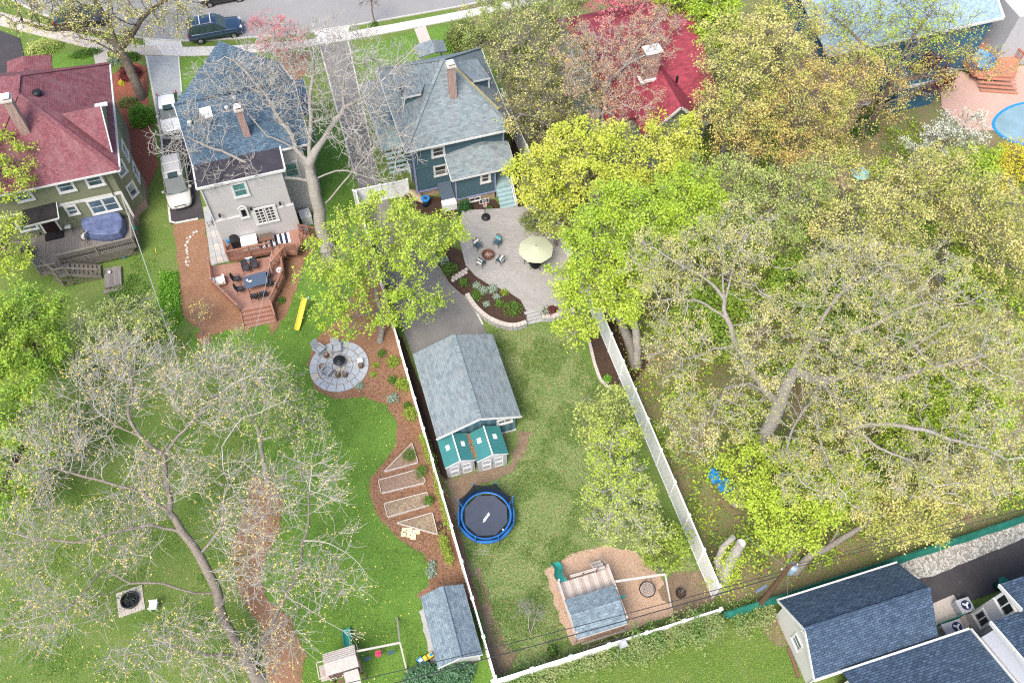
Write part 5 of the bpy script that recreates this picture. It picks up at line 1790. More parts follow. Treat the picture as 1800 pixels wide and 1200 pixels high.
for k in range(8):
    a0, a1 = k * math.pi / 4 + .15, (k + 1) * math.pi / 4 + .15
    h0 = 1.85 if k in (0, 1, 2) else 1.0
    r1 = RT - .02
    vs, fs = [], []
    for i in range(7):
        a = a0 + (a1 - a0) * i / 6
        dr_ = .22 * math.sin(math.pi * i / 6)
        hh = h0 - (.35 if h0 > 1.2 else .1) * math.sin(math.pi * i / 6)
        for (r_, z_) in ((r1 - .25, .80), (r1 - .12 - dr_ * .3, .5 * (.8 + hh)), (r1 - dr_ * .5, hh)):
            vs.append((r_ * math.cos(a), r_ * math.sin(a), z_))
    for i in range(6):
        fs += [(i * 3 + j, (i + 1) * 3 + j, (i + 1) * 3 + j + 1, i * 3 + j + 1) for j in range(2)]
    MB().raw(vs, fs).build('net_panel', M_NET, tr)
MB().lathe([(0, 0), (.05, .02), (.06, .06), (.05, .1), (0, .12)], (.75, -1.25, .8), 10).build('ball_pocket', M_WHITE, tr)
m = MB().bar((-1.6, -1.6, .02), (-.3, -2.15, .02), .03).bar((-1.6, -1.9, .02), (-.35, -2.3, .02), .03)
m.build('ladder', M_STEEL, tr)


# ================================================================== play sets
ps = thing('wooden_playset', 'large wooden playset with shingled roof, plank deck, teal slide and web swing on wood chips', 'playset', (10.5, 15, 0))
L = ps.location
DZ = 1.35
q = [G(980, 1027, DZ), G(1062, 1000, DZ), G(1080, 1040, DZ), G(1000, 1060, DZ)]
a_, b_ = G(983, 1030, DZ), G(1072, 1030, DZ)
dx0, dx1 = G(981, 1028, DZ).x, G(1064, 1000, DZ).x + .15
dy1 = G(1040, 1007, DZ).y
rz0 = 2.3
ra, rb, rc, rd_ = G(995, 1052, rz0), G(1081, 1029, rz0), G(1101, 1094, rz0), G(1013, 1124, rz0)
ry1, ry0 = (ra.y + rb.y) / 2, (rc.y + rd_.y) / 2
rx0, rx1 = (ra.x + rd_.x) / 2, (rb.x + rc.x) / 2
for i in range(int((dx1 - dx0) / .145)):
    x = dx0 + .145 * i
    MB(L).box(x, x + .137, ry0 + .3, dy1, DZ - .04, DZ).build('deck_board', M_PALEWOOD if i % 4 in (0, 3) else M_PLAYWOOD, ps)
ym = (ry0 + ry1) / 2 + .15
ra_ = roofface(ps, [V(rx0, ry0, rz0 - .1), V(rx1, ry0, rz0 - .1), V(rx1, ym, rz0 + .35), V(rx0, ym, rz0 + .35)], M_SHEDSH, .06)
roofface(ps, [V(rx0, ry1, rz0), V(rx1, ry1, rz0), V(rx1, ym, rz0 + .35), V(rx0, ym, rz0 + .35)], M_SHEDSH, .06)
trimbar(ps, [V(rx0, ry0, rz0 - .1), V(rx1, ry0, rz0 - .1)], .04, .1, M_PALEWOOD, 'fascia', -.06)
for x in (dx0 + .05, dx1 - .1):
    for y in (ry0 + .35, ry1 - .2, dy1 - .05):
        MB(L).bar((x, y, 0), (x, y, rz0 + .05 if y < dy1 - .1 else DZ + .85), .1, .1, (1, 0, 0)).build('post', M_PALEWOOD, ps)
for x in (dx0, dx1 - .05):
    for z in (DZ + .8, DZ + .45, DZ + .15):
        MB(L).bar((x, ry0 + .3, z), (x, dy1, z), .05, .09).build('rail', M_PALEWOOD, ps)
for z in (DZ + .75, DZ + .45):
    MB(L).bar((dx0 + .75, dy1, z), (dx1 - .75, dy1, z), .05, .09).build('rail', M_PALEWOOD, ps)
for x in (dx0 + .75, (dx0 + dx1) / 2, dx1 - .75):
    MB(L).bar((x, dy1, DZ), (x, dy1, DZ + .78), .07, .07, (1, 0, 0)).build('rail_post', M_BROWNWOOD, ps)
for i in range(3):
    MB(L).bar((dx0 + .3, ry0 - .05 - .25 * i, .9 - .3 * i), (dx1 - .2, ry0 - .05 - .25 * i, .9 - .3 * i), .12, .05).build('climbing_step', M_GREYWOOD, ps)
    MB(L).box(dx1 - .78, dx1 - .08, dy1 + .02 + .3 * i, dy1 + .28 + .3 * i, DZ - .25 - .3 * i, DZ - .2 - .3 * i).build('step_board', M_PALEWOOD, ps)
for s in (dx1 - .82, dx1 - .02):
    MB(L).bar((s, dy1, DZ + .7), (s, dy1 + 1.1, .55), .05, .08).build('step_rail', M_PALEWOOD, ps)


def slide(root, name, p_top, p_bot, w, mat, o, s_curve=.0):
    m = MB(o)
    p_top, p_bot = Vector(p_top), Vector(p_bot)
    d = V(p_bot.x - p_top.x, p_bot.y - p_top.y, 0)
    side = V(-d.y, d.x, 0).normalized()
    n = 12
    vs, fs = [], []
    for i in range(n + 1):
        t = i / n
        zt = p_top.z + (p_bot.z - p_top.z) * (3 * t * t - 2 * t ** 3) * .55 + (p_bot.z - p_top.z) * t * .45
        c = V(p_top.x, p_top.y, 0) + d * t + side * s_curve * math.sin(t * 2 * math.pi)
        for (u, h) in ((-.5, .16), (-.46, .17), (-.40, .02), (0, 0), (.40, .02), (.46, .17), (.5, .16), (.44, -.03), (-.44, -.03)):
            v = c + side * u * w
            vs.append((v.x, v.y, zt + h))
    k = 9
    for i in range(n):
        fs += [(i * k + j, i * k + (j + 1) % k, (i + 1) * k + (j + 1) % k, (i + 1) * k + j) for j in range(k)]
    return m.raw(vs, fs).build(name, mat, root, True)


slide(ps, 'slide', (dx0 + .35, dy1 + .02, DZ), G(974, 989, .15) + V(0, 0, .0), .55, M_TEAL, L, .12)
beam0, beam1 = V(dx1, dy1 - 1.15, 2.25), G(1169, 1009, 2.25)
beam1.y = beam1.y
MB(L).bar(beam0, beam1, .12, .12).build('swing_beam', M_PALEWOOD, ps)
for s in (-1, 1):
    MB(L).bar(beam1, V(beam1.x + .15, beam1.y + s * 1.25 - (.3 if s < 0 else 0), 0), .09, .09, (1, 0, 0)).build('swing_leg', M_PALEWOOD, ps)
ws = beam0.lerp(beam1, .62)
wc = G(1138, 1035, .6)
m = MB(L).tube([wc + V(.48 * math.cos(a), .48 * math.sin(a), 0) for a in [i * math.pi / 12 for i in range(24)]], .035, 6, closed=True)
wr = m.build('web_swing', M_BLACK, ps)
m = MB(L)
for i in range(9):
    t = -.4 + .1 * i
    c = math.sqrt(max(0, .46 ** 2 - t * t))
    m.bar(wc + V(t, -c, 0), wc + V(t, c, 0), .018).bar(wc + V(-c, t, .01), wc + V(c, t, .01), .018)
m.build('webbing', plain('grey_rope', (.45, .42, .44), .8), wr, kind='stuff')
for a in (.5, 2.6, 3.7, 5.6):
    MB(L).bar(wc + V(.48 * math.cos(a), .48 * math.sin(a), 0), V(wc.x, ws.y, 2.2) + V(.1 * math.cos(a), 0, 0), .012).build('swing_rope', M_BLACK, wr)
MB(L).cbox(G(1093, 1049, 1.2), (.42, .15, .12)).build('telescope', M_TEAL, ps)
for (px, py) in ((1196, 1043), (971, 1145)):
    p = G(px, py, .25)
    pt_ = thing('plant_pot', 'black plastic nursery pot with a bare twiggy shrub on the soil' if px > 1000 else 'black plastic nursery pot with a green tuft by the back fence', 'plant pot', (p.x, p.y, 0))
    MB().lathe([(.22, 0), (.30, .38), (.32, .4), (.28, .4), (.27, .33), (0, .33)], n=18).build('pot', M_BLACK, pt_, True)
    MB().lathe([(0, .33), (.26, .34), (.0, .345)], n=12).build('soil', M_DKMULCH, pt_)
    st = MB()
    rr = random.Random(px)
    for k in range(10):
        a = rr.random() * 6.28
        st.tube([(0, 0, .33), (.15 * math.cos(a), .15 * math.sin(a), .7), (.4 * math.cos(a + .3), .4 * math.sin(a + .3), 1.1 + rr.random() * .3)], [.012, .009, .004], 4)
    if px > 1000: st.build('twigs', M_GREYWOOD, pt_, kind='stuff')
    else:
        v_, f_ = leaf_quads(np.random.default_rng(1).normal(0, .12, (40, 3)) + np.array([0, 0, .5]), .06, np.random.default_rng(2))
        o_ = bpy.data.objects.new('foliage', np_mesh('foliage', v_, f_, L_GREEN)); COL.objects.link(o_); o_.parent = pt_

# the smaller playset on the left lawn
p2 = thing('weathered_playset', 'small weathered playset with board roof, teal slide and swings at the bottom of the lawn', 'playset', (-4.3, 12.5, 0))
L = p2.location
hz = 2.5
a, b, c, d = G(571, 1150, hz), G(622, 1132, hz), G(630, 1170, hz), G(577, 1186, hz)
cx, cy = (a.x + b.x) / 2, (a.y + c.y) / 2
bx0, bx1, by1, by0 = G(568, 1155, 2.3).x, G(624, 1140, 2.3).x, G(600, 1140, 2.3).y, G(605, 1178, 2.3).y
xm = (bx0 + bx1) / 2
M_BR = boards('faded_roof_boards_grain', (.47, .44, .41), (.40, .37, .34), (.25, .23, .21), .12, 0, .8)
roofface(p2, [V(bx0, by0, 2.3), V(bx1, by0, 2.3), V(bx1, (by0 + by1) / 2, 2.6), V(bx0, (by0 + by1) / 2, 2.6)], M_FADEDWOOD, .05)
roofface(p2, [V(bx0, by1, 2.3), V(bx1, by1, 2.3), V(bx1, (by0 + by1) / 2, 2.6), V(bx0, (by0 + by1) / 2, 2.6)], M_FADEDWOOD, .05)
for k in range(9):
    for s_, (ya, yb2) in enumerate(((by0, (by0 + by1) / 2), (by1, (by0 + by1) / 2))):
        t = (k % 5) / 5
        if k < 5:
            y = ya + (yb2 - ya) * t; z = 2.3 + .3 * t + .015
            MB(L).bar((bx0 - .02, y, z), (bx1 + .02, y, z), .03, .02).build('roof_batten', M_PALEWOOD, p2)
for k, x in enumerate((bx0 + .1, bx1 - .1)):
    for y in (by0 + .1, by1 - .1):
        MB(L).bar((x, y, 0), (x, y, 2.3), .09, .09, (1, 0, 0)).build('post', M_BROWNWOOD, p2)
MB(L).box(bx0, bx1, by0, by1, 1.0, 1.06).build('deck', M_PLAYWOOD, p2)
for y in (by0 + .02, by1 - .05):
    MB(L).box(bx0 + .1, bx1 - .1, y, y + .04, 1.06, 1.6).build('wall_panel', M_BROWNWOOD, p2)
bal = MB(L)
bal.box(bx0 - .5, bx0, by0 + .1, by1 - .2, .96, 1.0)
bal.build('balcony_floor', M_PLAYWOOD, p2)
for (u, v_) in (((bx0 - .5, by0 + .1), (bx0 - .5, by1 - .2)), ((bx0 - .5, by0 + .1), (bx0, by0 + .1)), ((bx0 - .5, by1 - .2), (bx0, by1 - .2))):
    MB(L).bar((*u, 1.75), (*v_, 1.75), .05, .07).build('balcony_rail', M_PALEWOOD, p2)
for wx_ in (bx0 + .25, (bx0 + bx1) / 2, bx1 - .3):
    wf = MB(L).box(wx_ - .18, wx_ + .18, by0 - .03, by0 - .005, 1.15, 1.5).build('window_frame', M_TRIM, p2)
    MB(L).box(wx_ - .13, wx_ + .13, by0 - .036, by0 - .031, 1.2, 1.45).build('pane', M_GLASSD, wf)
ro = roofface(p2, [V(bx0 + .9, by0 - .9, 1.5), V(bx1 - .1, by0 - .9, 1.5), V(bx1 - .1, by0, 1.9), V(bx0 + .9, by0, 1.9)], M_FADEDWOOD, .05, 'lower_roof')
for i in range(4):
    MB(L).cbox((bx0 + .65, by0 - .15 - .22 * i, .95 - .24 * i), (.42, .16, .04)).build('ladder_rung', M_BROWNWOOD, p2)
slide(p2, 'slide', V(bx1 - .45, by1, 1.1), G(608, 1104, .12), .5, M_TEAL, L)
bm0, bm1 = V(bx1, (by0 + by1) / 2 + .25, 2.25), G(703, 1129, 2.25)
MB(L).bar(bm0, bm1, .1, .1).build('swing_beam', M_PALEWOOD, p2)
for e in (G(700, 1102, .9), G(712, 1166, .6)):
    d_ = (e - bm1); e2 = bm1 + d_ * (bm1.z / (bm1.z - e.z))
    MB(L).bar(bm1, e2, .09, .09, (1, 0, 0)).build('swing_leg', M_PALEWOOD, p2)
for s in (-1, 1):
    MB(L).bar(bm0, V(bm0.x + .1, bm0.y + s * 1.1, 0), .07, .07, (1, 0, 0)).build('tower_leg', M_BROWNWOOD, p2)
for (px, py, m_, sz, t_) in ((645, 1157, DKSEAT, .12, .25), (665, 1148, M_PINKP, .3, .55), (688, 1146, DKSEAT, .12, .8)):
    c = G(px, py, .6)
    bt = bm0.lerp(bm1, t_)
    if m_ is M_PINKP:
        s_ = MB(L).cbox(c, (.34, .32, .14)).cbox(c + V(0, -.16, .2), (.34, .06, .35)).build('bucket_swing', m_, p2)
    else:
        s_ = MB(L).cbox(c, (.42, .2, .03)).build('swing_seat', m_, p2)
    for s in (-.18, .18):
        MB(L).bar(c + V(s, 0, 0), V(bt.x + s, bt.y, 2.2), .012).build('swing_rope', M_STEEL, s_)
p = G(741, 1162, .2)
c1 = thing('toy_car', 'bright blue ride on toy beside the shed', 'toy', (p.x, p.y, 0), R(30))
MB().cbox((0, 0, .22), (.34, .5, .18)).build('toy_body', M_BLUEP, c1)
MB().cbox((0, .05, .36), (.2, .2, .14)).build('toy_seat', M_WHITE, c1)
for sx in (-.17, .17):
    for sy in (-.16, .16): MB().cbox((sx, sy, .1), (.06, .2, .2)).build('wheel', M_BLACK, c1)
p = G(753, 1154, .2)
c2 = thing('toy_slide', 'bright yellow plastic toddler ride against the shed wall', 'toy', (p.x, p.y, 0), R(-70))
MB().cbox((0, 0, .2), (.3, .62, .16)).build('toy_body', M_YELLOWP, c2)
MB().cbox((0, -.22, .34), (.32, .2, .2)).build('toy_hood', M_YELLOWP, c2)
MB().lathe([(.1, 0), (.1, .05), (.0, .05)], (0, .2, .28), 10).build('steering_wheel', M_BLUEP, c2)
for sx in (-.16, .16):
    for sy in (-.2, .2): MB().cbox((sx, sy, .09), (.05, .18, .18)).build('wheel', M_BLACK, c2)

# ================================================================== raised beds
def raised_bed(pts, label, soil, h=.22):
    P = [G(x, y, h) for x, y in pts]
    c = sum(P, V(0, 0, 0)) / len(P)
    o = thing('raised_bed', label, 'raised bed', (c.x, c.y, 0), group='timber framed beds in the brown mulch')
    n = len(P)
    for i in range(n):
        a, b = P[i], P[(i + 1) % n]
        d = (b - a).normalized() * .03
        MB(o.location).bar(V(a.x, a.y, h / 2) + d, V(b.x, b.y, h / 2) - d, .05, h).build('board', M_PALEWOOD, o)
    q = [c + (p - c) * .97 for p in P]
    MB(o.location).slab([V(p.x, p.y, h - .06) for p in q], .12).build('soil', soil, o)
    return o


M_BEDSOIL = ground('bed_soil', (.30, .20, .15), (.22, .14, .10), (.38, .30, .22), None, 1.5, 6, 24, bump=1.0)
M_STRAW = ground('straw_mulch', (.33, .26, .17), (.17, .10, .07), (.50, .42, .30), None, 1.5, 6, 22, bump=1.0)
raised_bed([(724, 778), (735, 812), (675, 828)], 'upper triangular raised bed filled with green seedlings', M_BEDSOIL)
raised_bed([(665, 843), (731, 825), (748, 842), (746, 848), (670, 866)], 'long raised bed of bare pinkish soil, the upper rectangular one', M_BEDSOIL)
raised_bed([(675, 884), (751, 864), (757, 886), (681, 908)], 'long raised bed strewn with straw, the lower rectangular one', M_STRAW)
raised_bed([(697, 918), (760, 900), (769, 938)], 'lower triangular raised bed with straw covered soil', M_STRAW)
for (px, py, r, h, m_, lb) in ((740, 830, .5, .5, L_GREEN, 'bushy green herb spilling over the end of the upper rectangular bed'), (754, 880, .35, .4, L_GREEN, 'small bushy green herb at the corner of the straw strewn bed'),
                               (719, 800, .5, .25, L_GREEN, 'green seedlings in the upper triangular bed')):
    p = G(px, py, .25)
    plant(p.x, p.y, .2, r, h, m_, lb, 'plant', 'herb_plant', 170, .045)
for (px, py, r, h, m_, lb) in ((691, 636, .5, .5, L_LIME, 'lime green shrub near the top of the fence bed'), (690, 667, .28, .35, L_GREEN, 'dark little shrub beside the fence, right of a bare patch'),
                               (708, 676, .62, .55, L_LIME, 'larger lime green shrub by the middle of the garage fence'), (715, 712, .25, .3, L_GREEN, 'small grey green shrub above the round lime one'),
                               (723, 727, .6, .6, L_LIME, 'round lime shrub closest to the raised beds'), (671, 620, .3, .25, L_GREEN, 'low green tuft just right of the stone circle'),
                               (632, 677, .28, .2, L_SILV, 'variegated perennial below the stone circle'), (758, 1005, .32, .25, L_SILV, 'pale silvery hosta in the mulch, upper of two'),
                               (760, 992, .22, .2, L_SILV, 'pale silvery hosta in the mulch above its neighbour'), (495, 527, .25, .3, L_GREEN, 'potted plant at the foot of the redwood deck'),
                               (690, 700, .4, .35, L_SILV, 'brownish dormant shrub midway along the fence bed'), (660, 640, .2, .12, L_LIME, 'tiny sprout in the mulch near the stone circle'), (656, 656, .18, .1, L_LIME, 'tiny lower sprout in the mulch below the stone circle')):
    p = G(px, py, .2)
    plant(p.x, p.y, 0, r, h, m_, lb, 'shrub', 'shrub', int(60 + 260 * r), .06)
# vines hanging on the fence side of the beds
for (a, b, lb) in (((742, 765), (762, 815), 'yellow green vine strip on the fence, upper stretch'), ((765, 830), (790, 930), 'yellow green vine strip along the fence beside the raised beds'), ((778, 945), (790, 985), 'yellow green bush at the fence below the coiled hose')):
    A_, B_ = G(*a, .5), G(*b, .5)
    rg = np.random.default_rng(a[0])
    t = rg.uniform(0, 1, 420)[:, None]
    c = np.array(A_)[None] * (1 - t) + np.array(B_)[None] * t + rg.normal(0, 1, (420, 3)) * np.array([.13, .2, .22])
    c[:, 2] = np.clip(c[:, 2], .05, 1.5)
    o_loc = np.array([A_.x, A_.y, 0])
    v_, f_ = leaf_quads(c - o_loc, .05, rg, 3, .06)
    o = bpy.data.objects.new('vine', np_mesh('vine_leaves', v_, f_, L_LIME)); COL.objects.link(o)
    o.location = o_loc
    tag(o, lb, 'vine')
# cream plastic pieces and hose
p = G(722, 935, .08)
cp = thing('cream_plastic_mat', 'cream plastic interlocking pieces lying under the lower triangular bed', 'toy', (p.x, p.y, 0), R(-18))
rr = random.Random(9)
for i, (x, y) in enumerate(((-.42, .15), (-.1, .12), (.22, .0), (.4, .05), (-.05, -.2), (.18, -.32), (-.45, -.12))):
    MB().cbox((x, y, .05 + .02 * (i % 3)), (.34, .32, .06), rr.uniform(-.2, .2)).build('plastic_piece', M_CREAMP, cp)
for i, (x, y) in enumerate(((-.3, .1), (.1, .05), (.3, -.05), (.0, -.2))):
    MB().lathe([(.035, 0), (.035, .02), (0, .02)], (x, y, .11), 8).build('peg_hole', M_BLACK, cp)
p = G(774, 928, .1)
pts = []
rr = random.Random(31)
for i in range(70):
    a = i * .42
    r_ = .16 + .14 * math.sin(i * .23) + .08 * rr.random()
    pts.append((p.x + r_ * math.cos(a) * 1.0, p.y + r_ * 1.3 * math.sin(a) + .3 * math.sin(i * .09), .03 + .002 * i))
hs = MB((p.x, p.y, 0)).tube(pts, .018, 6).build('garden_hose', M_BLACK)
tag(hs, 'black garden hose coiled loosely on mulch by the fence', 'hose')

# ================================================================== bluestone circle
cc = G(596, 643, .1)
crc = struct(bpy.data.objects.new('stone_circle', None)); COL.objects.link(crc)
RC = 2.12
MB().lathe([(RC - .02, 0), (RC - .02, .09), (0, .09)], (cc.x, cc.y, 0), 40).build('circle_bedding', M_SOIL, crc)
rr = random.Random(17)
ringr = [0, .5, 1.0, 1.55, RC]
cnt = [1, 6, 10, 14, 20]
M_BS2 = ground('bluestone_tan', (.46, .42, .35), (.38, .37, .35), (.5, .48, .42), None, .9, 3, 16, bump=.3, bd=.01)
for j in range(1, 5):
    n = cnt[j]
    off = rr.random()
    jit = [rr.uniform(-.18, .18) for _ in range(n)]
    for i in range(n):
        a0 = (i + off + (jit[i])) / n * 2 * math.pi
        a1 = (i + 1 + off + (jit[(i + 1) % n])) / n * 2 * math.pi
        r0, r1 = ringr[j - 1] + .015, ringr[j] - .015
        if j < 4: r1 += rr.uniform(-.03, .0)
        ga = .018 / max(r1, .3)
        k = 3
        outer = [(cc.x + r1 * math.cos(a0 + ga + (a1 - a0 - 2 * ga) * t / k), cc.y + r1 * math.sin(a0 + ga + (a1 - a0 - 2 * ga) * t / k)) for t in range(k + 1)]
        gi = .018 / max(r0, .15)
        inner = [(cc.x + r0 * math.cos(a1 - gi - (a1 - a0 - 2 * gi) * t / k), cc.y + r0 * math.sin(a1 - gi - (a1 - a0 - 2 * gi) * t / k)) for t in range(k + 1)]
        if j == 1: inner = [(cc.x + .02 * math.cos((a0 + a1) / 2), cc.y + .02 * math.sin((a0 + a1) / 2))]
        z = .12 + rr.uniform(-.006, .006)
        MB().slab([V(x, y, z) for x, y in outer + inner], .08).build('flagstone', M_BS2 if rr.random() < .16 else M_BLUESTONE, crc)


def adirondack(label, group):
    t = thing('plastic_armchair', label, 'chair', (0, 0, 0), 0, group)
    m_ = M_GREY
    for s in (-1, 1):
        MB().cbox((s * .32, .02, .50), (.12, .62, .03)).build('armrest', m_, t)
        MB().bar((s * .3, .3, 0), (s * .32, .28, .49), .05, .08, (1, 0, 0)).build('leg', m_, t)
        MB().bar((s * .27, -.35, 0), (s * .27, -.15, .3), .05, .08, (1, 0, 0)).build('leg', m_, t)
    for i in range(4):
        MB().cbox((0, .26 - .13 * i, .36 - .025 * i), (.54, .115, .025), 0, R(-8)).build('seat_slat', m_, t)
    for i in range(5):
        x = -.22 + .11 * i
        h = .98 - .02 * abs(i - 2) ** 2
        MB().bar((x, -.2, .27), (x * 1.1, -.5, h), .1, .025, (0, 1, 0)).build('back_slat', m_, t)
    return t


for (px, py, rz, lb) in ((561, 615, R(-120), 'grey plastic armchair at the left edge of the stone circle'), (591, 613, R(170), 'pale grey plastic armchair above the black fire bowl'),
                         (574, 655, R(-25), 'grey plastic armchair facing away at the lower left of the stone circle'), (563, 624, R(-60), 'grey plastic armchair turned slightly beside the left one')):
    if px == 563: continue
    p = G(px, py, .3)
    c = adirondack(lb, 'grey armchairs on the stone circle')
    c.location = (p.x, p.y, .12)
    d = Vector((cc.x - p.x, cc.y - p.y))
    c.rotation_euler = (0, 0, math.atan2(-d.x, d.y) if px != 574 else math.atan2(-d.x, d.y) + .3)
p = G(596.5, 634, .5)
fb = thing('fire_bowl', 'black covered fire bowl in the middle of the stone circle', 'fire pit', (p.x, p.y, .12))
MB().lathe([(.20, .25), (.40, .36), (.44, .45), (.44, .47), (.40, .50), (.2, .56), (.04, .6), (.04, .64), (0, .64)], n=24).build('bowl', M_BLACKM, fb, True)
for k in range(3):
    a = k * 2.1 + .5
    MB().bar((.38 * math.cos(a), .38 * math.sin(a), 0), (.3 * math.cos(a), .3 * math.sin(a), .36), .04).build('foot', M_BLACKM, fb)
for i, (px, py, lb) in enumerate(((573, 623, 'log stump stool between the left armchair and the fire bowl'), (565, 644, 'log stump stool near the lower left armchair'), (593, 657, 'left one of two log stump stools below the fire bowl'),
                                  (606, 657, 'right one of two log stump stools below the fire bowl'), (634, 641, 'log stump stool beside the white drum'))):
    p = G(px, py, .4)
    s = thing('log_stool', lb, 'stool', (p.x, p.y, .12), i * .7, 'log stump stools on the stone circle')
    MB().lathe([(.16, 0), (.19, .08), (.18, .36), (.16, .40), (0, .40)], n=14).build('log', M_LOG, s)
    MB().tube([(-.15, 0, .37), (-.07, .05, .5), (.07, .05, .5), (.15, 0, .37)], .018, 6).build('handle', M_BLACKM, s)
    MB().lathe([(.12, .401), (.12, .41), (0, .41)], n=12).build('sawn_face', M_ASH, s)
p = G(633, 634, .4)
wd = thing('white_drum', 'small round white drum table on the right of the stone circle', 'side table', (p.x, p.y, .12))
MB().lathe([(.17, 0), (.2, .2), (.19, .34), (0, .36)], n=18).build('drum', M_WHITE, wd, True)
MB().lathe([(.195, .33), (.2, .37), (0, .375)], n=18).build('lid', M_WHITE, wd)

# yellow slide on the lawn
ys = thing('toddler_slide', 'yellow toddler slide with pale green steps standing on the lawn', 'slide', tuple(G(530, 550, 0)), 0)
L = ys.location
tp, bt = G(537, 524, 1.0), G(522, 580, .1)
slide(ys, 'chute', tp, bt, .42, M_YELLOWP, L)
sd_ = (tp - bt); sd_.z = 0; sd_.normalize()
MB(L).bar(tp + V(-.22, 0, .0), tp + V(-.22, 0, 0) + sd_ * .55 + V(0, 0, -.95), .06, .1).build('side_rail', plain('mint_plastic', (.45, .75, .60), .5), ys)
MB(L).bar(tp + V(.22, 0, .0), tp + V(.22, 0, 0) + sd_ * .55 + V(0, 0, -.95), .06, .1).build('side_rail', MATS['mint_plastic'], ys)
for i in range(4):
    MB(L).cbox(tp + sd_ * (.12 + .13 * i) + V(0, 0, -.2 - .22 * i), (.42, .12, .04)).build('rung', MATS['mint_plastic'], ys)

# ================================================================== things on the redwood deck
tc = G(449, 492, LZ + .72)
tbl = thing('dining_table', 'blue grey rectangular outdoor dining table on the lower redwood deck', 'table', (tc.x, tc.y, LZ), R(3))
M_TBL = plain('slate_table_top', (.075, .105, .16), .45, 0, .4, .1, 4)
MB().prism([(-.85, -.5), (-.75, -.58), (.75, -.58), (.85, -.5), (.85, .5), (.75, .58), (-.75, .58), (-.85, .5)], .70, .735).build('table_top', M_TBL, tbl)
for sx in (-.7, .7):
    for sy in (-.42, .42): MB().tube([(sx, sy, 0), (sx * .9, sy * .9, .7)], .025, 6).build('leg', M_BLACKM, tbl)
MB().lathe([(.05, .735), (.07, .74), (.08, .9), (.03, .98), (0, .98)], (-.5, .1, 0), 10).build('umbrella_hole_cap', M_STEEL, tbl)
it = thing('table_vase', 'small white vase with cloth on the outdoor dining table', 'vase', (tc.x - .55, tc.y + .05, LZ + .737))
MB().lathe([(.06, 0), (.09, .1), (.05, .2), (.04, .22), (0, .2)], n=12).build('vase', M_WHITE, it, True)
MB().cbox((.16, -.08, .02), (.24, .16, .03), .3).build('cloth', M_CREAMCL, it)
dch = [(432, 471, 'mesh deck chair at the top left of the dining table'), (447, 466, 'mesh deck chair at the top right of the dining table'), (415, 489, 'mesh deck chair at the upper left side of the table'),
       (421, 507, 'mesh deck chair at the lower left side of the table'), (447, 520, 'mesh deck chair at the lower side of the table'), (463, 516, 'mesh deck chair at the lower right of the table'),
       (472, 497, 'mesh deck chair at the right end of the table'), (469, 483, 'mesh deck chair at the upper right corner by the stairs')]
base_ = None
for px, py, lb in dch:
    p = G(px, py, LZ + .45)
    dv = Vector((tc.x - p.x, tc.y - p.y))
    if base_ is None:
        base_ = c = metal_chair(lb, 'mesh chairs around the deck table', M_BLACKM, plain('charcoal_sling', (.05, .05, .06), .8))
        MB().cbox((0, -.27, .70), (.42, .03, .46), 0, R(15)).build('sling_back', MATS['charcoal_sling'], c)
    else:
        c = copy_tree(base_, (0, 0, 0), label=lb)
    c.location = (p.x, p.y, LZ)
    if abs(dv.x) > abs(dv.y) * 1.3: dv.y *= .2
    else: dv.x *= .2
    c.rotation_euler = (0, 0, math.atan2(-dv.x, dv.y))
p = G(386, 493, LZ + .3)
lc = thing('lounge_chair', 'low wooden lounge chair with thick white cushions on the left of the deck', 'chair', (p.x, p.y, LZ), R(3))
MB().box(-.4, .42, -.4, .4, .12, .2).build('frame', M_REDWOOD, lc)
for sx in (-.36, .38):
    for sy in (-.36, .36): MB().box(sx - .03, sx + .03, sy - .03, sy + .03, 0, .3).build('leg', M_REDWOOD, lc)
MB().box(-.3, .2, -.32, .36, .2, .34).build('seat_cushion', M_CREAMCL, lc)
MB().box(.26, .4, -.34, .34, .2, .55).build('back_cushion', M_CREAMCL, lc)
MB().box(-.45, -.33, -.36, .34, .2, .42).build('arm_cushion', M_CREAMCL, lc)
p = G(411, 419, UZ + .7)
gl_ = thing('gas_grill', 'black covered gas grill on the upper redwood deck', 'grill', (p.x, p.y, UZ), R(4))
MB().box(-.3, .3, -.55, .55, 0, .72).build('cart', M_BLACK, gl_)
vs, fs = [], []
for i, y in enumerate((-.6, -.58, .58, .6)):
    k_ = .9 if i in (0, 3) else 1
    for j in range(7):
        a = math.pi * j / 6
        vs.append((.33 * k_ * math.cos(a), y, .72 + .32 * k_ * math.sin(a)))
for i in range(3):
    for j in range(6): fs.append((i * 7 + j, i * 7 + j + 1, (i + 1) * 7 + j + 1, (i + 1) * 7 + j))
fs += [tuple(range(7)), tuple(range(27, 20, -1))]
MB().raw(vs, fs).build('lid', M_BLACK, gl_)
MB().bar((-.36, -.3, .85), (-.36, .3, .85), .03).build('handle', M_STEEL, gl_)
MB().cbox((-.5, .1, .6), (.22, .4, .04)).build('side_shelf', M_BLUEP, gl_)
p = V(G(434, 403, UZ + .6).x, 47.35, 0)
wb_ = thing('white_storage_box', 'white covered box against the grey wall of the upper deck', 'storage box', (p.x, p.y, UZ), R(0))
MB().box(-.58, .55, -.45, .42, 0, .62).build('box', M_WHITE, wb_)
MB().box(-.62, .6, -.5, .46, .62, .68).build('lid', M_WHITE, wb_)
rg = thing('striped_rug', 'navy and white striped outdoor rug in front of the french doors', 'rug', (-4.2, 47.3, UZ))
a, b = G(452, 405, UZ), G(505, 395, UZ)
n = 12
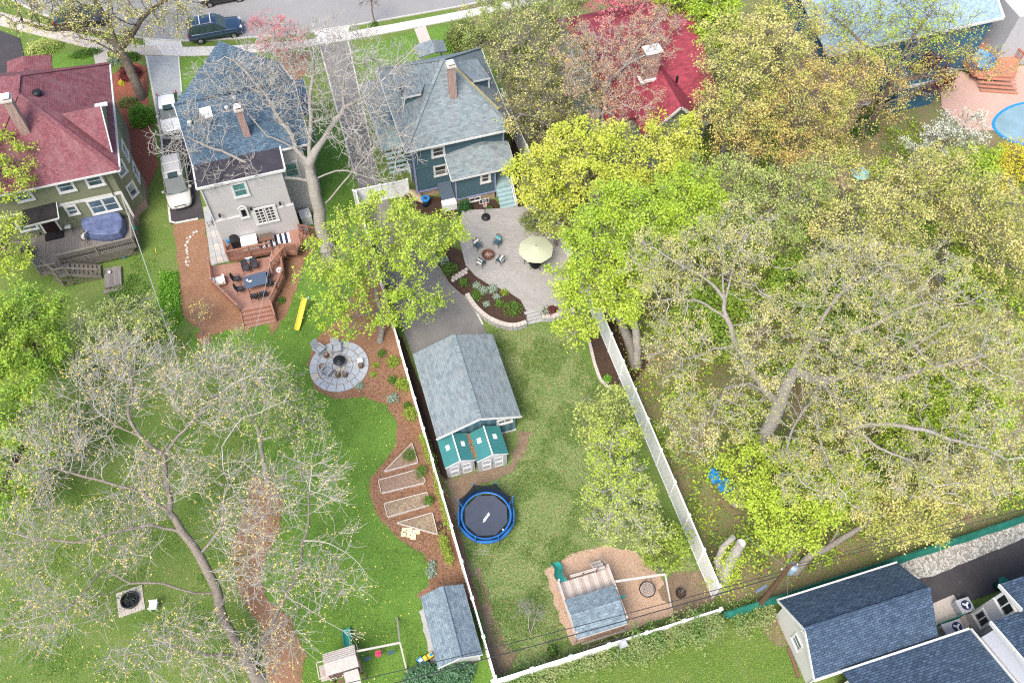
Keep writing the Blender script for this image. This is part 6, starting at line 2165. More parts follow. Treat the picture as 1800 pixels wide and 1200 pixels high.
for i in range(n):
    x0, x1 = a.x + (b.x - a.x) * i / n, a.x + (b.x - a.x) * (i + 1) / n
    MB(rg.location).box(x0, x1 - .004, 46.75, 47.8, UZ + .004, UZ + .014).build('stripe', M_TARP if False else (plain('navy_cloth', (.02, .03, .07), .9) if i % 2 == 0 else M_CREAMCL), rg)
p = G(467, 418, UZ + .5)
bc = thing('deck_bench', 'wooden bench with patterned cushion at the edge of the striped rug', 'bench', (p.x, p.y, UZ), R(0))
MB().box(-.55, .55, -.2, .2, .38, .44).build('seat', M_BROWNWOOD, bc)
MB().box(-.55, .55, .14, .2, .44, .85).build('backrest', plain('patterned_cloth', (.30, .26, .22), .9, c2=(.1, .08, .07), sc=14), bc)
for sx in (-.5, .5): MB().box(sx - .03, sx + .03, -.2, .2, 0, .38).build('leg', M_BROWNWOOD, bc)
p = G(438, 452, LZ + .2)
ck = thing('cooler_lid', 'white cooler tilted beside a blue tub under the upper deck', 'cooler', (p.x, p.y, LZ), R(-25))
MB().box(-.28, .28, -.18, .18, 0, .28).build('body', M_BLUEP, ck)
MB().cbox((0, -.05, .33), (.6, .4, .05), 0, R(12)).build('lid', M_WHITE, ck)
p = G(491, 474, LZ + .3)
hsr = thing('hose_reel', 'round white hose pot beside the deck stairs', 'hose reel', (p.x, p.y, LZ))
MB().lathe([(.2, 0), (.24, .28), (.24, .32), (.15, .32), (.14, .24), (0, .24)], n=18).build('pot', M_WHITE, hsr, True)
MB().tube([(.1 * math.cos(a), .1 * math.sin(a), .27) for a in [i * .5 for i in range(13)]], .02, 6).build('hose', M_BLACK, hsr)
p = G(551, 375, .5)
for (px, py, w_, l_, h_, m_, lb, nm) in ((536, 376, .8, .9, .9, M_WHITE, 'white slatted bin right of the redwood side stairs', 'white_bin'), (532, 402, .7, .8, .8, M_GREY, 'grey bin behind the redwood side stairs', 'grey_bin')):
    p = G(px, py, h_)
    t = thing(nm, lb, 'bin', (p.x, p.y, 0), R(5))
    MB().box(-w_ / 2, w_ / 2, -l_ / 2, l_ / 2, 0, h_).build('body', m_, t)
    MB().box(-w_ / 2 - .03, w_ / 2 + .03, -l_ / 2 - .03, l_ / 2 + .03, h_, h_ + .06).build('lid', m_, t)
p = G(371, 385, .5)
bbq = thing('kettle_stand', 'dark side table standing on the stone side path by the grey house', 'side table', (p.x - .15, p.y, .1))
MB().box(-.22, .22, -.4, .4, .6, .66).build('table_top', M_GREY, bbq)
for sx in (-.18, .18):
    for sy in (-.35, .35): MB().bar((sx, sy, 0), (sx, sy, .6), .03).build('leg', M_BLACKM, bbq)

# ================================================================== things on the grey deck
p = G(178, 395, D1 + .8)
ht = thing('covered_hot_tub', 'corner hot tub draped with a creased navy tarpaulin on the grey deck', 'hot tub', (p.x, p.y, D1))
L = V(0, 0, 0)
outl = [G(143, 388, D1 + .8), G(152, 378, D1 + .8), G(208, 374, D1 + .8), G(209, 408, D1 + .8), G(160, 411, D1 + .8), G(146, 402, D1 + .8)]
outl = smooth_loop(outl, 3)
nn_ = len(outl)
rr = random.Random(12)
c = sum(outl, V(0, 0, 0)) / nn_
vs, fs = [], []
for r_, z in ((1.03, 0), (1.05, .3), (1.01, .80), (.97, .85), (.6, .86), (.3, .83)):
    for q in outl:
        v = c + (q - c) * (r_ + rr.uniform(-.012, .012))
        vs.append((v.x - p.x, v.y - p.y, z + (rr.uniform(-.02, .02) if z > .5 else 0)))
vs.append((c.x - p.x, c.y - p.y, .80))
for j in range(5):
    fs += [(j * nn_ + i, j * nn_ + (i + 1) % nn_, (j + 1) * nn_ + (i + 1) % nn_, (j + 1) * nn_ + i) for i in range(nn_)]
fs += [(5 * nn_ + i, 5 * nn_ + (i + 1) % nn_, 6 * nn_) for i in range(nn_)]
MB().raw(vs, fs).build('cover', M_TARP, ht)
MB().prism([((q.x - c.x) * .95 + c.x - p.x, (q.y - c.y) * .95 + c.y - p.y) for q in outl], .0, .7).build('tub', M_BROWNWOOD, ht)
p = G(119, 396, D1 + .5)
dc = metal_chair('pale sling chair leaning by the olive wall on the grey deck', 'sling chairs on the grey deck', M_CREAMCL, M_CREAMCL)
MB().cbox((0, -.3, .75), (.44, .05, .7), 0, R(15)).build('sling_back', MATS['pale_ash_logs'] if False else M_GREY, dc)
dc.location = (p.x, p.y, D1); dc.rotation_euler = (0, 0, R(170))
dc2 = copy_tree(dc, tuple(G(150, 417, D1 + .3))[:2] + (D1,), R(50), 'cream sling chair in front of the tarpaulin covered hot tub')
p = G(63, 408, D1 + .3)
pc = thing('deck_pots', 'cluster of dark pots and a blue watering can beside the back door', 'pots', (p.x, p.y, D1))
for i, (x, y, r_, m_) in enumerate(((-.3, 0, .16, M_BLACK), (0, .1, .2, M_RUST), (.3, -.05, .15, M_BLACK), (.45, .2, .14, M_BLUEP))):
    MB().lathe([(r_ * .7, 0), (r_, .3), (r_ * .8, .3), (0, .24)], (x, y, 0), 12).build('pot', m_, pc)
p = G(48, 443, D1 + .4)
kg = thing('kettle_grill', 'black round covered grill at the left end of the grey deck', 'grill', (p.x, p.y, D1))
MB().lathe([(.0, .3), (.3, .45), (.38, .62), (.36, .78), (.2, .92), (0, .95)], n=20).build('kettle', M_BLACK, kg, True)
for k in range(3): MB().bar((.3 * math.cos(k * 2.1), .3 * math.sin(k * 2.1), 0), (.2 * math.cos(k * 2.1), .2 * math.sin(k * 2.1), .5), .03).build('leg', M_BLACKM, kg)
MB().tube([(-.08, 0, .95), (0, 0, 1.0), (.08, 0, .95)], .015, 6).build('handle', M_STEEL, kg)
p = G(193, 479, .3)
pl_ = thing('white_lantern', 'small round white lantern on the stair platform', 'lantern', tuple(G(193, 479, .3)))
MB().lathe([(.09, 0), (.12, .06), (.1, .15), (0, .18)], n=12).build('lantern_body', M_WHITE, pl_, True)
MB().tube([(-.08, 0, .15), (0, 0, .26), (.08, 0, .15)], .01, 5).build('handle', M_STEEL, pl_)
p = G(216, 448, .3)
bt_ = thing('blue_planter', 'bright blue round planter on the ground at the corner of the grey deck', 'planter', (p.x, p.y, 0))
MB().lathe([(.15, 0), (.2, .22), (.17, .22), (0, .18)], n=14).build('pot', M_BLUEP, bt_, True)
v_, f_ = leaf_quads(np.random.default_rng(5).normal(0, .08, (14, 3)) + np.array([0, 0, .28]), .05, np.random.default_rng(2))
o_ = bpy.data.objects.new('foliage', np_mesh('foliage', v_, f_, L_GREEN)); COL.objects.link(o_); o_.parent = bt_
p = G(235, 400, 1.4)
bf = thing('bird_feeder', 'hanging teal bird feeder on the service wire by the olive house', 'bird feeder', (p.x, p.y, 1.2))
MB().lathe([(.1, 0), (.13, .05), (.13, .3), (.03, .4), (0, .4)], n=12).build('feeder', M_TEAL, bf, True)
MB().lathe([(.02, -.12), (.05, -.02), (0, 0)], n=8).build('seed_tray', M_WHITE, bf)
# stones along the mulch, pot marker
st_pts = along([(347, 407), (332, 418), (328, 440), (331, 470)], .32)
stg = thing('stone_row', 'snaking row of small pale stones on the mulch left of the side path', 'stones', tuple(st_pts[0]))
rr = random.Random(44)
for q in st_pts:
    for k in range(2):
        x, y = q.x + rr.uniform(-.12, .12) - st_pts[0].x, q.y + rr.uniform(-.12, .12) - st_pts[0].y
        r_ = rr.uniform(.06, .12)
        MB().lathe([(r_, 0), (r_ * 1.1, r_ * .3), (r_ * .6, r_ * .8), (0, r_ * .85)], (x, y, .02), 7).build('stone', M_CONC if k else M_CONC2, stg)
p = G(274, 441, 0)
ym_ = thing('yellow_marker', 'thin yellow marker stake lying in the side lawn grass', 'marker', (p.x, p.y, .05), R(5))
MB().cbox((0, 0, 0), (.05, .55, .03)).build('stake', M_YELLOWP, ym_)

# ================================================================== vehicles
M_TYRE = plain('tyre_rubber', (.02, .02, .022), .85)
M_RIM = plain('alloy_rim', (.5, .5, .52), .3, .8)
M_LAMP = plain('headlight_lens', (.62, .66, .70), .1, 0, .8)
M_RLAMP = plain('tail_lamp', (.45, .02, .02), .2, 0, .6)
M_CGLASS = plain('car_glass', (.05, .085, .09), .22, 0, .5, .3, 2)


def paint(name, c, metal=.3):
    s = NB(name, .28, metal, .5)
    s.base(c)
    s.b.inputs['Coat Weight'].default_value = 1.0
    s.b.inputs['Coat Roughness'].default_value = .05
    return s.m


def car(name, label, col, L=4.8, W=1.85, H=1.75, kind='van', loc=(0, 0, 0), rz=0, rack=False, sunroof=False):
    t = thing(name, label, 'car', loc, rz)
    pm = col
    hl, hw = L / 2, W / 2
    # stations from rear (-) to front (+): y, half width, z low, z belt
    if kind == 'van':
        S = [(-1.0, .78, .42, .92), (-.97, .93, .30, 1.02), (-.80, 1.0, .24, 1.05), (-.45, 1.0, .22, 1.03), (0, 1.0, .22, 1.0), (.40, 1.0, .22, .98), (.60, .99, .22, .97), (.80, .96, .24, .86), (.93, .86, .28, .74), (1.0, .66, .36, .60)]
        cab = [(-.965, .80, 0), (-.86, .76, 1), (-.3, .78, 1), (.12, .76, 1), (.60, .78, 0)]
    elif kind == 'suv':
        S = [(-1.0, .86, .45, .95), (-.97, .95, .35, 1.06), (-.80, 1.0, .30, 1.10), (-.45, 1.0, .28, 1.09), (0, 1.0, .28, 1.08), (.35, 1.0, .28, 1.07), (.52, 1.0, .28, 1.06), (.78, .98, .30, 1.00), (.95, .92, .34, .92), (1.0, .80, .42, .78)]
        cab = [(-.95, .84, 0), (-.82, .78, 1), (-.3, .80, 1), (.12, .78, 1), (.44, .82, 0)]
    else:
        S = [(-1.0, .80, .42, .85), (-.96, .92, .32, .95), (-.80, .98, .26, .99), (-.45, 1.0, .24, .98), (0, 1.0, .24, .96), (.35, 1.0, .24, .95), (.50, .99, .24, .94), (.78, .97, .26, .86), (.93, .88, .30, .76), (1.0, .70, .38, .64)]
        cab = [(-.93, .76, 0), (-.62, .74, 1), (-.2, .76, 1), (.08, .75, 1), (.44, .78, 0)]
    b = MB()
    vs, fs = [], []
    for (y, w_, z0, z1) in S:
        w_ *= hw
        prof = [(-w_ * .80, z0), (-w_ * .97, z0 + .12), (-w_, (z0 + z1) / 2), (-w_ * .975, z1 - .08), (-w_ * .90, z1), (-w_ * .5, z1 + .025), (0, z1 + .035), (w_ * .5, z1 + .025), (w_ * .90, z1), (w_ * .975, z1 - .08), (w_, (z0 + z1) / 2), (w_ * .97, z0 + .12), (w_ * .80, z0)]
        vs += [(x, y * hl, z) for x, z in prof]
    k = 13
    for i in range(len(S) - 1):
        fs += [(i * k + j, (i + 1) * k + j, (i + 1) * k + (j + 1) % k, i * k + (j + 1) % k) for j in range(k)]
    fs += [tuple(range(k)), tuple(range(len(S) * k - 1, (len(S) - 1) * k - 1, -1))]
    bo = b.raw(vs, fs).build('body', pm, t, True)
    zb = S[4][3]
    # cabin: roof slab, pillars and glass
    (yr, wr, _), (yr2, wr2, _), _, (yf2, wf2, _), (yf, wf, _) = cab
    zt = H - .05
    rb = [(-wr * hw, yr * hl, zb + .0), (wr * hw, yr * hl, zb + .0), (wr2 * hw, yr2 * hl, zt), (-wr2 * hw, yr2 * hl, zt)]
    fb_ = [(-wf * hw * 1.04, yf * hl, zb), (wf * hw * 1.04, yf * hl, zb), (wf2 * hw, yf2 * hl, zt), (-wf2 * hw, yf2 * hl, zt)]
    for nm, q in (('rear_window', rb), ('windscreen', fb_)):
        MB().poly(*[V(*p) for p in q]).build(nm, M_CGLASS, t)
    for s in (-1, 1):
        ys = [yr * hl, (yr * .55 + yf * .0) * hl - .1, .02 * hl, yf * hl]
        yt = [yr2 * hl, (yr2 * .5) * hl - .1, .02 * hl, yf2 * hl]
        for j in range(3):
            a0_, a1_ = ys[j] + .03, ys[j + 1] - .03
            b0_, b1_ = yt[j] + .03, yt[j + 1] - .03
            xb, xt = s * hw * .93, s * hw * .78
            MB().poly(V(xb, a0_, zb + .01), V(xb, a1_, zb + .01), V(xt, b1_, zt), V(xt, b0_, zt)).build('side_window', M_CGLASS, t)
        MB().poly(V(s * hw * .915, ys[0], zb), V(s * hw * .915, ys[3], zb), V(s * hw * .765, yt[3], zt - .005), V(s * hw * .765, yt[0], zt - .005)).build('pillar', pm, t)
        # door seams and handles
        for y in (ys[1] + .0, ys[2]):
            MB().box(s * hw * .985 - .01, s * hw * .985 + .01, y - .006, y + .006, .4, zb - .05).build('door_seam', M_BLACK, bo)
            MB().cbox((s * hw * 1.0, y - .18, zb - .14), (.03, .16, .03)).build('door_handle', pm, bo)
        MB().cbox((s * (hw + .09), yf * hl - .42, zb + .10), (.2, .12, .14)).build('mirror', pm, t)
        MB().cbox((s * hw * .62, S[-2][0] * hl + .02, S[-2][3] - .02), (.32, .2, .12), s * -.35, R(-25)).build('headlight', M_LAMP, t)
        MB().cbox((s * hw * .88, S[1][0] * hl + .0, zb - .08), (.12, .1, .35)).build('tail_lamp', M_RLAMP, t)
        for yy in (-.60, .63):
            wh = MB().tube([(s * (hw - .20), yy * hl, .33), (s * (hw + .01), yy * hl, .33)], .34, 18).build('wheel', M_TYRE, t)
            MB().tube([(s * (hw - .02), yy * hl, .33), (s * (hw + .02), yy * hl, .33)], .20, 14).build('rim', M_RIM, wh)
    r_ = MB()
    vs = []
    for (y, wd_, dz) in ((yr2 * hl - .03, wr2 * hw * .98, -.02), (yr2 * hl + .2, wr2 * hw, .03), (0, hw * .79, .05), (yf2 * hl - .15, wf2 * hw, .03), (yf2 * hl + .03, wf2 * hw * .99, -.02)):
        vs += [(-wd_, y, zt + dz - .04), (-wd_ * .9, y, zt + dz), (0, y, zt + dz + .03), (wd_ * .9, y, zt + dz), (wd_, y, zt + dz - .04)]
    fs = []
    for i in range(4): fs += [(i * 5 + j, i * 5 + j + 1, (i + 1) * 5 + j + 1, (i + 1) * 5 + j) for j in range(4)]
    rf = r_.raw(vs, fs).build('roof', pm, t, True)
    if sunroof: MB().slab([V(-.38, -.1, zt + .088), V(.38, -.1, zt + .088), V(.38, .45, zt + .086), V(-.38, .45, zt + .086)], .01).build('sunroof', M_CGLASS, rf)
    if rack:
        for s in (-1, 1):
            MB().tube([(s * hw * .68, yr2 * hl + .15, zt + .02), (s * hw * .68, yr2 * hl + .25, zt + .1), (s * hw * .68, yf2 * hl - .25, zt + .1), (s * hw * .68, yf2 * hl - .1, zt + .0)], .022, 6).build('roof_rail', M_STEEL, rf)
        for y in (-.45 * hl, -.05 * hl):
            MB().bar((-hw * .7, y, zt + .13), (hw * .7, y, zt + .13), .07, .03).build('crossbar', M_WHITE, rf)
    MB().cbox((0, hl * .995, S[-1][3] - .1), (.5, .03, .12)).build('number_plate', M_WHITE, t)
    MB().cbox((0, hl * .985, S[-1][3] + .02), (.9, .06, .14), 0, R(-20)).build('grille', M_BLACK, t)
    if kind == 'van':
        for s in (-1, 1): MB().bar((s * .2, yf * hl + .02, zb + .03), (s * .75, yf * hl - .12, zb + .12), .02).build('wiper', M_BLACK, t)
    return t


P_DARK, P_SILV, P_WHT, P_BLK = paint('deep_blue_black_paint', (.02, .05, .10)), paint('champagne_silver_paint', (.52, .51, .485), .1), paint('white_paint', (.66, .67, .68), 0), paint('graphite_paint', (.03, .03, .035))
q0, q1 = G(326, 378, .5), G(312, 300, .5)
dirv = Vector((q0.x - q1.x, q0.y - q1.y))
car('silver_minivan', 'champagne silver minivan parked nose out on the dark driveway', P_SILV, 5.1, 1.95, 1.78, 'van', (-11.45, 56.0, 0), R(180) + .02, True, True)
p = G(298, 197, .8)
car('white_hatchback', 'white car with glass sunroof parked behind the silver minivan', P_WHT, 4.6, 1.8, 1.5, 'car', (p.x, p.y, 0), R(180), False, True)
p = G(377, 50, .9)
car('dark_suv', 'dark blue black SUV with white roof bars parked on the street', P_DARK, 4.9, 1.95, 1.85, 'suv', (p.x, p.y + .2, 0), R(-90) - .02, True)
p = G(140, 28, .9)
car('parked_sedan', 'dark sedan in the street half hidden by the budding street tree', P_BLK, 4.7, 1.85, 1.5, 'car', (p.x, p.y, 0), R(-98))
p = G(392, -8, .9)
car('dark_hatchback', 'dark car on the far side of the street cut by the top of the picture', P_BLK, 4.5, 1.8, 1.5, 'car', (p.x, p.y + .6, 0), R(90))

# ================================================================== utilities
p = G(1330, 1068, 0)
up_ = thing('utility_pole', 'brown wooden utility pole with cross brackets by the green screen fence', 'utility pole', (p.x, p.y, 0))
M_POLE = plain('pole_timber', (.14, .085, .055), .85, 0, .1, .25, 6)
top = G(1366, 1003, 8.0)
lean = V(.35, .2, 0)
MB().tube([(0, 0, 0), tuple(lean * .5 + V(0, 0, 3.5)), tuple(lean + V(0, 0, 7.0))], [.17, .15, .12], 12).build('pole', M_POLE, up_)
tx = MB().lathe([(.0, 5.6), (.26, 5.62), (.28, 5.7), (.28, 6.4), (.22, 6.5), (0, 6.52)], (lean.x + .42, lean.y + .05, 0), 18).build('transformer', plain('transformer_grey', (.28, .36, .45), .5, .2), up_, True)
MB().lathe([(.05, 6.5), (.06, 6.7), (.03, 6.8), (0, 6.82)], (lean.x + .34, lean.y + .12, 0), 8).build('bushing', M_STEEL, tx)
MB().lathe([(.05, 6.5), (.06, 6.7), (.03, 6.8), (0, 6.82)], (lean.x + .5, lean.y - .02, 0), 8).build('bushing', M_STEEL, tx)
MB().bar((lean.x, lean.y, 6.2), (lean.x + .3, lean.y, 6.2), .1).build('bracket', M_STEEL, up_)
MB().bar((lean.x - .5, lean.y - .1, 6.75), (lean.x + .6, lean.y + .1, 6.75), .09, .1).build('crossarm', M_POLE, up_)
for x in (-.45, .0, .5): MB().lathe([(.03, 6.8), (.05, 6.88), (.03, 6.95), (0, 6.96)], (lean.x + x, lean.y, 0), 8).build('insulator', M_WHITE, up_)
MB().cbox((-.75, .05, 4.4), (.7, .14, .16), .25).build('cable_splice', plain('splice_grey', (.12, .17, .25), .5), up_)
M_WIRE = plain('cable_black', (.03, .033, .04), .6)


def wire(label, a, b, sag=.8, r=.014, mat=None):
    a, b = Vector(a), Vector(b)
    pts = [a.lerp(b, t / 24) - V(0, 0, sag * 4 * (t / 24) * (1 - t / 24)) for t in range(25)]
    o = MB(tuple(a)).tube(pts, r, 5).build('cable', mat or M_WIRE)
    return tag(o, label, 'cable')


pole = V(p.x, p.y, 0) + lean
for (px, py, z, r_, lb) in ((560, 1212, 6.2, .022, 'upper of the two cables running left from the utility pole over the back fence'), (520, 1245, 5.4, .03, 'thick lower cable running left from the utility pole'), ):
    e = G(px, py, z)
    wire(lb, pole + V(-.2, 0, z), e, .5, r_)
e = G(1900, 850, 6.5)
wire('upper cable running right from the utility pole above the green fence', pole + V(.4, 0, 6.9), e, .5, .016)
e = G(1900, 866, 6.2)
wire('lower cable running right from the utility pole above the green fence', pole + V(.4, 0, 6.4), e, .5, .02)
wire('service cable dropping from the pole to the ivory garage', pole + V(0, 0, 6.6), G(1385, 1062, 2.8), .1, .014, M_STEEL)
wire('cable rising from the utility pole through the lime tree', pole + V(0, 0, 6.7), G(1310, 940, 9), .1, .014, M_STEEL)
M_WIREP = plain('cable_pale', (.42, .46, .45), .6)
wire('pale service wire from the olive house down across the side lawn', V(XW - .1, YW - .2, 3.6) + V(0, 0, 0), G(330, 690, 5.5), .6, .026, M_WIREP)
wire('thin pale wire crossing the lawn right of the redwood deck', G(478, 440, 5), G(420, 680, 6), .5, .012, M_WIREP)
# flood light on the back fence
p = G(1096, 1130, 1.9)
fl = thing('box_lamp', 'white square lamp housing on a bent post at the back fence', 'lamp', (p.x, p.y, 0))
MB().raw([(-.26, -.2, 1.75), (.26, -.2, 1.75), (.22, .2, 1.75), (-.2, .2, 1.75), (-.18, -.12, 2.05), (.18, -.12, 2.05), (.15, .14, 2.05), (-.13, .14, 2.05)],
         [(3, 2, 1, 0), (4, 5, 6, 7), (0, 1, 5, 4), (1, 2, 6, 5), (2, 3, 7, 6), (3, 0, 4, 7)]).build('lamp_shade', M_SHEDGREY, fl)
MB().tube([(0, .05, 1.75), (-.15, .05, 1.6), (-.45, -.5, 0)], .035, 8).build('post', M_STEEL, fl)
# air conditioners between the lower right houses
for (px, py, w_, l_, lb) in ((1697, 1063, .85, .8, 'pale blue air conditioning unit at the end of the dark driveway'), (1676, 1103, 1.2, .75, 'pale air conditioning unit tucked below the green gate')):
    p = G(px, py, .85)
    a_ = thing('air_conditioner', lb, 'air conditioner', (p.x, p.y, 0), R(0), 'air conditioning units by the ivory house')
    MB().box(-w_ / 2, w_ / 2, -l_ / 2, l_ / 2, .08, .8).build('casing', plain('unit_grey_blue', (.45, .53, .60), .5) if px > 1690 else M_SHEDGREY, a_)
    MB().box(-w_ / 2 - .02, w_ / 2 + .02, -l_ / 2 - .02, l_ / 2 + .02, .8, .85).build('top_cover', M_SHEDGREY, a_)
    ox = .05 if px > 1690 else .25
    MB().lathe([(.3, .851), (.3, .858), (0, .858)], (ox, 0, 0), 24).build('fan_grille', plain('fan_dark', (.02, .03, .10), .5), a_)
    fn = MB().lathe([(.08, .86), (.08, .9), (0, .91)], (ox, 0, 0), 12).build('fan_hub', M_WHITE, a_)
    for k in range(3):
        an = k * 2.1 + .5
        MB().cbox((ox + .14 * math.cos(an), .14 * math.sin(an), .868), (.16, .11, .012), an).build('fan_blade', M_WHITE, a_)
    m = MB()
    for k in range(14): m.box(-w_ / 2 - .012, -w_ / 2 - .004, -l_ / 2 + .05 + k * .05, -l_ / 2 + .07 + k * .05, .12, .76)
    m.build('louvres', M_GREY, a_, kind='stuff')
    MB().box(-w_ / 2 - .1, w_ / 2 + .1, -l_ / 2 - .1, l_ / 2 + .1, .0, .08).build('pad', M_CONC2, a_)
p0, p1 = G(1650, 1096, .9), G(1697, 1078, .9)
gg = thing('green_gate', 'thin dark green gate between the two air conditioning units', 'gate', (p0.x, p0.y, 0))
MB(gg.location).bar(V(p0.x, p0.y, .9), V(p1.x, p1.y, .9), .05, .05).bar(V(p0.x, p0.y, .15), V(p1.x, p1.y, .15), .05, .05).build('frame', M_SCREEN, gg)
for k in range(9):
    q = p0.lerp(p1, k / 8)
    MB(gg.location).bar(V(q.x, q.y, .1), V(q.x, q.y, .9), .025).build('bar', M_SCREEN, gg)
sheet('concrete_pad', [(1640, 1060), (1675, 1045), (1705, 1085), (1700, 1120), (1650, 1130), (1630, 1100)], .03, M_CONC2)
p = G(1772, 1023, 1.0)
gbn = thing('green_bin', 'dark green round bin behind the navy roof corner', 'bin', (p.x - .2, p.y + .1, 0))
MB().lathe([(.26, 0), (.3, .9), (.33, .95), (.3, 1.02), (0, 1.05)], n=18).build('bin_body', M_SCREEN, gbn, True)
MB().tube([(-.25, 0, 1.0), (0, 0, 1.1), (.25, 0, 1.0)], .015, 5).build('handle', M_BLACK, gbn)
ppn = [G(1385, 1137, .12), G(1404, 1190, .12)]
pk = MB(tuple(ppn[0])).bar(ppn[0], ppn[1], .16, .12).build('timber_edging', M_BROWNWOOD)
tag(pk, 'old timber sleeper lying on grass left of the ivory garage', 'timber')

# ================================================================== left yard bits
p = G(230, 1056, .0)
fpl = thing('stone_fire_ring', 'square pale paved pad with a dark round fire ring under the bare tree', 'fire pit', (p.x, p.y, 0), R(3))
for i in range(4):
    for j in range(4):
        MB().box(-.8 + .4 * i, -.8 + .4 * i + .385, -.8 + .4 * j, -.8 + .4 * j + .385, 0, .06).build('paving_stone', M_CONC2, fpl)
MB().lathe([(.52, .06), (.55, .28), (.5, .3), (.46, .28), (.45, .1), (0, .1)], n=22).build('ring', M_BLACKM, fpl)
for k in range(4):
    a = k * 1.2
    MB().tube([(-.3 * math.cos(a), -.3 * math.sin(a), .14 + .03 * k), (.3 * math.cos(a), .3 * math.sin(a), .16 + .03 * k)], .05, 6).build('log', M_BLACK, fpl)
p = G(270, 1064, .3)
wc_ = thing('white_garden_chair', 'white plastic garden chair beside the square fire pad', 'chair', (p.x, p.y, 0), R(80))
MB().cbox((0, 0, .38), (.5, .5, .04)).build('seat', M_WHITE, wc_)
for k in range(5): MB().bar((-.2 + .1 * k, -.22, .4), (-.2 + .1 * k, -.34, .85), .05, .02, (0, 1, 0)).build('back_slat', M_WHITE, wc_)
for sx in (-.24, .24):
    MB().cbox((sx, 0, .6), (.07, .5, .03)).build('armrest', M_WHITE, wc_)
    for sy in (-.2, .2): MB().bar((sx, sy, 0), (sx, sy, .6), .05).build('leg', M_WHITE, wc_)
p = G(42, 757, .8)
ss = thing('green_toy_slide', 'teal and red plastic play slide half hidden by the bright green tree', 'slide', (p.x, p.y, 0), R(20))
slide(ss, 'chute', (0, 0, .9), (.9, -.4, .1), .45, M_TEAL, V(0, 0, 0))
MB().cbox((-.3, .1, .5), (.6, .55, .9)).build('tower', M_TEAL, ss)
MB().cbox((-.3, .1, 1.0), (.5, .1, .12)).build('handrail', M_PINKP, ss)
# blue tarpaulin in the wood
p = G(1265, 850, .3)
vs, fs = [], []
rr = random.Random(15)
a, b = G(1246, 830, 0), G(1282, 868, 0)
for i in range(9):
    for j in range(4):
        q = a.lerp(b, i / 8)
        n_ = V(-(b - a).y, (b - a).x, 0).normalized()
        q = q + n_ * (j - 1.5) * (.25 if i < 5 else .32)
        vs.append((q.x + rr.uniform(-.08, .08), q.y + rr.uniform(-.08, .08), .12 + rr.uniform(0, .45)))
for i in range(8):
    for j in range(3): fs.append((i * 4 + j, i * 4 + j + 1, (i + 1) * 4 + j + 1, (i + 1) * 4 + j))
bt2 = MB(tuple(p)).raw(vs, fs).build('blue_tarpaulin', M_BLUEP)
tag(bt2, 'crumpled bright blue tarpaulin lying under the trees', 'tarpaulin')

# ================================================================== pool terrace far right
p = G(1800, 222, .0)
pool = thing('swimming_pool', 'swimming pool under a light blue cover at the right edge', 'pool', (p.x, p.y, 0))
outl = [G(1742, 218, .0), G(1760, 195, .0), G(1800, 180, 0), G(1900, 170, 0), G(1930, 240, 0), G(1850, 262, 0), G(1790, 255, 0), G(1755, 238, 0)]
outl = smooth_loop([v for v in outl], 3)
MB(pool.location).prism([(v.x, v.y) for v in outl], .03, .07).build('pool_rim', M_BLUEP, pool)
c = sum(outl, V(0, 0, 0)) / len(outl)
MB(pool.location).prism([(c.x + (v.x - c.x) * .93, c.y + (v.y - c.y) * .9) for v in outl], .07, .10).build('pool_cover', plain('pool_cover_blue', (.24, .38, .45), .5, 0, .4, .2, .6), pool)
p = G(1722, 107, 1.0)
dkk = thing('terracotta_deck', 'raised terracotta coloured deck with rails beside the sky blue house', 'deck', (p.x, p.y, 0))
M_TERRA = boards('terracotta_boards', (.50, .23, .15), (.44, .20, .13), (.25, .10, .07), .14, 0)
q = [G(1668, 78, 1.0), G(1742, 62, 1.0), G(1792, 108, 1.0), G(1785, 135, 1.0), G(1712, 132, 1.0)]
MB(dkk.location).slab(q, .2).build('deck_floor', M_TERRA, dkk)
railing(dkk, [q[0] + V(0, 0, 0), q[4]], 1.0, .9, plain('terracotta_rail', (.42, .17, .10), .6), .16)
railing(dkk, [q[1], q[2]], 1.0, .9, MATS['terracotta_rail'], .16)
for i in range(4):
    aa, bb_ = q[4] + V(.3, -.1 - .3 * i, 0), q[3] + V(-.1, -.1 - .3 * i, 0)
    MB(dkk.location).slab([V(aa.x, aa.y, .85 - .22 * i), V(bb_.x, bb_.y, .85 - .22 * i), V(bb_.x, bb_.y - .28, .85 - .22 * i), V(aa.x, aa.y - .28, .85 - .22 * i)], .05).build('step', M_TERRA, dkk)
p = G(1722, 106, 1.2)
kp = thing('kiddie_pool', 'round bright blue paddling pool on the terracotta deck', 'paddling pool', (p.x, p.y, 1.02))
MB().lathe([(1.1, 0), (1.25, .2), (1.3, .38), (1.22, .42), (1.12, .36), (1.05, .12), (0, .1)], n=28).build('pool_wall', M_BLUEP, kp, True)
MB().lathe([(1.08, .2), (0, .21)], n=28).build('water', plain('pale_water', (.20,.38,.48), .1, 0, .6), kp)
p = G(1665, 122, .8)
gst = thing('tiled_garden_table', 'small blue and white tiled table at the foot of the terracotta deck', 'table', (p.x, p.y, 0), .6)
MB().cbox((0, 0, .72), (1.0, .8, .05)).build('table_top', plain('blue_white_tiles', (.55, .70, .70), .5, 0, .4, .3, 5), gst)
for sx in (-.42, .42):
    for sy in (-.32, .32): MB().bar((sx, sy, 0), (sx, sy, .7), .05).build('leg', M_WHITE, gst)
p = G(1506, 318, 1)
cv = thing('garden_parasol', 'small aqua garden parasol over the pink paving among trees', 'parasol', (p.x, p.y, 0))
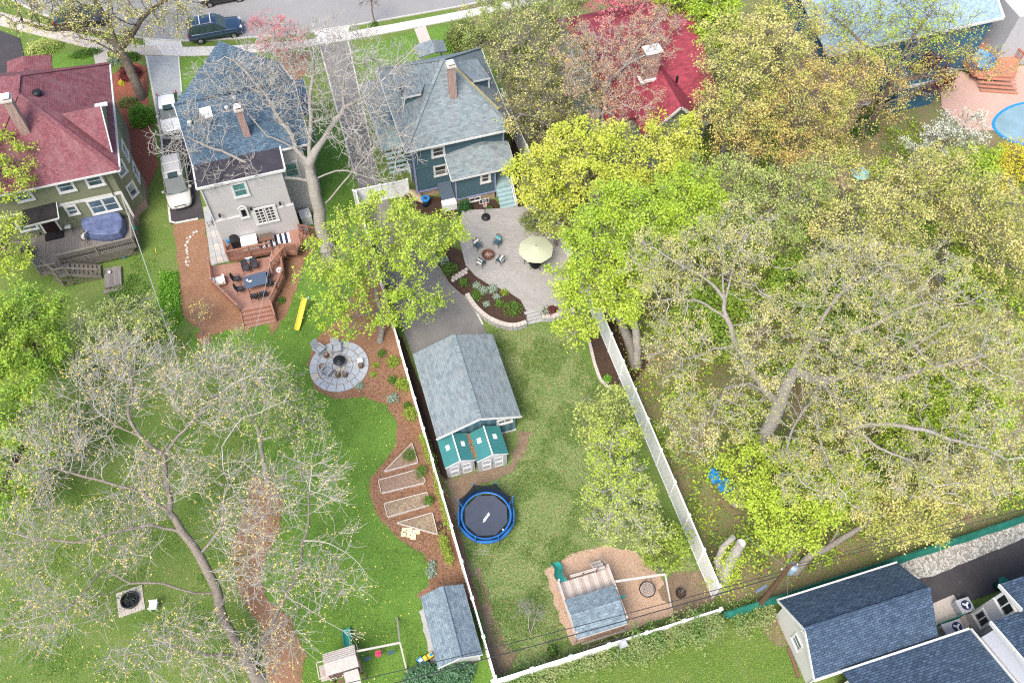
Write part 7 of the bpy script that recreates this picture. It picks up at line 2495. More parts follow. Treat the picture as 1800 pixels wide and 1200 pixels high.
for k in range(8):
    a, b = k * math.pi / 4, (k + 1) * math.pi / 4
    MB().poly(V(0, 0, 2.2), V(.75 * math.cos(a), .75 * math.sin(a), 1.9), V(.75 * math.cos(b), .75 * math.sin(b), 1.9)).build('canopy_panel', plain('aqua_canvas', (.35, .65, .68), .8) if k == 0 else MATS['aqua_canvas'], cv)
MB().tube([(0, 0, 0), (0, 0, 2.25)], .03, 6).build('pole', M_WHITE, cv)
# ================================================================== trees
M_BARK = plain('grey_brown_bark', (.17, .145, .12), .95, 0, .1, .3, 4, bump=.5)
M_BARKP = plain('pale_grey_bark', (.44, .42, .385), .95, 0, .1, .35, 9, (.20, .18, .155), bump=.8)
M_TWIG = plain('pale_twigs', (.50, .475, .43), .95, 0, .1, .2, 3)
M_BARKG = plain('grey_limb_bark', (.36, .34, .31), .95, 0, .1, .3, 9, (.18, .165, .145), bump=.8)
M_BARKL = plain('furrowed_bark', (.29, .26, .225), .95, 0, .1, .35, 9, (.11, .09, .075), bump=.9)
M_BARKT = plain('ashen_bark', (.30, .28, .255), .95, 0, .1, .28, 9, (.14, .125, .105), bump=.8)
M_BARKD = plain('brown_twig_bark', (.24, .19, .155), .95, 0, .1, .25, 4)


def tubes(segs_a, segs_b, ra, rb, da, db, n):
    """one tapered prism per branch segment, all at once"""
    sd = segs_b - segs_a

    def ring(p, d, r):
        ref = np.where(np.abs(sd[:, 2:3]) < .8 * np.linalg.norm(sd, axis=1)[:, None], np.array([[0, 0, 1.0]]), np.array([[1.0, 0, 0]]))
        x = np.cross(d, ref); x /= np.linalg.norm(x, axis=1)[:, None]
        y = np.cross(d, x)
        th = np.arange(n) * 2 * np.pi / n
        return p[:, None, :] + (x[:, None, :] * np.cos(th)[None, :, None] + y[:, None, :] * np.sin(th)[None, :, None]) * r[:, None, None]
    A, B = ring(segs_a, da, ra), ring(segs_b, db, rb)
    m = len(A)
    v = np.concatenate([A, B], 1).reshape(-1, 3)
    base = (np.arange(m) * 2 * n)[:, None]
    k = np.arange(n)
    f = np.stack([base + k, base + (k + 1) % n, base + n + (k + 1) % n, base + n + k], 2).reshape(-1, 4)
    return v, f


def in_blobs(blobs, n, rg, shell=.0):
    vol = np.array([b[3] * b[4] * b[5] for b in blobs]) ** .75
    which = rg.choice(len(blobs), n, p=vol / vol.sum())
    u = rg.normal(0, 1, (n, 3)); u /= np.linalg.norm(u, axis=1)[:, None]
    r = rg.uniform(shell, 1, n) ** .42
    bb = np.array([b[:6] for b in blobs], float)[which]
    p = bb[:, :3] + u * r[:, None] * bb[:, 3:6] * (1 + .22 * np.sin(u[:, :1] * 5 + bb[:, :1]) * np.cos(u[:, 1:2] * 4))
    return p


def norm(a): return a / np.maximum(np.linalg.norm(a, axis=-1, keepdims=True), 1e-9)


def tree(name, label, base, blobs, leaf=None, tufts=2500, lsize=.10, kleaf=3, lspread=.13, bark=None, guides=(), natt=900, step=.45, trunk_r=.22, tip=.014,
         ntwig=1.6, twig=.22, tseg=3, seed=1, cat='tree', group=None, up=.8, bare=0.0, shell=.0, leaf2=None, trunk_top=None, pw=1.25, tbark=None, fork=.38, curl=.38):
    rg = np.random.default_rng(seed)
    blobs = [tuple(G(b[0], b[1], b[2])) + tuple(b[3:6]) for b in blobs]
    B = np.array(G(*base)) if base else np.array([blobs[0][0], blobs[0][1], 0.0])
    bc = np.mean([b[:3] for b in blobs], axis=0)
    nodes, par = [B.copy()], [-1]

    gnoise = 1.0
    def grow_line(start, pts):
        i = start
        for q in pts:
            q = np.array(q, float)
            p = nodes[i]
            L = np.linalg.norm(q - p)
            k = max(1, int(L / step))
            bend = rg.normal(0, 1, 3) * .05 * L
            for j in range(1, k + 1):
                t = j / k
                nodes.append(p + (q - p) * t + bend * math.sin(math.pi * t) * .9 + rg.normal(0, .05, 3) * step * (gnoise if j < k else 0))
                par.append(i)
                i = len(nodes) - 1
        return i
    named = {}
    if guides:
        for gi, gd in enumerate(guides):
            pts = [np.array(G(*q)) for q in gd]
            if gi == 0: grow_line(0, pts)
            else:
                arr = np.array(nodes)
                i = int(np.argmin(((arr - pts[0]) ** 2).sum(1)))
                grow_line(i, pts[1:])
    else:
        low = min(b[2] - b[5] for b in blobs)
        zt = trunk_top or max(1.0, low + .3)
        e = np.array([B[0] + (bc[0] - B[0]) * .35, B[1] + (bc[1] - B[1]) * .35, zt])
        i0 = grow_line(0, [e])
        for k in range(4 + (len(blobs) > 1) * 2):
            b = blobs[k % len(blobs)]
            a = k * 2.4 + rg.uniform(0, 1)
            q = np.array([b[0] + math.cos(a) * b[3] * .35, b[1] + math.sin(a) * b[4] * .35, b[2] - b[5] * .1])
            grow_line(i0, [q])
    guide_n = len(nodes)
    att = in_blobs(blobs, natt, rg, shell)
    P = np.array(nodes)
    nd = np.full(len(att), 1e9); ni = np.zeros(len(att), int)

    def upd(idx0):
        nonlocal nd, ni
        Q = np.array(nodes[idx0:])
        d = np.linalg.norm(att[:, None, :] - Q[None], axis=2)
        j = d.argmin(1); dm = d[np.arange(len(att)), j]
        m = dm < nd
        nd[m] = dm[m]; ni[m] = j[m] + idx0
    upd(0)
    kill = step * 1.15
    for it in range(60):
        keep = nd > kill
        att, nd, ni = att[keep], nd[keep], ni[keep]
        if len(att) == 0: break
        arr = np.array(nodes)
        dv = norm(att - arr[ni])
        u, inv = np.unique(ni, return_inverse=True)
        s = np.zeros((len(u), 3)); np.add.at(s, inv, dv)
        d = norm(norm(s) + rg.normal(0, .22, s.shape))
        n0 = len(nodes)
        for k, i in enumerate(u):
            nodes.append(arr[i] + d[k] * step)
            par.append(int(i))
        upd(n0)
        if len(nodes) > 14000: break
    P = np.array(nodes); par_ = np.array(par)
    N = len(P)
    # short curved twigs
    kids = np.bincount(par_[1:], minlength=N)
    desc = np.ones(N)
    for i in range(N - 1, 0, -1): desc[par_[i]] += desc[i]
    src = np.where((desc < 14) & (np.arange(N) > 3))[0]
    cnt = rg.poisson(ntwig, len(src)) + (kids[src] == 0) * 2
    src = np.repeat(src, cnt)
    tp = P[src].copy()
    pd = norm(P[src] - P[np.maximum(par_[src], 0)])
    out = norm(P[src] - bc)
    td = norm(pd * .7 + rg.normal(0, .65, tp.shape) + out * .35 + np.array([0, 0, .35]))
    sa, sb, sr, sr2, sda, sdb = [], [], [], [], [], []
    tips = [P[kids == 0]]
    cur, cd_, rr_ = tp, td, np.full(len(tp), tip)
    for s in range(tseg):
        L = twig * rg.uniform(.6, 1.3, len(cur))[:, None]
        nx = cur + cd_ * L
        d2 = norm(cd_ + rg.normal(0, curl, cd_.shape) + np.array([0, 0, .10]))
        sa.append(cur); sb.append(nx); sr.append(rr_); sr2.append(rr_ * .82); sda.append(cd_); sdb.append(cd_)
        tips.append(nx)
        fk = rg.random(len(nx)) < fork
        f2 = norm(cd_[fk] + rg.normal(0, .75, (fk.sum(), 3)))
        cur = np.concatenate([nx, nx[fk]]); cd_ = np.concatenate([d2, f2]); rr_ = np.concatenate([rr_ * .82, rr_[fk] * .75])
    # pipe-model radii
    ex = 2.35
    w_ = np.zeros(N)
    for i in range(N - 1, -1, -1):
        if w_[i] == 0: w_[i] = (tip * 1.25) ** ex
        if i > 0: w_[par_[i]] += w_[i]
    r = w_ ** (1 / ex)
    r = tip * 1.1 + (trunk_r - tip * 1.1) * ((r - r.min()) / max(r[0] - r.min(), 1e-6)) ** pw
    # flare at the base
    dirs = np.zeros((N, 3)); dirs[1:] = norm(P[1:] - P[par_[1:]]); dirs[0] = (0, 0, 1)
    main = np.full(N, -1)
    for i in range(1, N):
        p = par_[i]
        if main[p] < 0 or r[i] > r[main[p]]: main[p] = i
    for i in range(1, N):
        p = par_[i]
        if main[p] == i and r[p] > .1 and r[i] < .87 * r[p]: r[i] = .87 * r[p]
    D = dirs.copy()
    hm = main >= 0
    D[hm] = norm(dirs[hm] + dirs[main[hm]])
    idx = np.arange(1, N)
    pr = par_[idx]
    ism = main[pr] == idx
    a_r = np.where(ism, r[pr], np.minimum(r[pr], r[idx] * 1.35))
    a_d = np.where(ism[:, None], D[pr], dirs[idx])
    thick = r[idx] > .045
    rmul = np.ones(N); rmul[0] = 1.35
    meshes = []
    for sel, n in ((thick, 7), (~thick, 3)):
        if sel.any():
            meshes.append(tubes(P[pr[sel]], P[idx[sel]], a_r[sel] * rmul[pr[sel]], r[idx[sel]], a_d[sel], D[idx[sel]], n))
    root = thing(name, label, cat, tuple(B), 0, group)
    off = B

    def join(ms):
        vs, fs, k = [], [], 0
        for v, f in ms:
            vs.append(v - off); fs.append(f + k); k += len(v)
        return np.concatenate(vs), np.concatenate(fs)
    v, f = join(meshes[:1])
    o = bpy.data.objects.new('trunk', np_mesh('trunk', v, f, bark or M_BARKT, True)); COL.objects.link(o); o.parent = root
    tw = meshes[1:]
    if len(sa[0]):
        tw.append(tubes(np.concatenate(sa), np.concatenate(sb), np.concatenate(sr), np.concatenate(sr2), np.concatenate(sda), np.concatenate(sdb), 3))
    v, f = join(tw)
    o = bpy.data.objects.new('twigs', np_mesh('twigs', v, f, tbark or bark or M_BARKT, True)); COL.objects.link(o); o.parent = root
    o['kind'] = 'stuff'
    if leaf and tufts:
        T = np.concatenate(tips)
        # clumped foliage: some twig groups carry less
        ph = np.sin(T[:, 0] * 1.7 + seed) * np.sin(T[:, 1] * 1.9 + seed * 2) * np.sin(T[:, 2] * 2.3)
        wgt = np.clip(1 + ph * 1.4, .05, None)
        pick = rg.choice(len(T), tufts, p=wgt / wgt.sum(), replace=True)
        c = T[pick] + rg.normal(0, .07 if tufts < len(T) else .12, (tufts, 3))
        if leaf2:
            hi = (c[:, 1] + rg.normal(0, 1.2, tufts) - bc[1] + (c[:, 2] - bc[2]) * .6) > 0
        else: hi = np.zeros(tufts, bool)
        for nm, m_, s_ in (('crown', leaf, ~hi), ('crown', leaf2, hi)):
            if m_ is None or not s_.any(): continue
            v, f = leaf_quads(c[s_] - off, lsize, rg, kleaf, lspread, up)
            o = bpy.data.objects.new(nm, np_mesh(nm, v, f, m_)); COL.objects.link(o); o.parent = root
    return root


L_YG = leafmat('yellow_green_leaves', (.26, .38, .04), (.68, .78, .13), (.46, .60, .07), .3)  # leaf tones span shade to highlight, painted in at random per leaf
L_YEL2 = leafmat('yellow_maple_leaves', (.40, .44, .05), (.84, .84, .19), (.54, .62, .08), .3)
L_LIMEB = leafmat('fresh_lime_leaves', (.22, .36, .035), (.54, .70, .10), (.42, .56, .06), .3)
L_BRIGHT = leafmat('bright_green_leaves', (.15, .30, .035), (.38, .56, .085), (.40, .54, .07), .3)
L_PALE = leafmat('pale_yellow_buds', (.48, .44, .14), (.84, .75, .30), (.42, .46, .10), .25)
L_PALEO = leafmat('pale_olive_leaves', (.36, .42, .11), (.64, .66, .25), (.34, .46, .10), .25)
L_ORANGE = leafmat('orange_budding_leaves', (.52, .38, .12), (.80, .63, .22), (.46, .50, .12), .3)
L_GOLD = leafmat('golden_buds', (.88, .64, .15), (.90, .74, .28), None, .25)
L_MIDG = leafmat('soft_green_leaves', (.30, .38, .09), (.62, .70, .20), (.46, .52, .14), .35)
L_REDO = leafmat('russet_leaves', (.55, .24, .15), (.70, .46, .28), (.48, .34, .20), .3)

tree('street_tree', 'large street tree with thick grey trunk and olive yellow buds beside the red roofed house', (247, 172, 0),
     [(150, -10, 7.5, 6.5, 5, 2.6), (210, 40, 6.5, 4.5, 3, 1.8), (60, 0, 7.5, 4, 4, 2), (300, 10, 7, 3, 3, 1.6)], L_PALE, 3900, 0.068, 3, .12, M_BARK,
     [[(236, 140, 1.4), (222, 108, 2.6), (208, 84, 3.4), (190, 40, 5), (160, -10, 7)], [(208, 84, 3.4), (180, 60, 4.2), (120, 50, 5), (40, 40, 6)], [(208, 84, 3.4), (232, 60, 4.4), (262, 20, 5.5), (320, -10, 7)],
      [(222, 108, 2.6), (170, 75, 4), (110, 62, 4.6)]], 1500, .5, .42, seed=3)
tree('bare_tree', 'tall leafless pale tree spreading over the slate blue roof', (578, 458, 0),
     [(430, 140, 12, 4.2, 3.5, 1.8), (545, 90, 13, 4, 3, 1.8), (640, 130, 12, 4, 3.5, 2), (665, 270, 8.5, 3, 3, 1.8), (330, 240, 9.5, 3, 2.6, 1.2), (400, 300, 8, 3, 1.6, 1.2), (530, 190, 10.5, 3, 2.5, 1.8), (620, 210, 10, 3, 2.5, 1.8), (480, 130, 12.5, 3, 3, 1.5)],
     None, 0, bark=M_BARKG, tbark=M_TWIG, pw=1.6, natt=1900, step=.42, trunk_r=.48, tip=.018, ntwig=1.7, twig=.30, seed=5, fork=.3,
     guides=[[(572, 420, 1.5), (562, 370, 3.6), (550, 318, 5.8), (544, 285, 7.2), (545, 235, 9), (545, 190, 10.5), (549, 140, 12), (545, 90, 13)],
             [(544, 285, 7.2), (520, 262, 8), (495, 215, 9.5), (470, 170, 11), (440, 135, 12), (395, 100, 13)],
             [(550, 318, 5.8), (500, 312, 6.6), (440, 290, 7.6), (390, 265, 8.6), (330, 240, 9.5), (290, 235, 10)],
             [(544, 285, 7.2), (575, 235, 8.8), (605, 190, 10), (650, 165, 11.2)], [(562, 370, 3.6), (600, 325, 5.2), (645, 270, 7), (700, 215, 8.6)],
             [(520, 262, 8), (470, 240, 8.8), (425, 190, 10.5)], [(572, 420, 1.5), (590, 440, 1.9), (606, 446, 2.1), (612, 440, 2.2)], [(605, 190, 10), (610, 120, 12)], [(550, 318, 5.8), (610, 300, 6.6), (690, 325, 6.6)]])
tree('maple_tree', 'bushy lime and yellow maple straddling the white fence in the middle of the yards', (668, 600, 0),
     [(630, 460, 6.5, 3.6, 2.6, 2.2), (705, 430, 7, 3.6, 2.6, 2.2), (610, 545, 4.8, 2.2, 1.7, 1.4), (725, 530, 4.6, 2.4, 1.6, 1.4), (640, 395, 8, 2.6, 1.8, 1.5), (775, 405, 7, 2.0, 1.5, 1.3), (650, 560, 4.2, 1.8, 1.2, 1)],
     L_LIMEB, 4600, .078, 5, .13, M_BARKT, natt=1200, trunk_r=.21, seed=6, leaf2=L_YG, trunk_top=3.2)
# row of trees on the left edge
tree('lime_tree', 'yellow green tree reaching in over the red roof at the left edge', None, [(-30, 300, 8, 3.6, 2.6, 2.2), (10, 285, 8, 2.6, 1.6, 1.3), (-15, 440, 5.5, 2.6, 2.4, 2.0)], L_YG, 2500, .08, 5, .14, M_BARKD, natt=600, seed=7)
tree('green_tree', 'bright green leafy tree at the left edge below the grey deck', None, [(30, 560, 6.5, 2.8, 2.2, 2.0), (-10, 600, 6.5, 3.2, 2.6, 2.4), (60, 620, 5.5, 2.4, 2, 1.6)], L_BRIGHT, 4600, .08, 5, .15, M_BARKD, natt=800, seed=8)
tree('green_tree', 'bright green tree further down the left edge over the toy slide', None, [(10, 740, 6, 3.2, 2.6, 2.0), (40, 800, 5, 2.2, 2.2, 1.6), (-20, 860, 5, 2.4, 2.4, 1.6)], L_BRIGHT, 3600, .08, 5, .15, M_BARKD, natt=800, seed=9)
tree('pale_tree', 'small pale green budding tree between the green tree and the side lawn', None, [(190, 590, 5, 3.0, 2.4, 1.8), (250, 560, 4, 2, 1.6, 1.2)], L_PALEO, 2175, 0.064, 3, .12, M_BARKP, natt=800, seed=10, trunk_r=.13, ntwig=2.4)
tree('bare_tree', 'huge bare tree with golden buds spreading across the lower left lawn', (455, 1196, 0),
     [(110, 780, 9.5, 3.2, 2.6, 1.6), (220, 660, 11, 3.4, 2.6, 1.8), (370, 690, 11, 3.2, 2.6, 1.8), (50, 950, 6.8, 3, 2.4, 1.3), (90, 1085, 6, 3.4, 1.6, 1.2), (290, 840, 9, 2.6, 2.2, 1.5), (545, 850, 8, 2.0, 2.2, 1.3), (570, 1000, 6.2, 2.3, 2.2, 1.2),
      (300, 1130, 4.8, 3.6, 1.6, 1.2), (430, 880, 8.5, 2.4, 2.6, 1.5), (220, 930, 7, 3, 2.2, 1.2), (440, 990, 6.6, 2, 2.2, 1.2), (400, 1170, 4, 2.4, 1.2, 1.0), (480, 1130, 4.4, 1.8, 1.6, 1)],
     L_GOLD, 8500, .045, 2, .03, M_BARKL, tbark=M_TWIG, pw=1.5, natt=3300, step=.42, trunk_r=.37, tip=.0150, ntwig=1.9, twig=.42, seed=11, fork=.25, curl=.2, up=.2,
     guides=[[(430, 1160, .9), (405, 1110, 2.2), (382, 1040, 3.8), (350, 975, 5.4), (320, 935, 6.4), (297, 898, 7.4), (292, 850, 8.4), (288, 800, 9.4), (245, 765, 10.4), (165, 715, 11.2)],
             [(320, 935, 6.4), (265, 922, 6.5), (200, 935, 6.6), (130, 953, 6.8), (60, 945, 7.0), (0, 930, 7.4)],
             [(382, 1040, 3.8), (300, 1030, 4.5), (230, 1025, 5.0), (185, 1000, 5.5), (150, 1040, 5.8), (115, 1070, 6.0), (50, 1090, 6.3), (0, 1103, 6.8)],
             [(230, 1025, 5), (190, 1045, 5), (182, 1095, 5)],
             [(297, 898, 7.4), (255, 868, 8), (215, 855, 8.6), (150, 838, 9), (60, 815, 9.5)], [(215, 855, 8.6), (238, 805, 9.4), (246, 768, 10)],
             [(288, 800, 9.4), (330, 750, 10.4), (375, 700, 11.2), (440, 660, 11.8)], [(350, 975, 5.4), (392, 920, 6.4), (402, 850, 8), (390, 785, 9.4), (425, 735, 10.4), (500, 705, 11)],
             [(430, 1160, .9), (480, 1092, 3), (503, 1048, 4.2), (528, 1000, 5.2), (532, 950, 6.2), (543, 885, 7.4), (548, 820, 8.8)], [(532, 950, 6.2), (580, 955, 6.4), (640, 1002, 6.6)],
             [(430, 1160, .9), (370, 1150, 2.8), (290, 1130, 4), (190, 1145, 5)], [(503, 1048, 4.2), (560, 1080, 5), (615, 1112, 5)], [(245, 765, 10.4), (230, 700, 11), (215, 630, 11.6)]])
tree('sparse_tree', 'slender tree with thin light green leaves on the lawn edge right of the bare giant', (470, 850, 0), [(470, 700, 6.5, 2.4, 2.6, 1.8), (420, 640, 6.5, 2.4, 2.0, 1.4), (520, 740, 5, 2, 2, 1.2)],
     L_PALEO, 2175, 0.060, 3, .12, M_BARKP, natt=900, trunk_r=.15, seed=12, ntwig=2.2)
# behind the patio, right of the fence
tree('yellow_maple', 'bright yellow leafed maple in front of the bright red roof', None, [(1040, 270, 8.5, 3.4, 3, 2.2), (1120, 290, 8, 3.2, 2.8, 2.0), (960, 310, 7, 2.6, 2.6, 2.0), (1180, 250, 7.5, 2.4, 2.0, 1.6)], L_YEL2, 5800, .088, 5, .16, M_BARKT, natt=1200, seed=13, trunk_r=.26)
tree('lime_maple', 'large lime green maple overhanging the patio umbrella', (1118, 642, 0), [(1130, 400, 9, 3.8, 3.4, 2.4), (1065, 425, 8.5, 3.0, 2.8, 2.2), (1030, 500, 6.8, 2.4, 2.0, 1.6), (1215, 350, 9, 2.6, 2.4, 1.6), (1015, 575, 5.2, 1.6, 1.2, 1.1), (1090, 510, 7, 2.2, 2.0, 1.5)],
     L_YG, 9000, .088, 5, .16, M_BARKP, natt=1800, seed=14, trunk_r=.30, leaf2=L_LIMEB)
tree('olive_tree', 'dull olive bushy tree at the fence by the birdbath', None, [(985, 380, 4, 1.5, 2.0, 1.4), (945, 320, 4, 1.4, 1.8, 1.3)], L_MIDG, 1500, .10, 4, .15, M_BARKD, natt=500, seed=15, trunk_r=.12)
tree('budding_tree', 'grey tree with tan buds right of the pale blue roof', None, [(960, 90, 9, 4, 3.4, 2.4), (930, 190, 6.5, 2.8, 2.6, 2), (1000, 160, 7.5, 3, 2.6, 1.8)], L_PALE, 3190, 0.064, 3, .12, M_BARKT, natt=1500, seed=16, trunk_r=.26, ntwig=2.6)
tree('budding_tree', 'yellow olive budding tree by the pavement top centre', None, [(880, 20, 7, 3.2, 2.8, 2), (850, 70, 5, 2.2, 2, 1.6), (950, -10, 9, 3.4, 3, 2)], L_PALEO, 3480, 0.068, 3, .13, M_BARKT, natt=1000, seed=17, trunk_r=.2)
tree('budding_tree', 'grey twiggy tree over the left half of the bright red roof', None, [(1050, 110, 9.5, 3.6, 3.4, 2), (1090, 190, 8, 3.0, 2, 1.4), (1110, 90, 9.5, 3.2, 2.8, 1.6), (1150, 50, 9, 2.4, 2, 1.4)], L_REDO, 3000, .065, 3, .12, M_TWIG, natt=1100, seed=18, trunk_r=.22, ntwig=2.6)
tree('crimson_tree', 'small crimson pink leafed tree behind the bright red roof', None, [(1100, 20, 7, 2.6, 2.4, 1.6)], L_PINK, 900, .09, 3, .14, M_BARKD, natt=400, seed=19, trunk_r=.12)
tree('green_tree', 'bright green tree beyond the right end of the bright red roof', None, [(1245, 25, 8, 2.6, 2.6, 2.2), (1200, -10, 8.5, 2.2, 2.0, 1.8), (1245, 80, 6.5, 1.8, 1.5, 1.4)], L_LIMEB, 3200, .11, 4, .16, M_BARKD, natt=700, seed=20)
tree('cream_tree', 'tall cream yellow budding tree right of the bright red roof', None, [(1320, 90, 11, 3.8, 3.4, 2.6), (1290, 180, 9, 3, 2.6, 2), (1380, 50, 10.5, 3.2, 3, 2)], L_PALE, 7540, 0.076, 3, .14, M_BARKT, natt=1500, seed=21, trunk_r=.3)
tree('orange_tree', 'orange budding tree in front of the brown roofed house', None, [(1420, 180, 10, 3.6, 3, 2.2), (1330, 230, 8, 3.0, 2.4, 1.8), (1480, 130, 9.5, 3.0, 2.8, 1.8), (1400, 260, 7.5, 2.8, 1.8, 1.4)], L_ORANGE, 7000, 0.068, 3, .14, M_BARKD, natt=1300, seed=22, trunk_r=.26)
tree('orange_tree', 'orange and green budding tree over the royal blue wall', None, [(1590, 80, 9, 3.6, 3.0, 1.8), (1500, 30, 9.5, 3.6, 3.0, 1.6), (1620, 10, 10, 3.2, 2.6, 1.5), (1670, 60, 9, 2.8, 2.4, 1.4), (1730, 110, 8, 2.0, 1.8, 1.1), (1610, 140, 7.5, 2.8, 2.2, 1.3), (1560, 180, 7, 2.6, 2.2, 1.6), (1480, 230, 7, 3, 2.2, 1.6)], L_ORANGE, 4350, 0.068, 3, .14, M_BARKD, natt=1300, seed=23, trunk_r=.26, leaf2=L_YG)
tree('blossom_tree', 'white blossoming tree beside the brown roofed house', None, [(1545, 125, 3.6, 1.8, 2.2, 1.5)], L_WHITEB, 1100, .075, 3, .12, M_BARKT, natt=350, seed=24, trunk_r=.1)
tree('blossom_tree', 'white blossoming tree near the covered swimming pool', None, [(1680, 235, 3.6, 2.6, 2.0, 1.5), (1630, 260, 3.6, 1.6, 1.4, 1.1)], L_WHITEB, 1300, .075, 3, .12, M_BARKT, natt=450, seed=25, trunk_r=.1, leaf2=None)
tree('red_leaf_tree', 'dark red japanese maple at the foot of the terracotta deck', None, [(1635, 135, 2.6, 1.8, 1.8, 1.2)], L_RED, 1100, .08, 3, .12, M_BARKD, natt=250, seed=26, trunk_r=.09)
tree('forsythia', 'vivid yellow forsythia shrub at the right edge', None, [(1785, 285, 2.0, 2.2, 1.8, 1.2), (1760, 310, 1.8, 1.4, 1.2, 1)], L_YEL, 1800, .075, 3, .12, M_BARKD, natt=300, seed=27, trunk_r=.08, cat='shrub')
tree('budding_tree', 'pale olive tree behind the great grey limbs', None, [(1320, 390, 8.5, 3.4, 3, 2), (1280, 320, 8, 2.6, 2.2, 1.6), (1400, 340, 8, 3, 2.4, 1.8)], L_PALEO, 5220, 0.068, 3, .14, M_BARKT, natt=1300, seed=28, trunk_r=.24)
tree('budding_tree', 'pale yellow tree at the heart of the wood below the pink paving', None, [(1520, 400, 9, 4, 3, 2.2), (1600, 330, 8, 3.2, 2.6, 1.8), (1450, 300, 7.5, 2.6, 2, 1.4)], L_PALE, 6380, 0.072, 3, .14, M_BARKT, natt=1500, seed=29, trunk_r=.28)
tree('budding_tree', 'cream budding tree below the forsythia at the right edge', None, [(1730, 370, 8, 3.6, 3, 2), (1790, 450, 8, 3, 3, 2), (1660, 300, 7, 2.6, 2, 1.6)], L_PALE, 6380, 0.072, 3, .14, M_BARKT, natt=1500, seed=30, trunk_r=.26)
tree('great_tree', 'enormous tree with thick pale grey limbs and cream buds filling the right side', (1296, 880, 0),
     [(1180, 470, 11.5, 3, 2.8, 1.6), (1280, 430, 12.5, 3.2, 2.8, 1.6), (1490, 480, 12, 4, 3, 2), (1620, 520, 11.5, 4, 3.4, 2), (1720, 620, 10.5, 3.8, 3.4, 1.8), (1560, 640, 10.5, 3.8, 3, 1.6), (1410, 820, 8, 2.4, 2.6, 1.2), (1490, 830, 8.4, 2.4, 2.4, 1.2),
      (1215, 740, 7.5, 2.2, 2.4, 1.3), (1200, 610, 9.4, 2.6, 2.4, 1.4), (1640, 810, 9, 3.2, 2.6, 1.4), (1740, 780, 10, 2.8, 3, 1.5), (1380, 560, 10.5, 2.4, 2.2, 1.2), (1300, 720, 8, 2.0, 2.0, 1.0), (1470, 610, 11.5, 2.8, 2.4, 1.1), (1340, 620, 10.5, 2.4, 2.2, 1.1), (1500, 720, 10.5, 2.6, 2.2, 1.0)],
     L_PALE, 20000, .053, 3, .11, M_BARKG, tbark=M_TWIG, pw=1.3, natt=4600, step=.44, trunk_r=.48, tip=.015, ntwig=1.8, seed=31,
     guides=[[(1316, 830, 1.5), (1345, 765, 3.6), (1372, 705, 5.4), (1398, 652, 7.0), (1425, 600, 8.4), (1455, 545, 10), (1485, 512, 11), (1560, 465, 12)],
             [(1372, 705, 5.4), (1345, 688, 6.2), (1315, 640, 7.4), (1292, 608, 8.4), (1278, 560, 9.4), (1274, 528, 10), (1228, 482, 11.2), (1190, 462, 12), (1150, 435, 12.4)],
             [(1274, 528, 10), (1272, 470, 11.5), (1262, 405, 12.8)], [(1274, 528, 10), (1292, 450, 12), (1325, 400, 13)], [(1278, 560, 9.4), (1230, 530, 10.2), (1160, 528, 11)],
             [(1345, 688, 6.2), (1318, 674, 6.6), (1275, 682, 6.9), (1258, 715, 7), (1225, 760, 7.2), (1190, 800, 7.4)], [(1292, 608, 8.4), (1255, 612, 8.8), (1200, 630, 9.4)],
             [(1398, 652, 7), (1438, 668, 7.6), (1430, 700, 7.9), (1398, 745, 8), (1383, 790, 8), (1400, 832, 8), (1418, 855, 8)], [(1430, 700, 7.9), (1437, 762, 8), (1455, 812, 8.2), (1475, 858, 8.4)],
             [(1438, 668, 7.6), (1470, 700, 8.3), (1497, 748, 8.8), (1545, 787, 9), (1600, 808, 9), (1645, 855, 9.2)], [(1438, 668, 7.6), (1500, 658, 8.8), (1570, 668, 9.4), (1640, 645, 10), (1712, 630, 10.5)],
             [(1497, 748, 8.8), (1560, 745, 9.2), (1640, 760, 9.6), (1700, 780, 9.8), (1770, 808, 10)], [(1425, 600, 8.4), (1470, 600, 9.4), (1540, 570, 10.6), (1640, 530, 11.4)],
             [(1640, 645, 10), (1600, 600, 10.6), (1570, 590, 11)]])
tree('lime_tree', 'vivid yellow green tree under the lower limbs of the great tree', None, [(1400, 860, 4.8, 3.0, 2.4, 1.8), (1330, 830, 4.2, 2.4, 2.2, 1.5), (1480, 850, 4.6, 2.4, 2, 1.5), (1390, 930, 3.6, 2.4, 1.2, 1.2)], L_YG, 4600, .085, 5, .15, M_BARKD, natt=900, seed=32, trunk_r=.2)
tree('cream_tree', 'cream budding tree leaning over the green screen fence', None, [(1590, 900, 5.2, 3.2, 1.8, 1.5), (1680, 850, 5.2, 2.8, 2.0, 1.5)], L_PALE, 4930, 0.068, 3, .13, M_BARKT, natt=900, seed=33, trunk_r=.2)
tree('olive_tree', 'soft yellow green tree leaning over the lawn beside the broadside white fence', None, [(1085, 850, 5.5, 1.8, 2.2, 1.5), (1065, 915, 4.4, 1.3, 1.3, 1.0), (1130, 925, 4.2, 1.3, 1.5, 1.1), (1080, 775, 5.5, 1.3, 1.3, 1.0)], L_MIDG, 2300, .070, 3, .12, M_TWIG, natt=1100, seed=34, ntwig=2.2, trunk_r=.2, leaf2=L_YG)
tree('green_tree', 'small green leafed tree beside the swing frame and the white fence', None, [(1168, 968, 2.6, 1.3, 1.0, .9)], L_LIME, 800, .09, 3, .13, M_BARKD, natt=250, seed=35, trunk_r=.08)
tree('green_tree', 'yellowish green sapling crown above the lawn at the dark planting strip', None, [(1070, 740, 4.2, 1.8, 2.0, 1.2)], L_MIDG, 1000, .09, 3, .13, M_BARKT, natt=350, seed=36, trunk_r=.09)
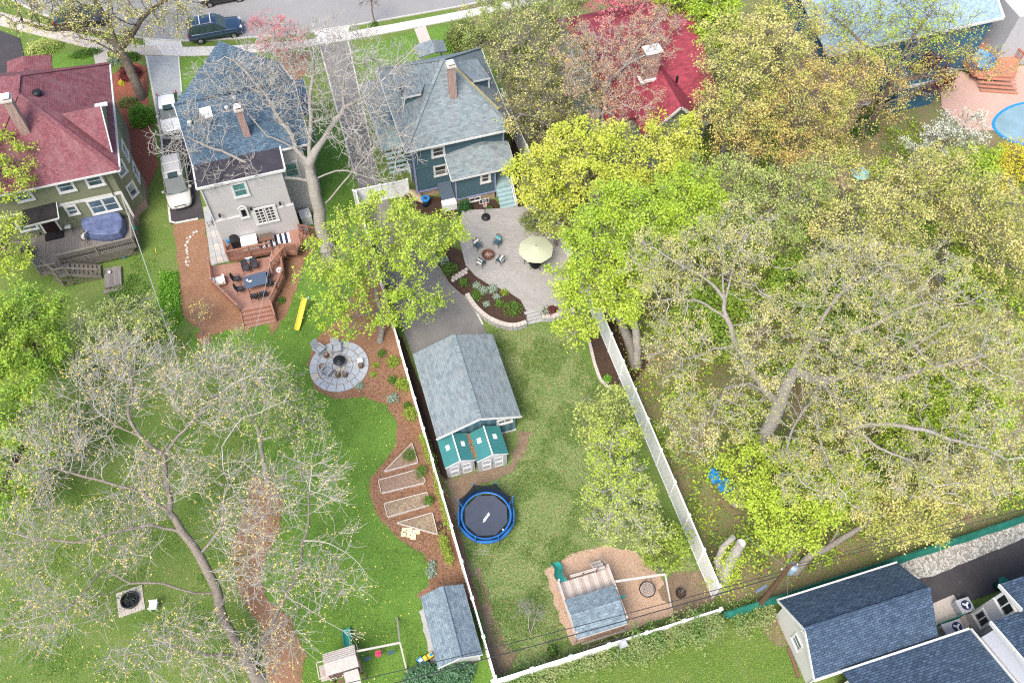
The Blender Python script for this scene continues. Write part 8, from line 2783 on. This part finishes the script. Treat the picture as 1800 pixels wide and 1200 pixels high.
for i, (x, y, z, r_, lb) in enumerate(((1700, 720, 3.5, 3.2, 'bright green understorey tree beneath the right hand limbs'), (1520, 560, 4, 3.4, 'green understorey tree seen through the central limbs'), (1740, 480, 3.5, 3.0, 'green understorey tree near the right edge'),
                                       (1420, 500, 4, 3.0, 'green understorey tree between the two great trunks'), (1600, 720, 3.5, 3.2, 'lime understorey tree below the long grey limbs'), (1250, 560, 4, 2.8, 'green understorey tree behind the broken trunk fork'),
                                       (1700, 300, 2.5, 2.6, 'dark green shrubby tree below the white blossom'))):
    tree('understorey_tree', lb, None, [(x, y, z, r_, r_ * .85, 1.6)], L_BRIGHT if i % 2 else L_LIMEB, 2000, .10, 3, .16, M_BARKD, natt=400, seed=40 + i, trunk_r=.12)
# small garden trees and shrubs
tree('dogwood', 'pink blossoming dogwood by the pavement with bare twigs', None, [(500, 68, 3.2, 2.2, 1.8, 1.2), (470, 45, 3.2, 1.4, 1.2, .9)], L_PINK, 1000, .06, 3, .08, M_BARKP, natt=500, seed=50, trunk_r=.09, ntwig=2.4)
tree('street_sapling', 'thin leafless sapling in the grass verge', (659, 40, 0), [(650, -8, 3.4, 1.0, 1.0, 1.0)], None, 0, bark=M_BARKD, natt=160, seed=51, trunk_r=.06, step=.3, ntwig=1.2)
tree('multistem_shrub', 'small leafless multi stemmed shrub with white bark near the back fence', (932, 1112, 0), [(925, 1068, 1.6, .7, .6, .6), (945, 1075, 1.5, .6, .6, .5)], None, 0, bark=M_BARKP, natt=140, seed=52, trunk_r=.05, step=.2, twig=.12, tip=.009,
     guides=[[(929, 1095, .6), (926, 1078, 1.2)], [(932, 1112, 0), (938, 1096, .6), (943, 1080, 1.2)]], cat='shrub')
tree('sapling', 'tiny bare sapling in the brown mulch circle', (356, 588, 0), [(352, 545, 1.7, .8, .8, .7)], L_GOLD, 160, .04, 2, .03, M_BARKT, natt=160, seed=53, trunk_r=.035, step=.22, twig=.12, tip=.008)


def bush(px, py, z, rx, ry, h, mat, label, n=1500, leaf=.07, name='shrub', up=.8, z0=0.0):
    p = G(px, py, z0 + h * .5)
    rg = np.random.default_rng(int(px * 7 + py))
    u = norm(rg.normal(0, 1, (n, 3))); u[:, 2] = np.abs(u[:, 2])
    lump = 1 + .14 * np.sin(u[:, :1] * 7 + px) * np.sin(u[:, 1:2] * 6 + py) + .08 * rg.normal(0, 1, (n, 1))
    c = u * lump * rg.uniform(.72, 1, (n, 1)) * np.array([rx, ry, h])
    v, f = leaf_quads(c, leaf, rg, 2, leaf * .8, up)
    root = thing(name, label, 'shrub', (p.x, p.y, z0))
    o = bpy.data.objects.new('foliage', np_mesh('foliage', v, f, mat)); COL.objects.link(o); o.parent = root
    st = MB()
    for k in range(7):
        a = k * .9
        st.tube([(0, 0, 0), (rx * .3 * math.cos(a), ry * .3 * math.sin(a), h * .45), (rx * .6 * math.cos(a), ry * .6 * math.sin(a), h * .75)], [.03, .02, .01], 5)
    st.build('stems', M_BARKD, root, kind='stuff')
    return root


L_FRESH = leafmat('fresh_shrub_leaves', (.12, .30, .03), (.22, .44, .05), None, .25)
L_CONIF = leafmat('blue_green_needles', (.06, .15, .07), (.14, .27, .14), (.10, .20, .10), .12)
L_OLIVEB = leafmat('olive_shrub_leaves', (.13, .18, .05), (.22, .27, .08), (.30, .32, .10), .2)
bush(246, 200, 0, 1.05, 1.0, 1.6, L_FRESH, 'dense round bright green shrub beside the street tree trunk', 2200, .06)
bush(226, 126, 0, 1.0, .9, 1.1, L_RED, 'dark red laceleaf shrub behind the street tree trunk', 1500, .05)
bush(213, 145, 0, .28, .28, .35, L_YEL, 'tiny yellow ball shrub on red mulch', 250, .04)
bush(224, 178, 0, .9, .6, .7, L_OLIVEB, 'loose olive shrub at the foot of the street tree', 800, .05)
bush(228, 98, 0, .8, .6, .7, L_GREEN, 'green shrub with red tips by the pavement', 800, .05)
bush(205, 103, 0, .9, .7, .5, L_SILV, 'low silvery shrub beside the front path', 700, .05)
bush(150, 92, 0, 1.5, .5, .6, L_GREEN, 'low green border shrub along the front lawn', 900, .05)
bush(75, 80, 0, 1.6, 1.0, 1.0, L_PALEO, 'pale yellowish shrub next to the paved yard', 1000, .06)
bush(815, 60, 0, 1.7, 1.7, 2.4, L_OLIVEB, 'large dark olive shrub at the right end of the front lawn', 3200, .08)
bush(790, 78, 0, .8, .8, .8, L_FRESH, 'bright green spiky shrub on the front lawn by the porch', 700, .06)
bush(657, 42, 0, .4, .35, .3, L_GREEN, 'small green clump at the foot of the street sapling', 250, .05)
bush(817, 362, 0, .55, .5, 1.4, L_DARK, 'upright dark green conifer near the cellar window', 900, .05, z0=0)
bush(861, 368, 0, .3, .3, .4, L_GREEN, 'small green shrub behind the basketball hoop', 250, .05)
bush(940, 392, 0, 1.3, 1.5, 1.1, L_OLIVEB, 'dark olive shrub mass around the birdbath', 1500, .07)
bush(748, 1192, 0, 1.25, .95, 1.1, L_CONIF, 'blue green evergreen shrub, left of the pair at the end of the shed', 2600, .075)
bush(796, 1180, 0, 1.25, 1.0, 1.3, L_CONIF, 'blue green evergreen shrub, right of the pair at the end of the shed', 2600, .075)
bush(690, 325, 0, .5, .5, .5, L_OLIVEB, 'small shrub beside the blue house steps', 300, .05)
bush(968, 545, 0, .6, .4, .35, L_RED, 'purplish shrub at the end of the low stone wall', 400, .05, z0=.45)
bush(1068, 665, 0, .3, .3, .3, L_FRESH, 'small fresh green plant in the dark strip at the broadside fence', 250, .05)
bush(1520, 220, 0, 1.2, 1.1, 1.6, L_DARK, 'dark evergreen shrub under the orange tree', 1000, .07)
bush(540, 1290, 0, 1.6, 1.6, 2.2, L_FRESH, 'round green shrub below the small playset', 200, .07)
bush(270, 528, 0, .1, .1, .2, L_FRESH, 'leafy tuft leading the ground cover patch', 60, .05)


def scatter_stuff(name, label, cat, pts, n, mat, size, h=.06, seed=1, k=2, spread=.08, up=.6, clump=0.0, asp=.62, polyw=None):
    """countless small leaves spread over a polygon of the ground"""
    P = np.array([[*G(*p)][:2] for p in pts])
    rg = np.random.default_rng(seed)
    lo, hi = P.min(0), P.max(0)
    acc = []
    tot = 0
    while tot < n:
        q = rg.uniform(lo, hi, (n * 2, 2))
        inside = np.zeros(len(q), bool)
        j = len(P) - 1
        for i in range(len(P)):
            a, b = P[i], P[j]
            with np.errstate(divide='ignore', invalid='ignore'):
                c = ((a[1] > q[:, 1]) != (b[1] > q[:, 1])) & (q[:, 0] < (b[0] - a[0]) * (q[:, 1] - a[1]) / (b[1] - a[1]) + a[0])
            inside ^= c
            j = i
        if clump:
            ph = np.sin(q[:, 0] * .9 + seed) * np.sin(q[:, 1] * 1.1 + 1) + .6 * np.sin(q[:, 0] * 2.7) * np.sin(q[:, 1] * 2.3 + seed)
            inside &= ph > clump * rg.uniform(-.6, 1.2, len(q))
        acc.append(q[inside]); tot += inside.sum()
    q = np.concatenate(acc)[:n]
    c = np.column_stack([q, rg.uniform(.02, h, n)])
    off = np.array([q[:, 0].mean(), q[:, 1].mean(), 0])
    v, f = leaf_quads(c - off, size, rg, k, spread, up, asp)
    v[:, 2] = np.maximum(v[:, 2], .05)
    o = bpy.data.objects.new(name, np_mesh(name, v, f, mat)); COL.objects.link(o)
    o.location = off
    tag(o, label, cat, None, 'stuff')
    return o


L_GR1 = leafmat('lawn_blades', (.20, .34, .050), (.31, .46, .085), (.26, .40, .06), .2)
L_GR2 = leafmat('dark_lawn_blades', (.10, .20, .035), (.17, .29, .06), None, .2)
L_GR3 = leafmat('straw_blades', (.56, .52, .32), (.46, .45, .24), None, .2)
L_IVY = leafmat('ivy_leaves', (.10, .20, .045), (.24, .36, .10), (.32, .38, .15), .25)
lush = [(345, 600), (420, 575), (500, 560), (540, 480), (640, 460), (545, 600), (550, 680), (590, 702), (640, 698), (680, 713), (698, 745), (695, 780), (650, 840), (650, 875), (700, 945), (745, 975), (755, 1005), (735, 1050), (742, 1200), (530, 1230), (500, 1080), (460, 1010), (480, 900), (420, 740)]
scatter_stuff('grass', 'short lush green lawn grass behind the grey clapboard house', 'grass', lush, 18000, L_GR1, .035, .09, 61, 2, .05, .2, 0, .3)
scatter_stuff('grass', 'darker tufts in the lush green lawn', 'grass', lush, 9000, L_GR2, .045, .08, 62, 2, .06, .2, .5, .3)
pat_ = [(860, 580), (935, 575), (1000, 600), (1065, 690), (1120, 800), (1200, 960), (1240, 1040), (1180, 1000), (1110, 965), (1020, 968), (958, 1000), (985, 1090), (1005, 1130), (885, 1170), (815, 960), (905, 830), (925, 740)]
scatter_stuff('grass', 'coarse dark green tufts in the patchy lawn around the trampoline', 'grass', pat_, 13000, L_GR2, .055, .10, 63, 3, .07, .2, .25, .32)
scatter_stuff('dry_grass', 'straw coloured dry blades across the patchy lawn', 'grass', pat_, 12000, L_GR3, .045, .09, 64, 2, .07, .2, .0, .25)
yard = [(0, 690), (120, 620), (220, 520), (235, 440), (290, 440), (320, 560), (345, 600), (450, 800), (440, 1000), (420, 1200), (0, 1200)]
scatter_stuff('grass', 'dark weedy clumps on the side lawn and under the bare tree', 'grass', yard, 9000, L_GR2, .055, .12, 75, 3, .10, .3, .45, .4)
scatter_stuff('grass', 'yard grass under the huge bare tree', 'grass', yard, 14000, L_GR1, .040, .09, 65, 2, .06, .2, 0, .3)
for i_, (pg, nn) in enumerate(((pat_, 900), (lush, 500), (yard, 900))):
    scatter_stuff('fallen_leaves', ('tan fallen leaves and bud scales dotted over the patchy lawn', 'few pale fallen petals on the lush lawn', 'bud scales dropped on the yard grass under the bare tree')[i_], 'leaf litter', pg, nn, L_GOLD if i_ else MATS['dead_leaves'], .05, .11, 80 + i_, 1, .05, 1.2)
scatter_stuff('ground_cover', 'bright green leafy ground cover beside the mulch on the side lawn', 'ground cover', [(283, 482), (312, 480), (320, 560), (298, 590), (280, 545)], 1700, L_FRESH, .07, .3, 66, 3, .08, .5)
scatter_stuff('dark_weeds', 'dark green weeds along the side lawn', 'weeds', [(205, 470), (260, 500), (290, 590), (240, 640), (180, 560)], 2500, L_GR2, .06, .16, 67, 3, .08, .5, .3)
wood = [(1120, 700), (1080, 560), (1150, 300), (1300, 120), (1560, 200), (1830, 300), (1830, 880), (1500, 985), (1300, 1040), (1180, 850)]
scatter_stuff('undergrowth', 'bright green undergrowth on the floor of the wood', 'undergrowth', wood, 11000, L_LIMEB, .10, .7, 68, 3, .16, .8, .45)
scatter_stuff('undergrowth', 'deep green ivy on the floor of the wood', 'undergrowth', wood, 8000, L_IVY, .09, .3, 69, 3, .14, .8, .3)
scatter_stuff('dead_twigs', 'dry brown leaves scattered under the trees', 'leaf litter', wood, 9000, MATS['dead_leaves'], .07, .08, 70, 2, .2, .8)
scatter_stuff('undergrowth', 'green brush between the blue house and the bright red roofed house', 'undergrowth', [(830, 60), (1030, 0), (1060, 200), (1040, 260), (960, 300), (915, 200), (880, 100)], 5000, L_OLIVEB, .10, .9, 71, 3, .16, .8, .2)
scatter_stuff('grass', 'rough grass below the back fence', 'grass', [(880, 1215), (1270, 1085), (1380, 1100), (1420, 1220), (880, 1260)], 9000, L_GR1, .045, .1, 72, 2, .06, .2, .0, .3)
scatter_stuff('bark_chips', 'scattered bark chips on the brown mulch beds', 'mulch', [(675, 600), (700, 640), (740, 760), (790, 900), (835, 1040), (755, 1040), (757, 1000), (700, 945), (655, 890), (655, 840), (698, 780), (698, 742), (640, 697), (590, 702), (655, 660)], 5000, plain('bark_chip', (.15, .075, .045), .9), .035, .075, 73, 1, .05, 1.5)


def ivy_run(a, b, n, wd, hh, label, mat=None, seed=1):
    A_, B_ = np.array(G(*a)), np.array(G(*b))
    rg = np.random.default_rng(seed)
    t = rg.uniform(0, 1, (n, 1))
    amp = .5 + .5 * np.sin(t * 23 + seed) * np.sin(t * 11)
    c = A_ + (B_ - A_) * t
    c[:, 1] += rg.normal(0, 1, n) * wd * (.5 + amp[:, 0])
    c[:, 2] = np.clip(rg.uniform(.05, 1, n) * hh * (.6 + .6 * amp[:, 0]), .05, 2.1)
    off = np.array([A_[0], A_[1], 0])
    v, f = leaf_quads(c - off, .065, rg, 3, .10, .7)
    o = bpy.data.objects.new('ivy', np_mesh('ivy', v, f, mat or L_IVY)); COL.objects.link(o)
    o.location = off
    return tag(o, label, 'ivy', None, 'stuff')


ivy_run((880, 1205, 1.0), (1090, 1138, 1.0), 2600, .28, 1.0, 'ivy growing up the outside of the back fence, thinner left stretch', seed=3)
ivy_run((1090, 1145, 1.0), (1275, 1088, 1.0), 4200, .38, 1.9, 'dense ivy heaped over the right end of the back fence', seed=4)
ivy_run((1290, 1090, .5), (1360, 1068, .5), 1500, .4, .8, 'weeds at the foot of the utility pole', seed=5)
# cut trunk snags
sn = thing('sawn_tree_trunk', 'thick pale sawn off tree trunk with ivy at the end of the broadside fence', 'tree trunk', tuple(G(1262, 1035, 0)))
B0 = G(1262, 1035, 0)
def rel(px, py, z): return G(px, py, z) - B0
MB().tube([(0, 0, 0), rel(1272, 1010, 1.6), rel(1285, 985, 2.8), rel(1298, 962, 4.0), rel(1303, 954, 4.5)], [.46, .40, .34, .29, .29], 14).build('trunk', M_BARKP, sn)
MB().tube([rel(1303, 954, 4.5), rel(1303, 953.6, 4.53)], [.26, .25], 14).build('sawn_face', M_PALEWOOD, sn)
MB().tube([rel(1268, 1015, 1.0), rel(1262, 985, 2.2), rel(1272, 960, 3.4), rel(1289, 944, 4.4)], [.3, .24, .2, .17], 10).build('side_trunk', M_BARKP, sn)
rg = np.random.default_rng(3)
c = np.array([list(rel(1262 + 30 * t, 1030 - 60 * t, .3 + 3.2 * t)) for t in rg.uniform(0, 1, 700)]) + rg.normal(0, .42, (700, 3))
v_, f_ = leaf_quads(c, .07, rg, 3, .1)
o_ = bpy.data.objects.new('ivy_leaves', np_mesh('ivy_leaves', v_, f_, L_YG)); COL.objects.link(o_); o_.parent = sn
for (bx_, lb, pts, rs) in (((1395, 1010), 'forked leaning grey trunk rising from the brown leaf litter', [(1395, 1010, .0), (1425, 975, .8), (1450, 965, 1.6), (1490, 940, 3), (1560, 900, 5.5)], [.28, .24, .22, .18, .1]),
                           ((1385, 980), 'dark leaning trunk beneath the vivid lime tree', [(1385, 980, 0), (1400, 950, 1), (1425, 925, 2), (1450, 880, 4)], [.2, .18, .15, .1]),
                           ((1118, 645), 'stout pale fork of trunk beside the dark planting strip', [(1118, 640, 0), (1112, 615, .8), (1100, 585, 2.2), (1085, 550, 4)], [.55, .42, .34, .25])):
    b = G(*bx_, 0)
    t_ = thing('leaning_trunk', lb, 'tree trunk', tuple(b))
    P_ = smooth_loop([G(*q) - b for q in pts], 4, False)
    rr2 = np.interp(np.linspace(0, 1, len(P_)), np.linspace(0, 1, len(rs)), rs)
    MB().tube(P_, list(rr2), 12).build('trunk', M_BARKT, t_, True)
    k = len(P_) // 2
    MB().tube([P_[k], P_[k] + V(.5, .3, .7), P_[k] + V(1.2, .9, 1.2)], [.1, .07, .04], 8).build('branch', M_BARKT, t_, True)
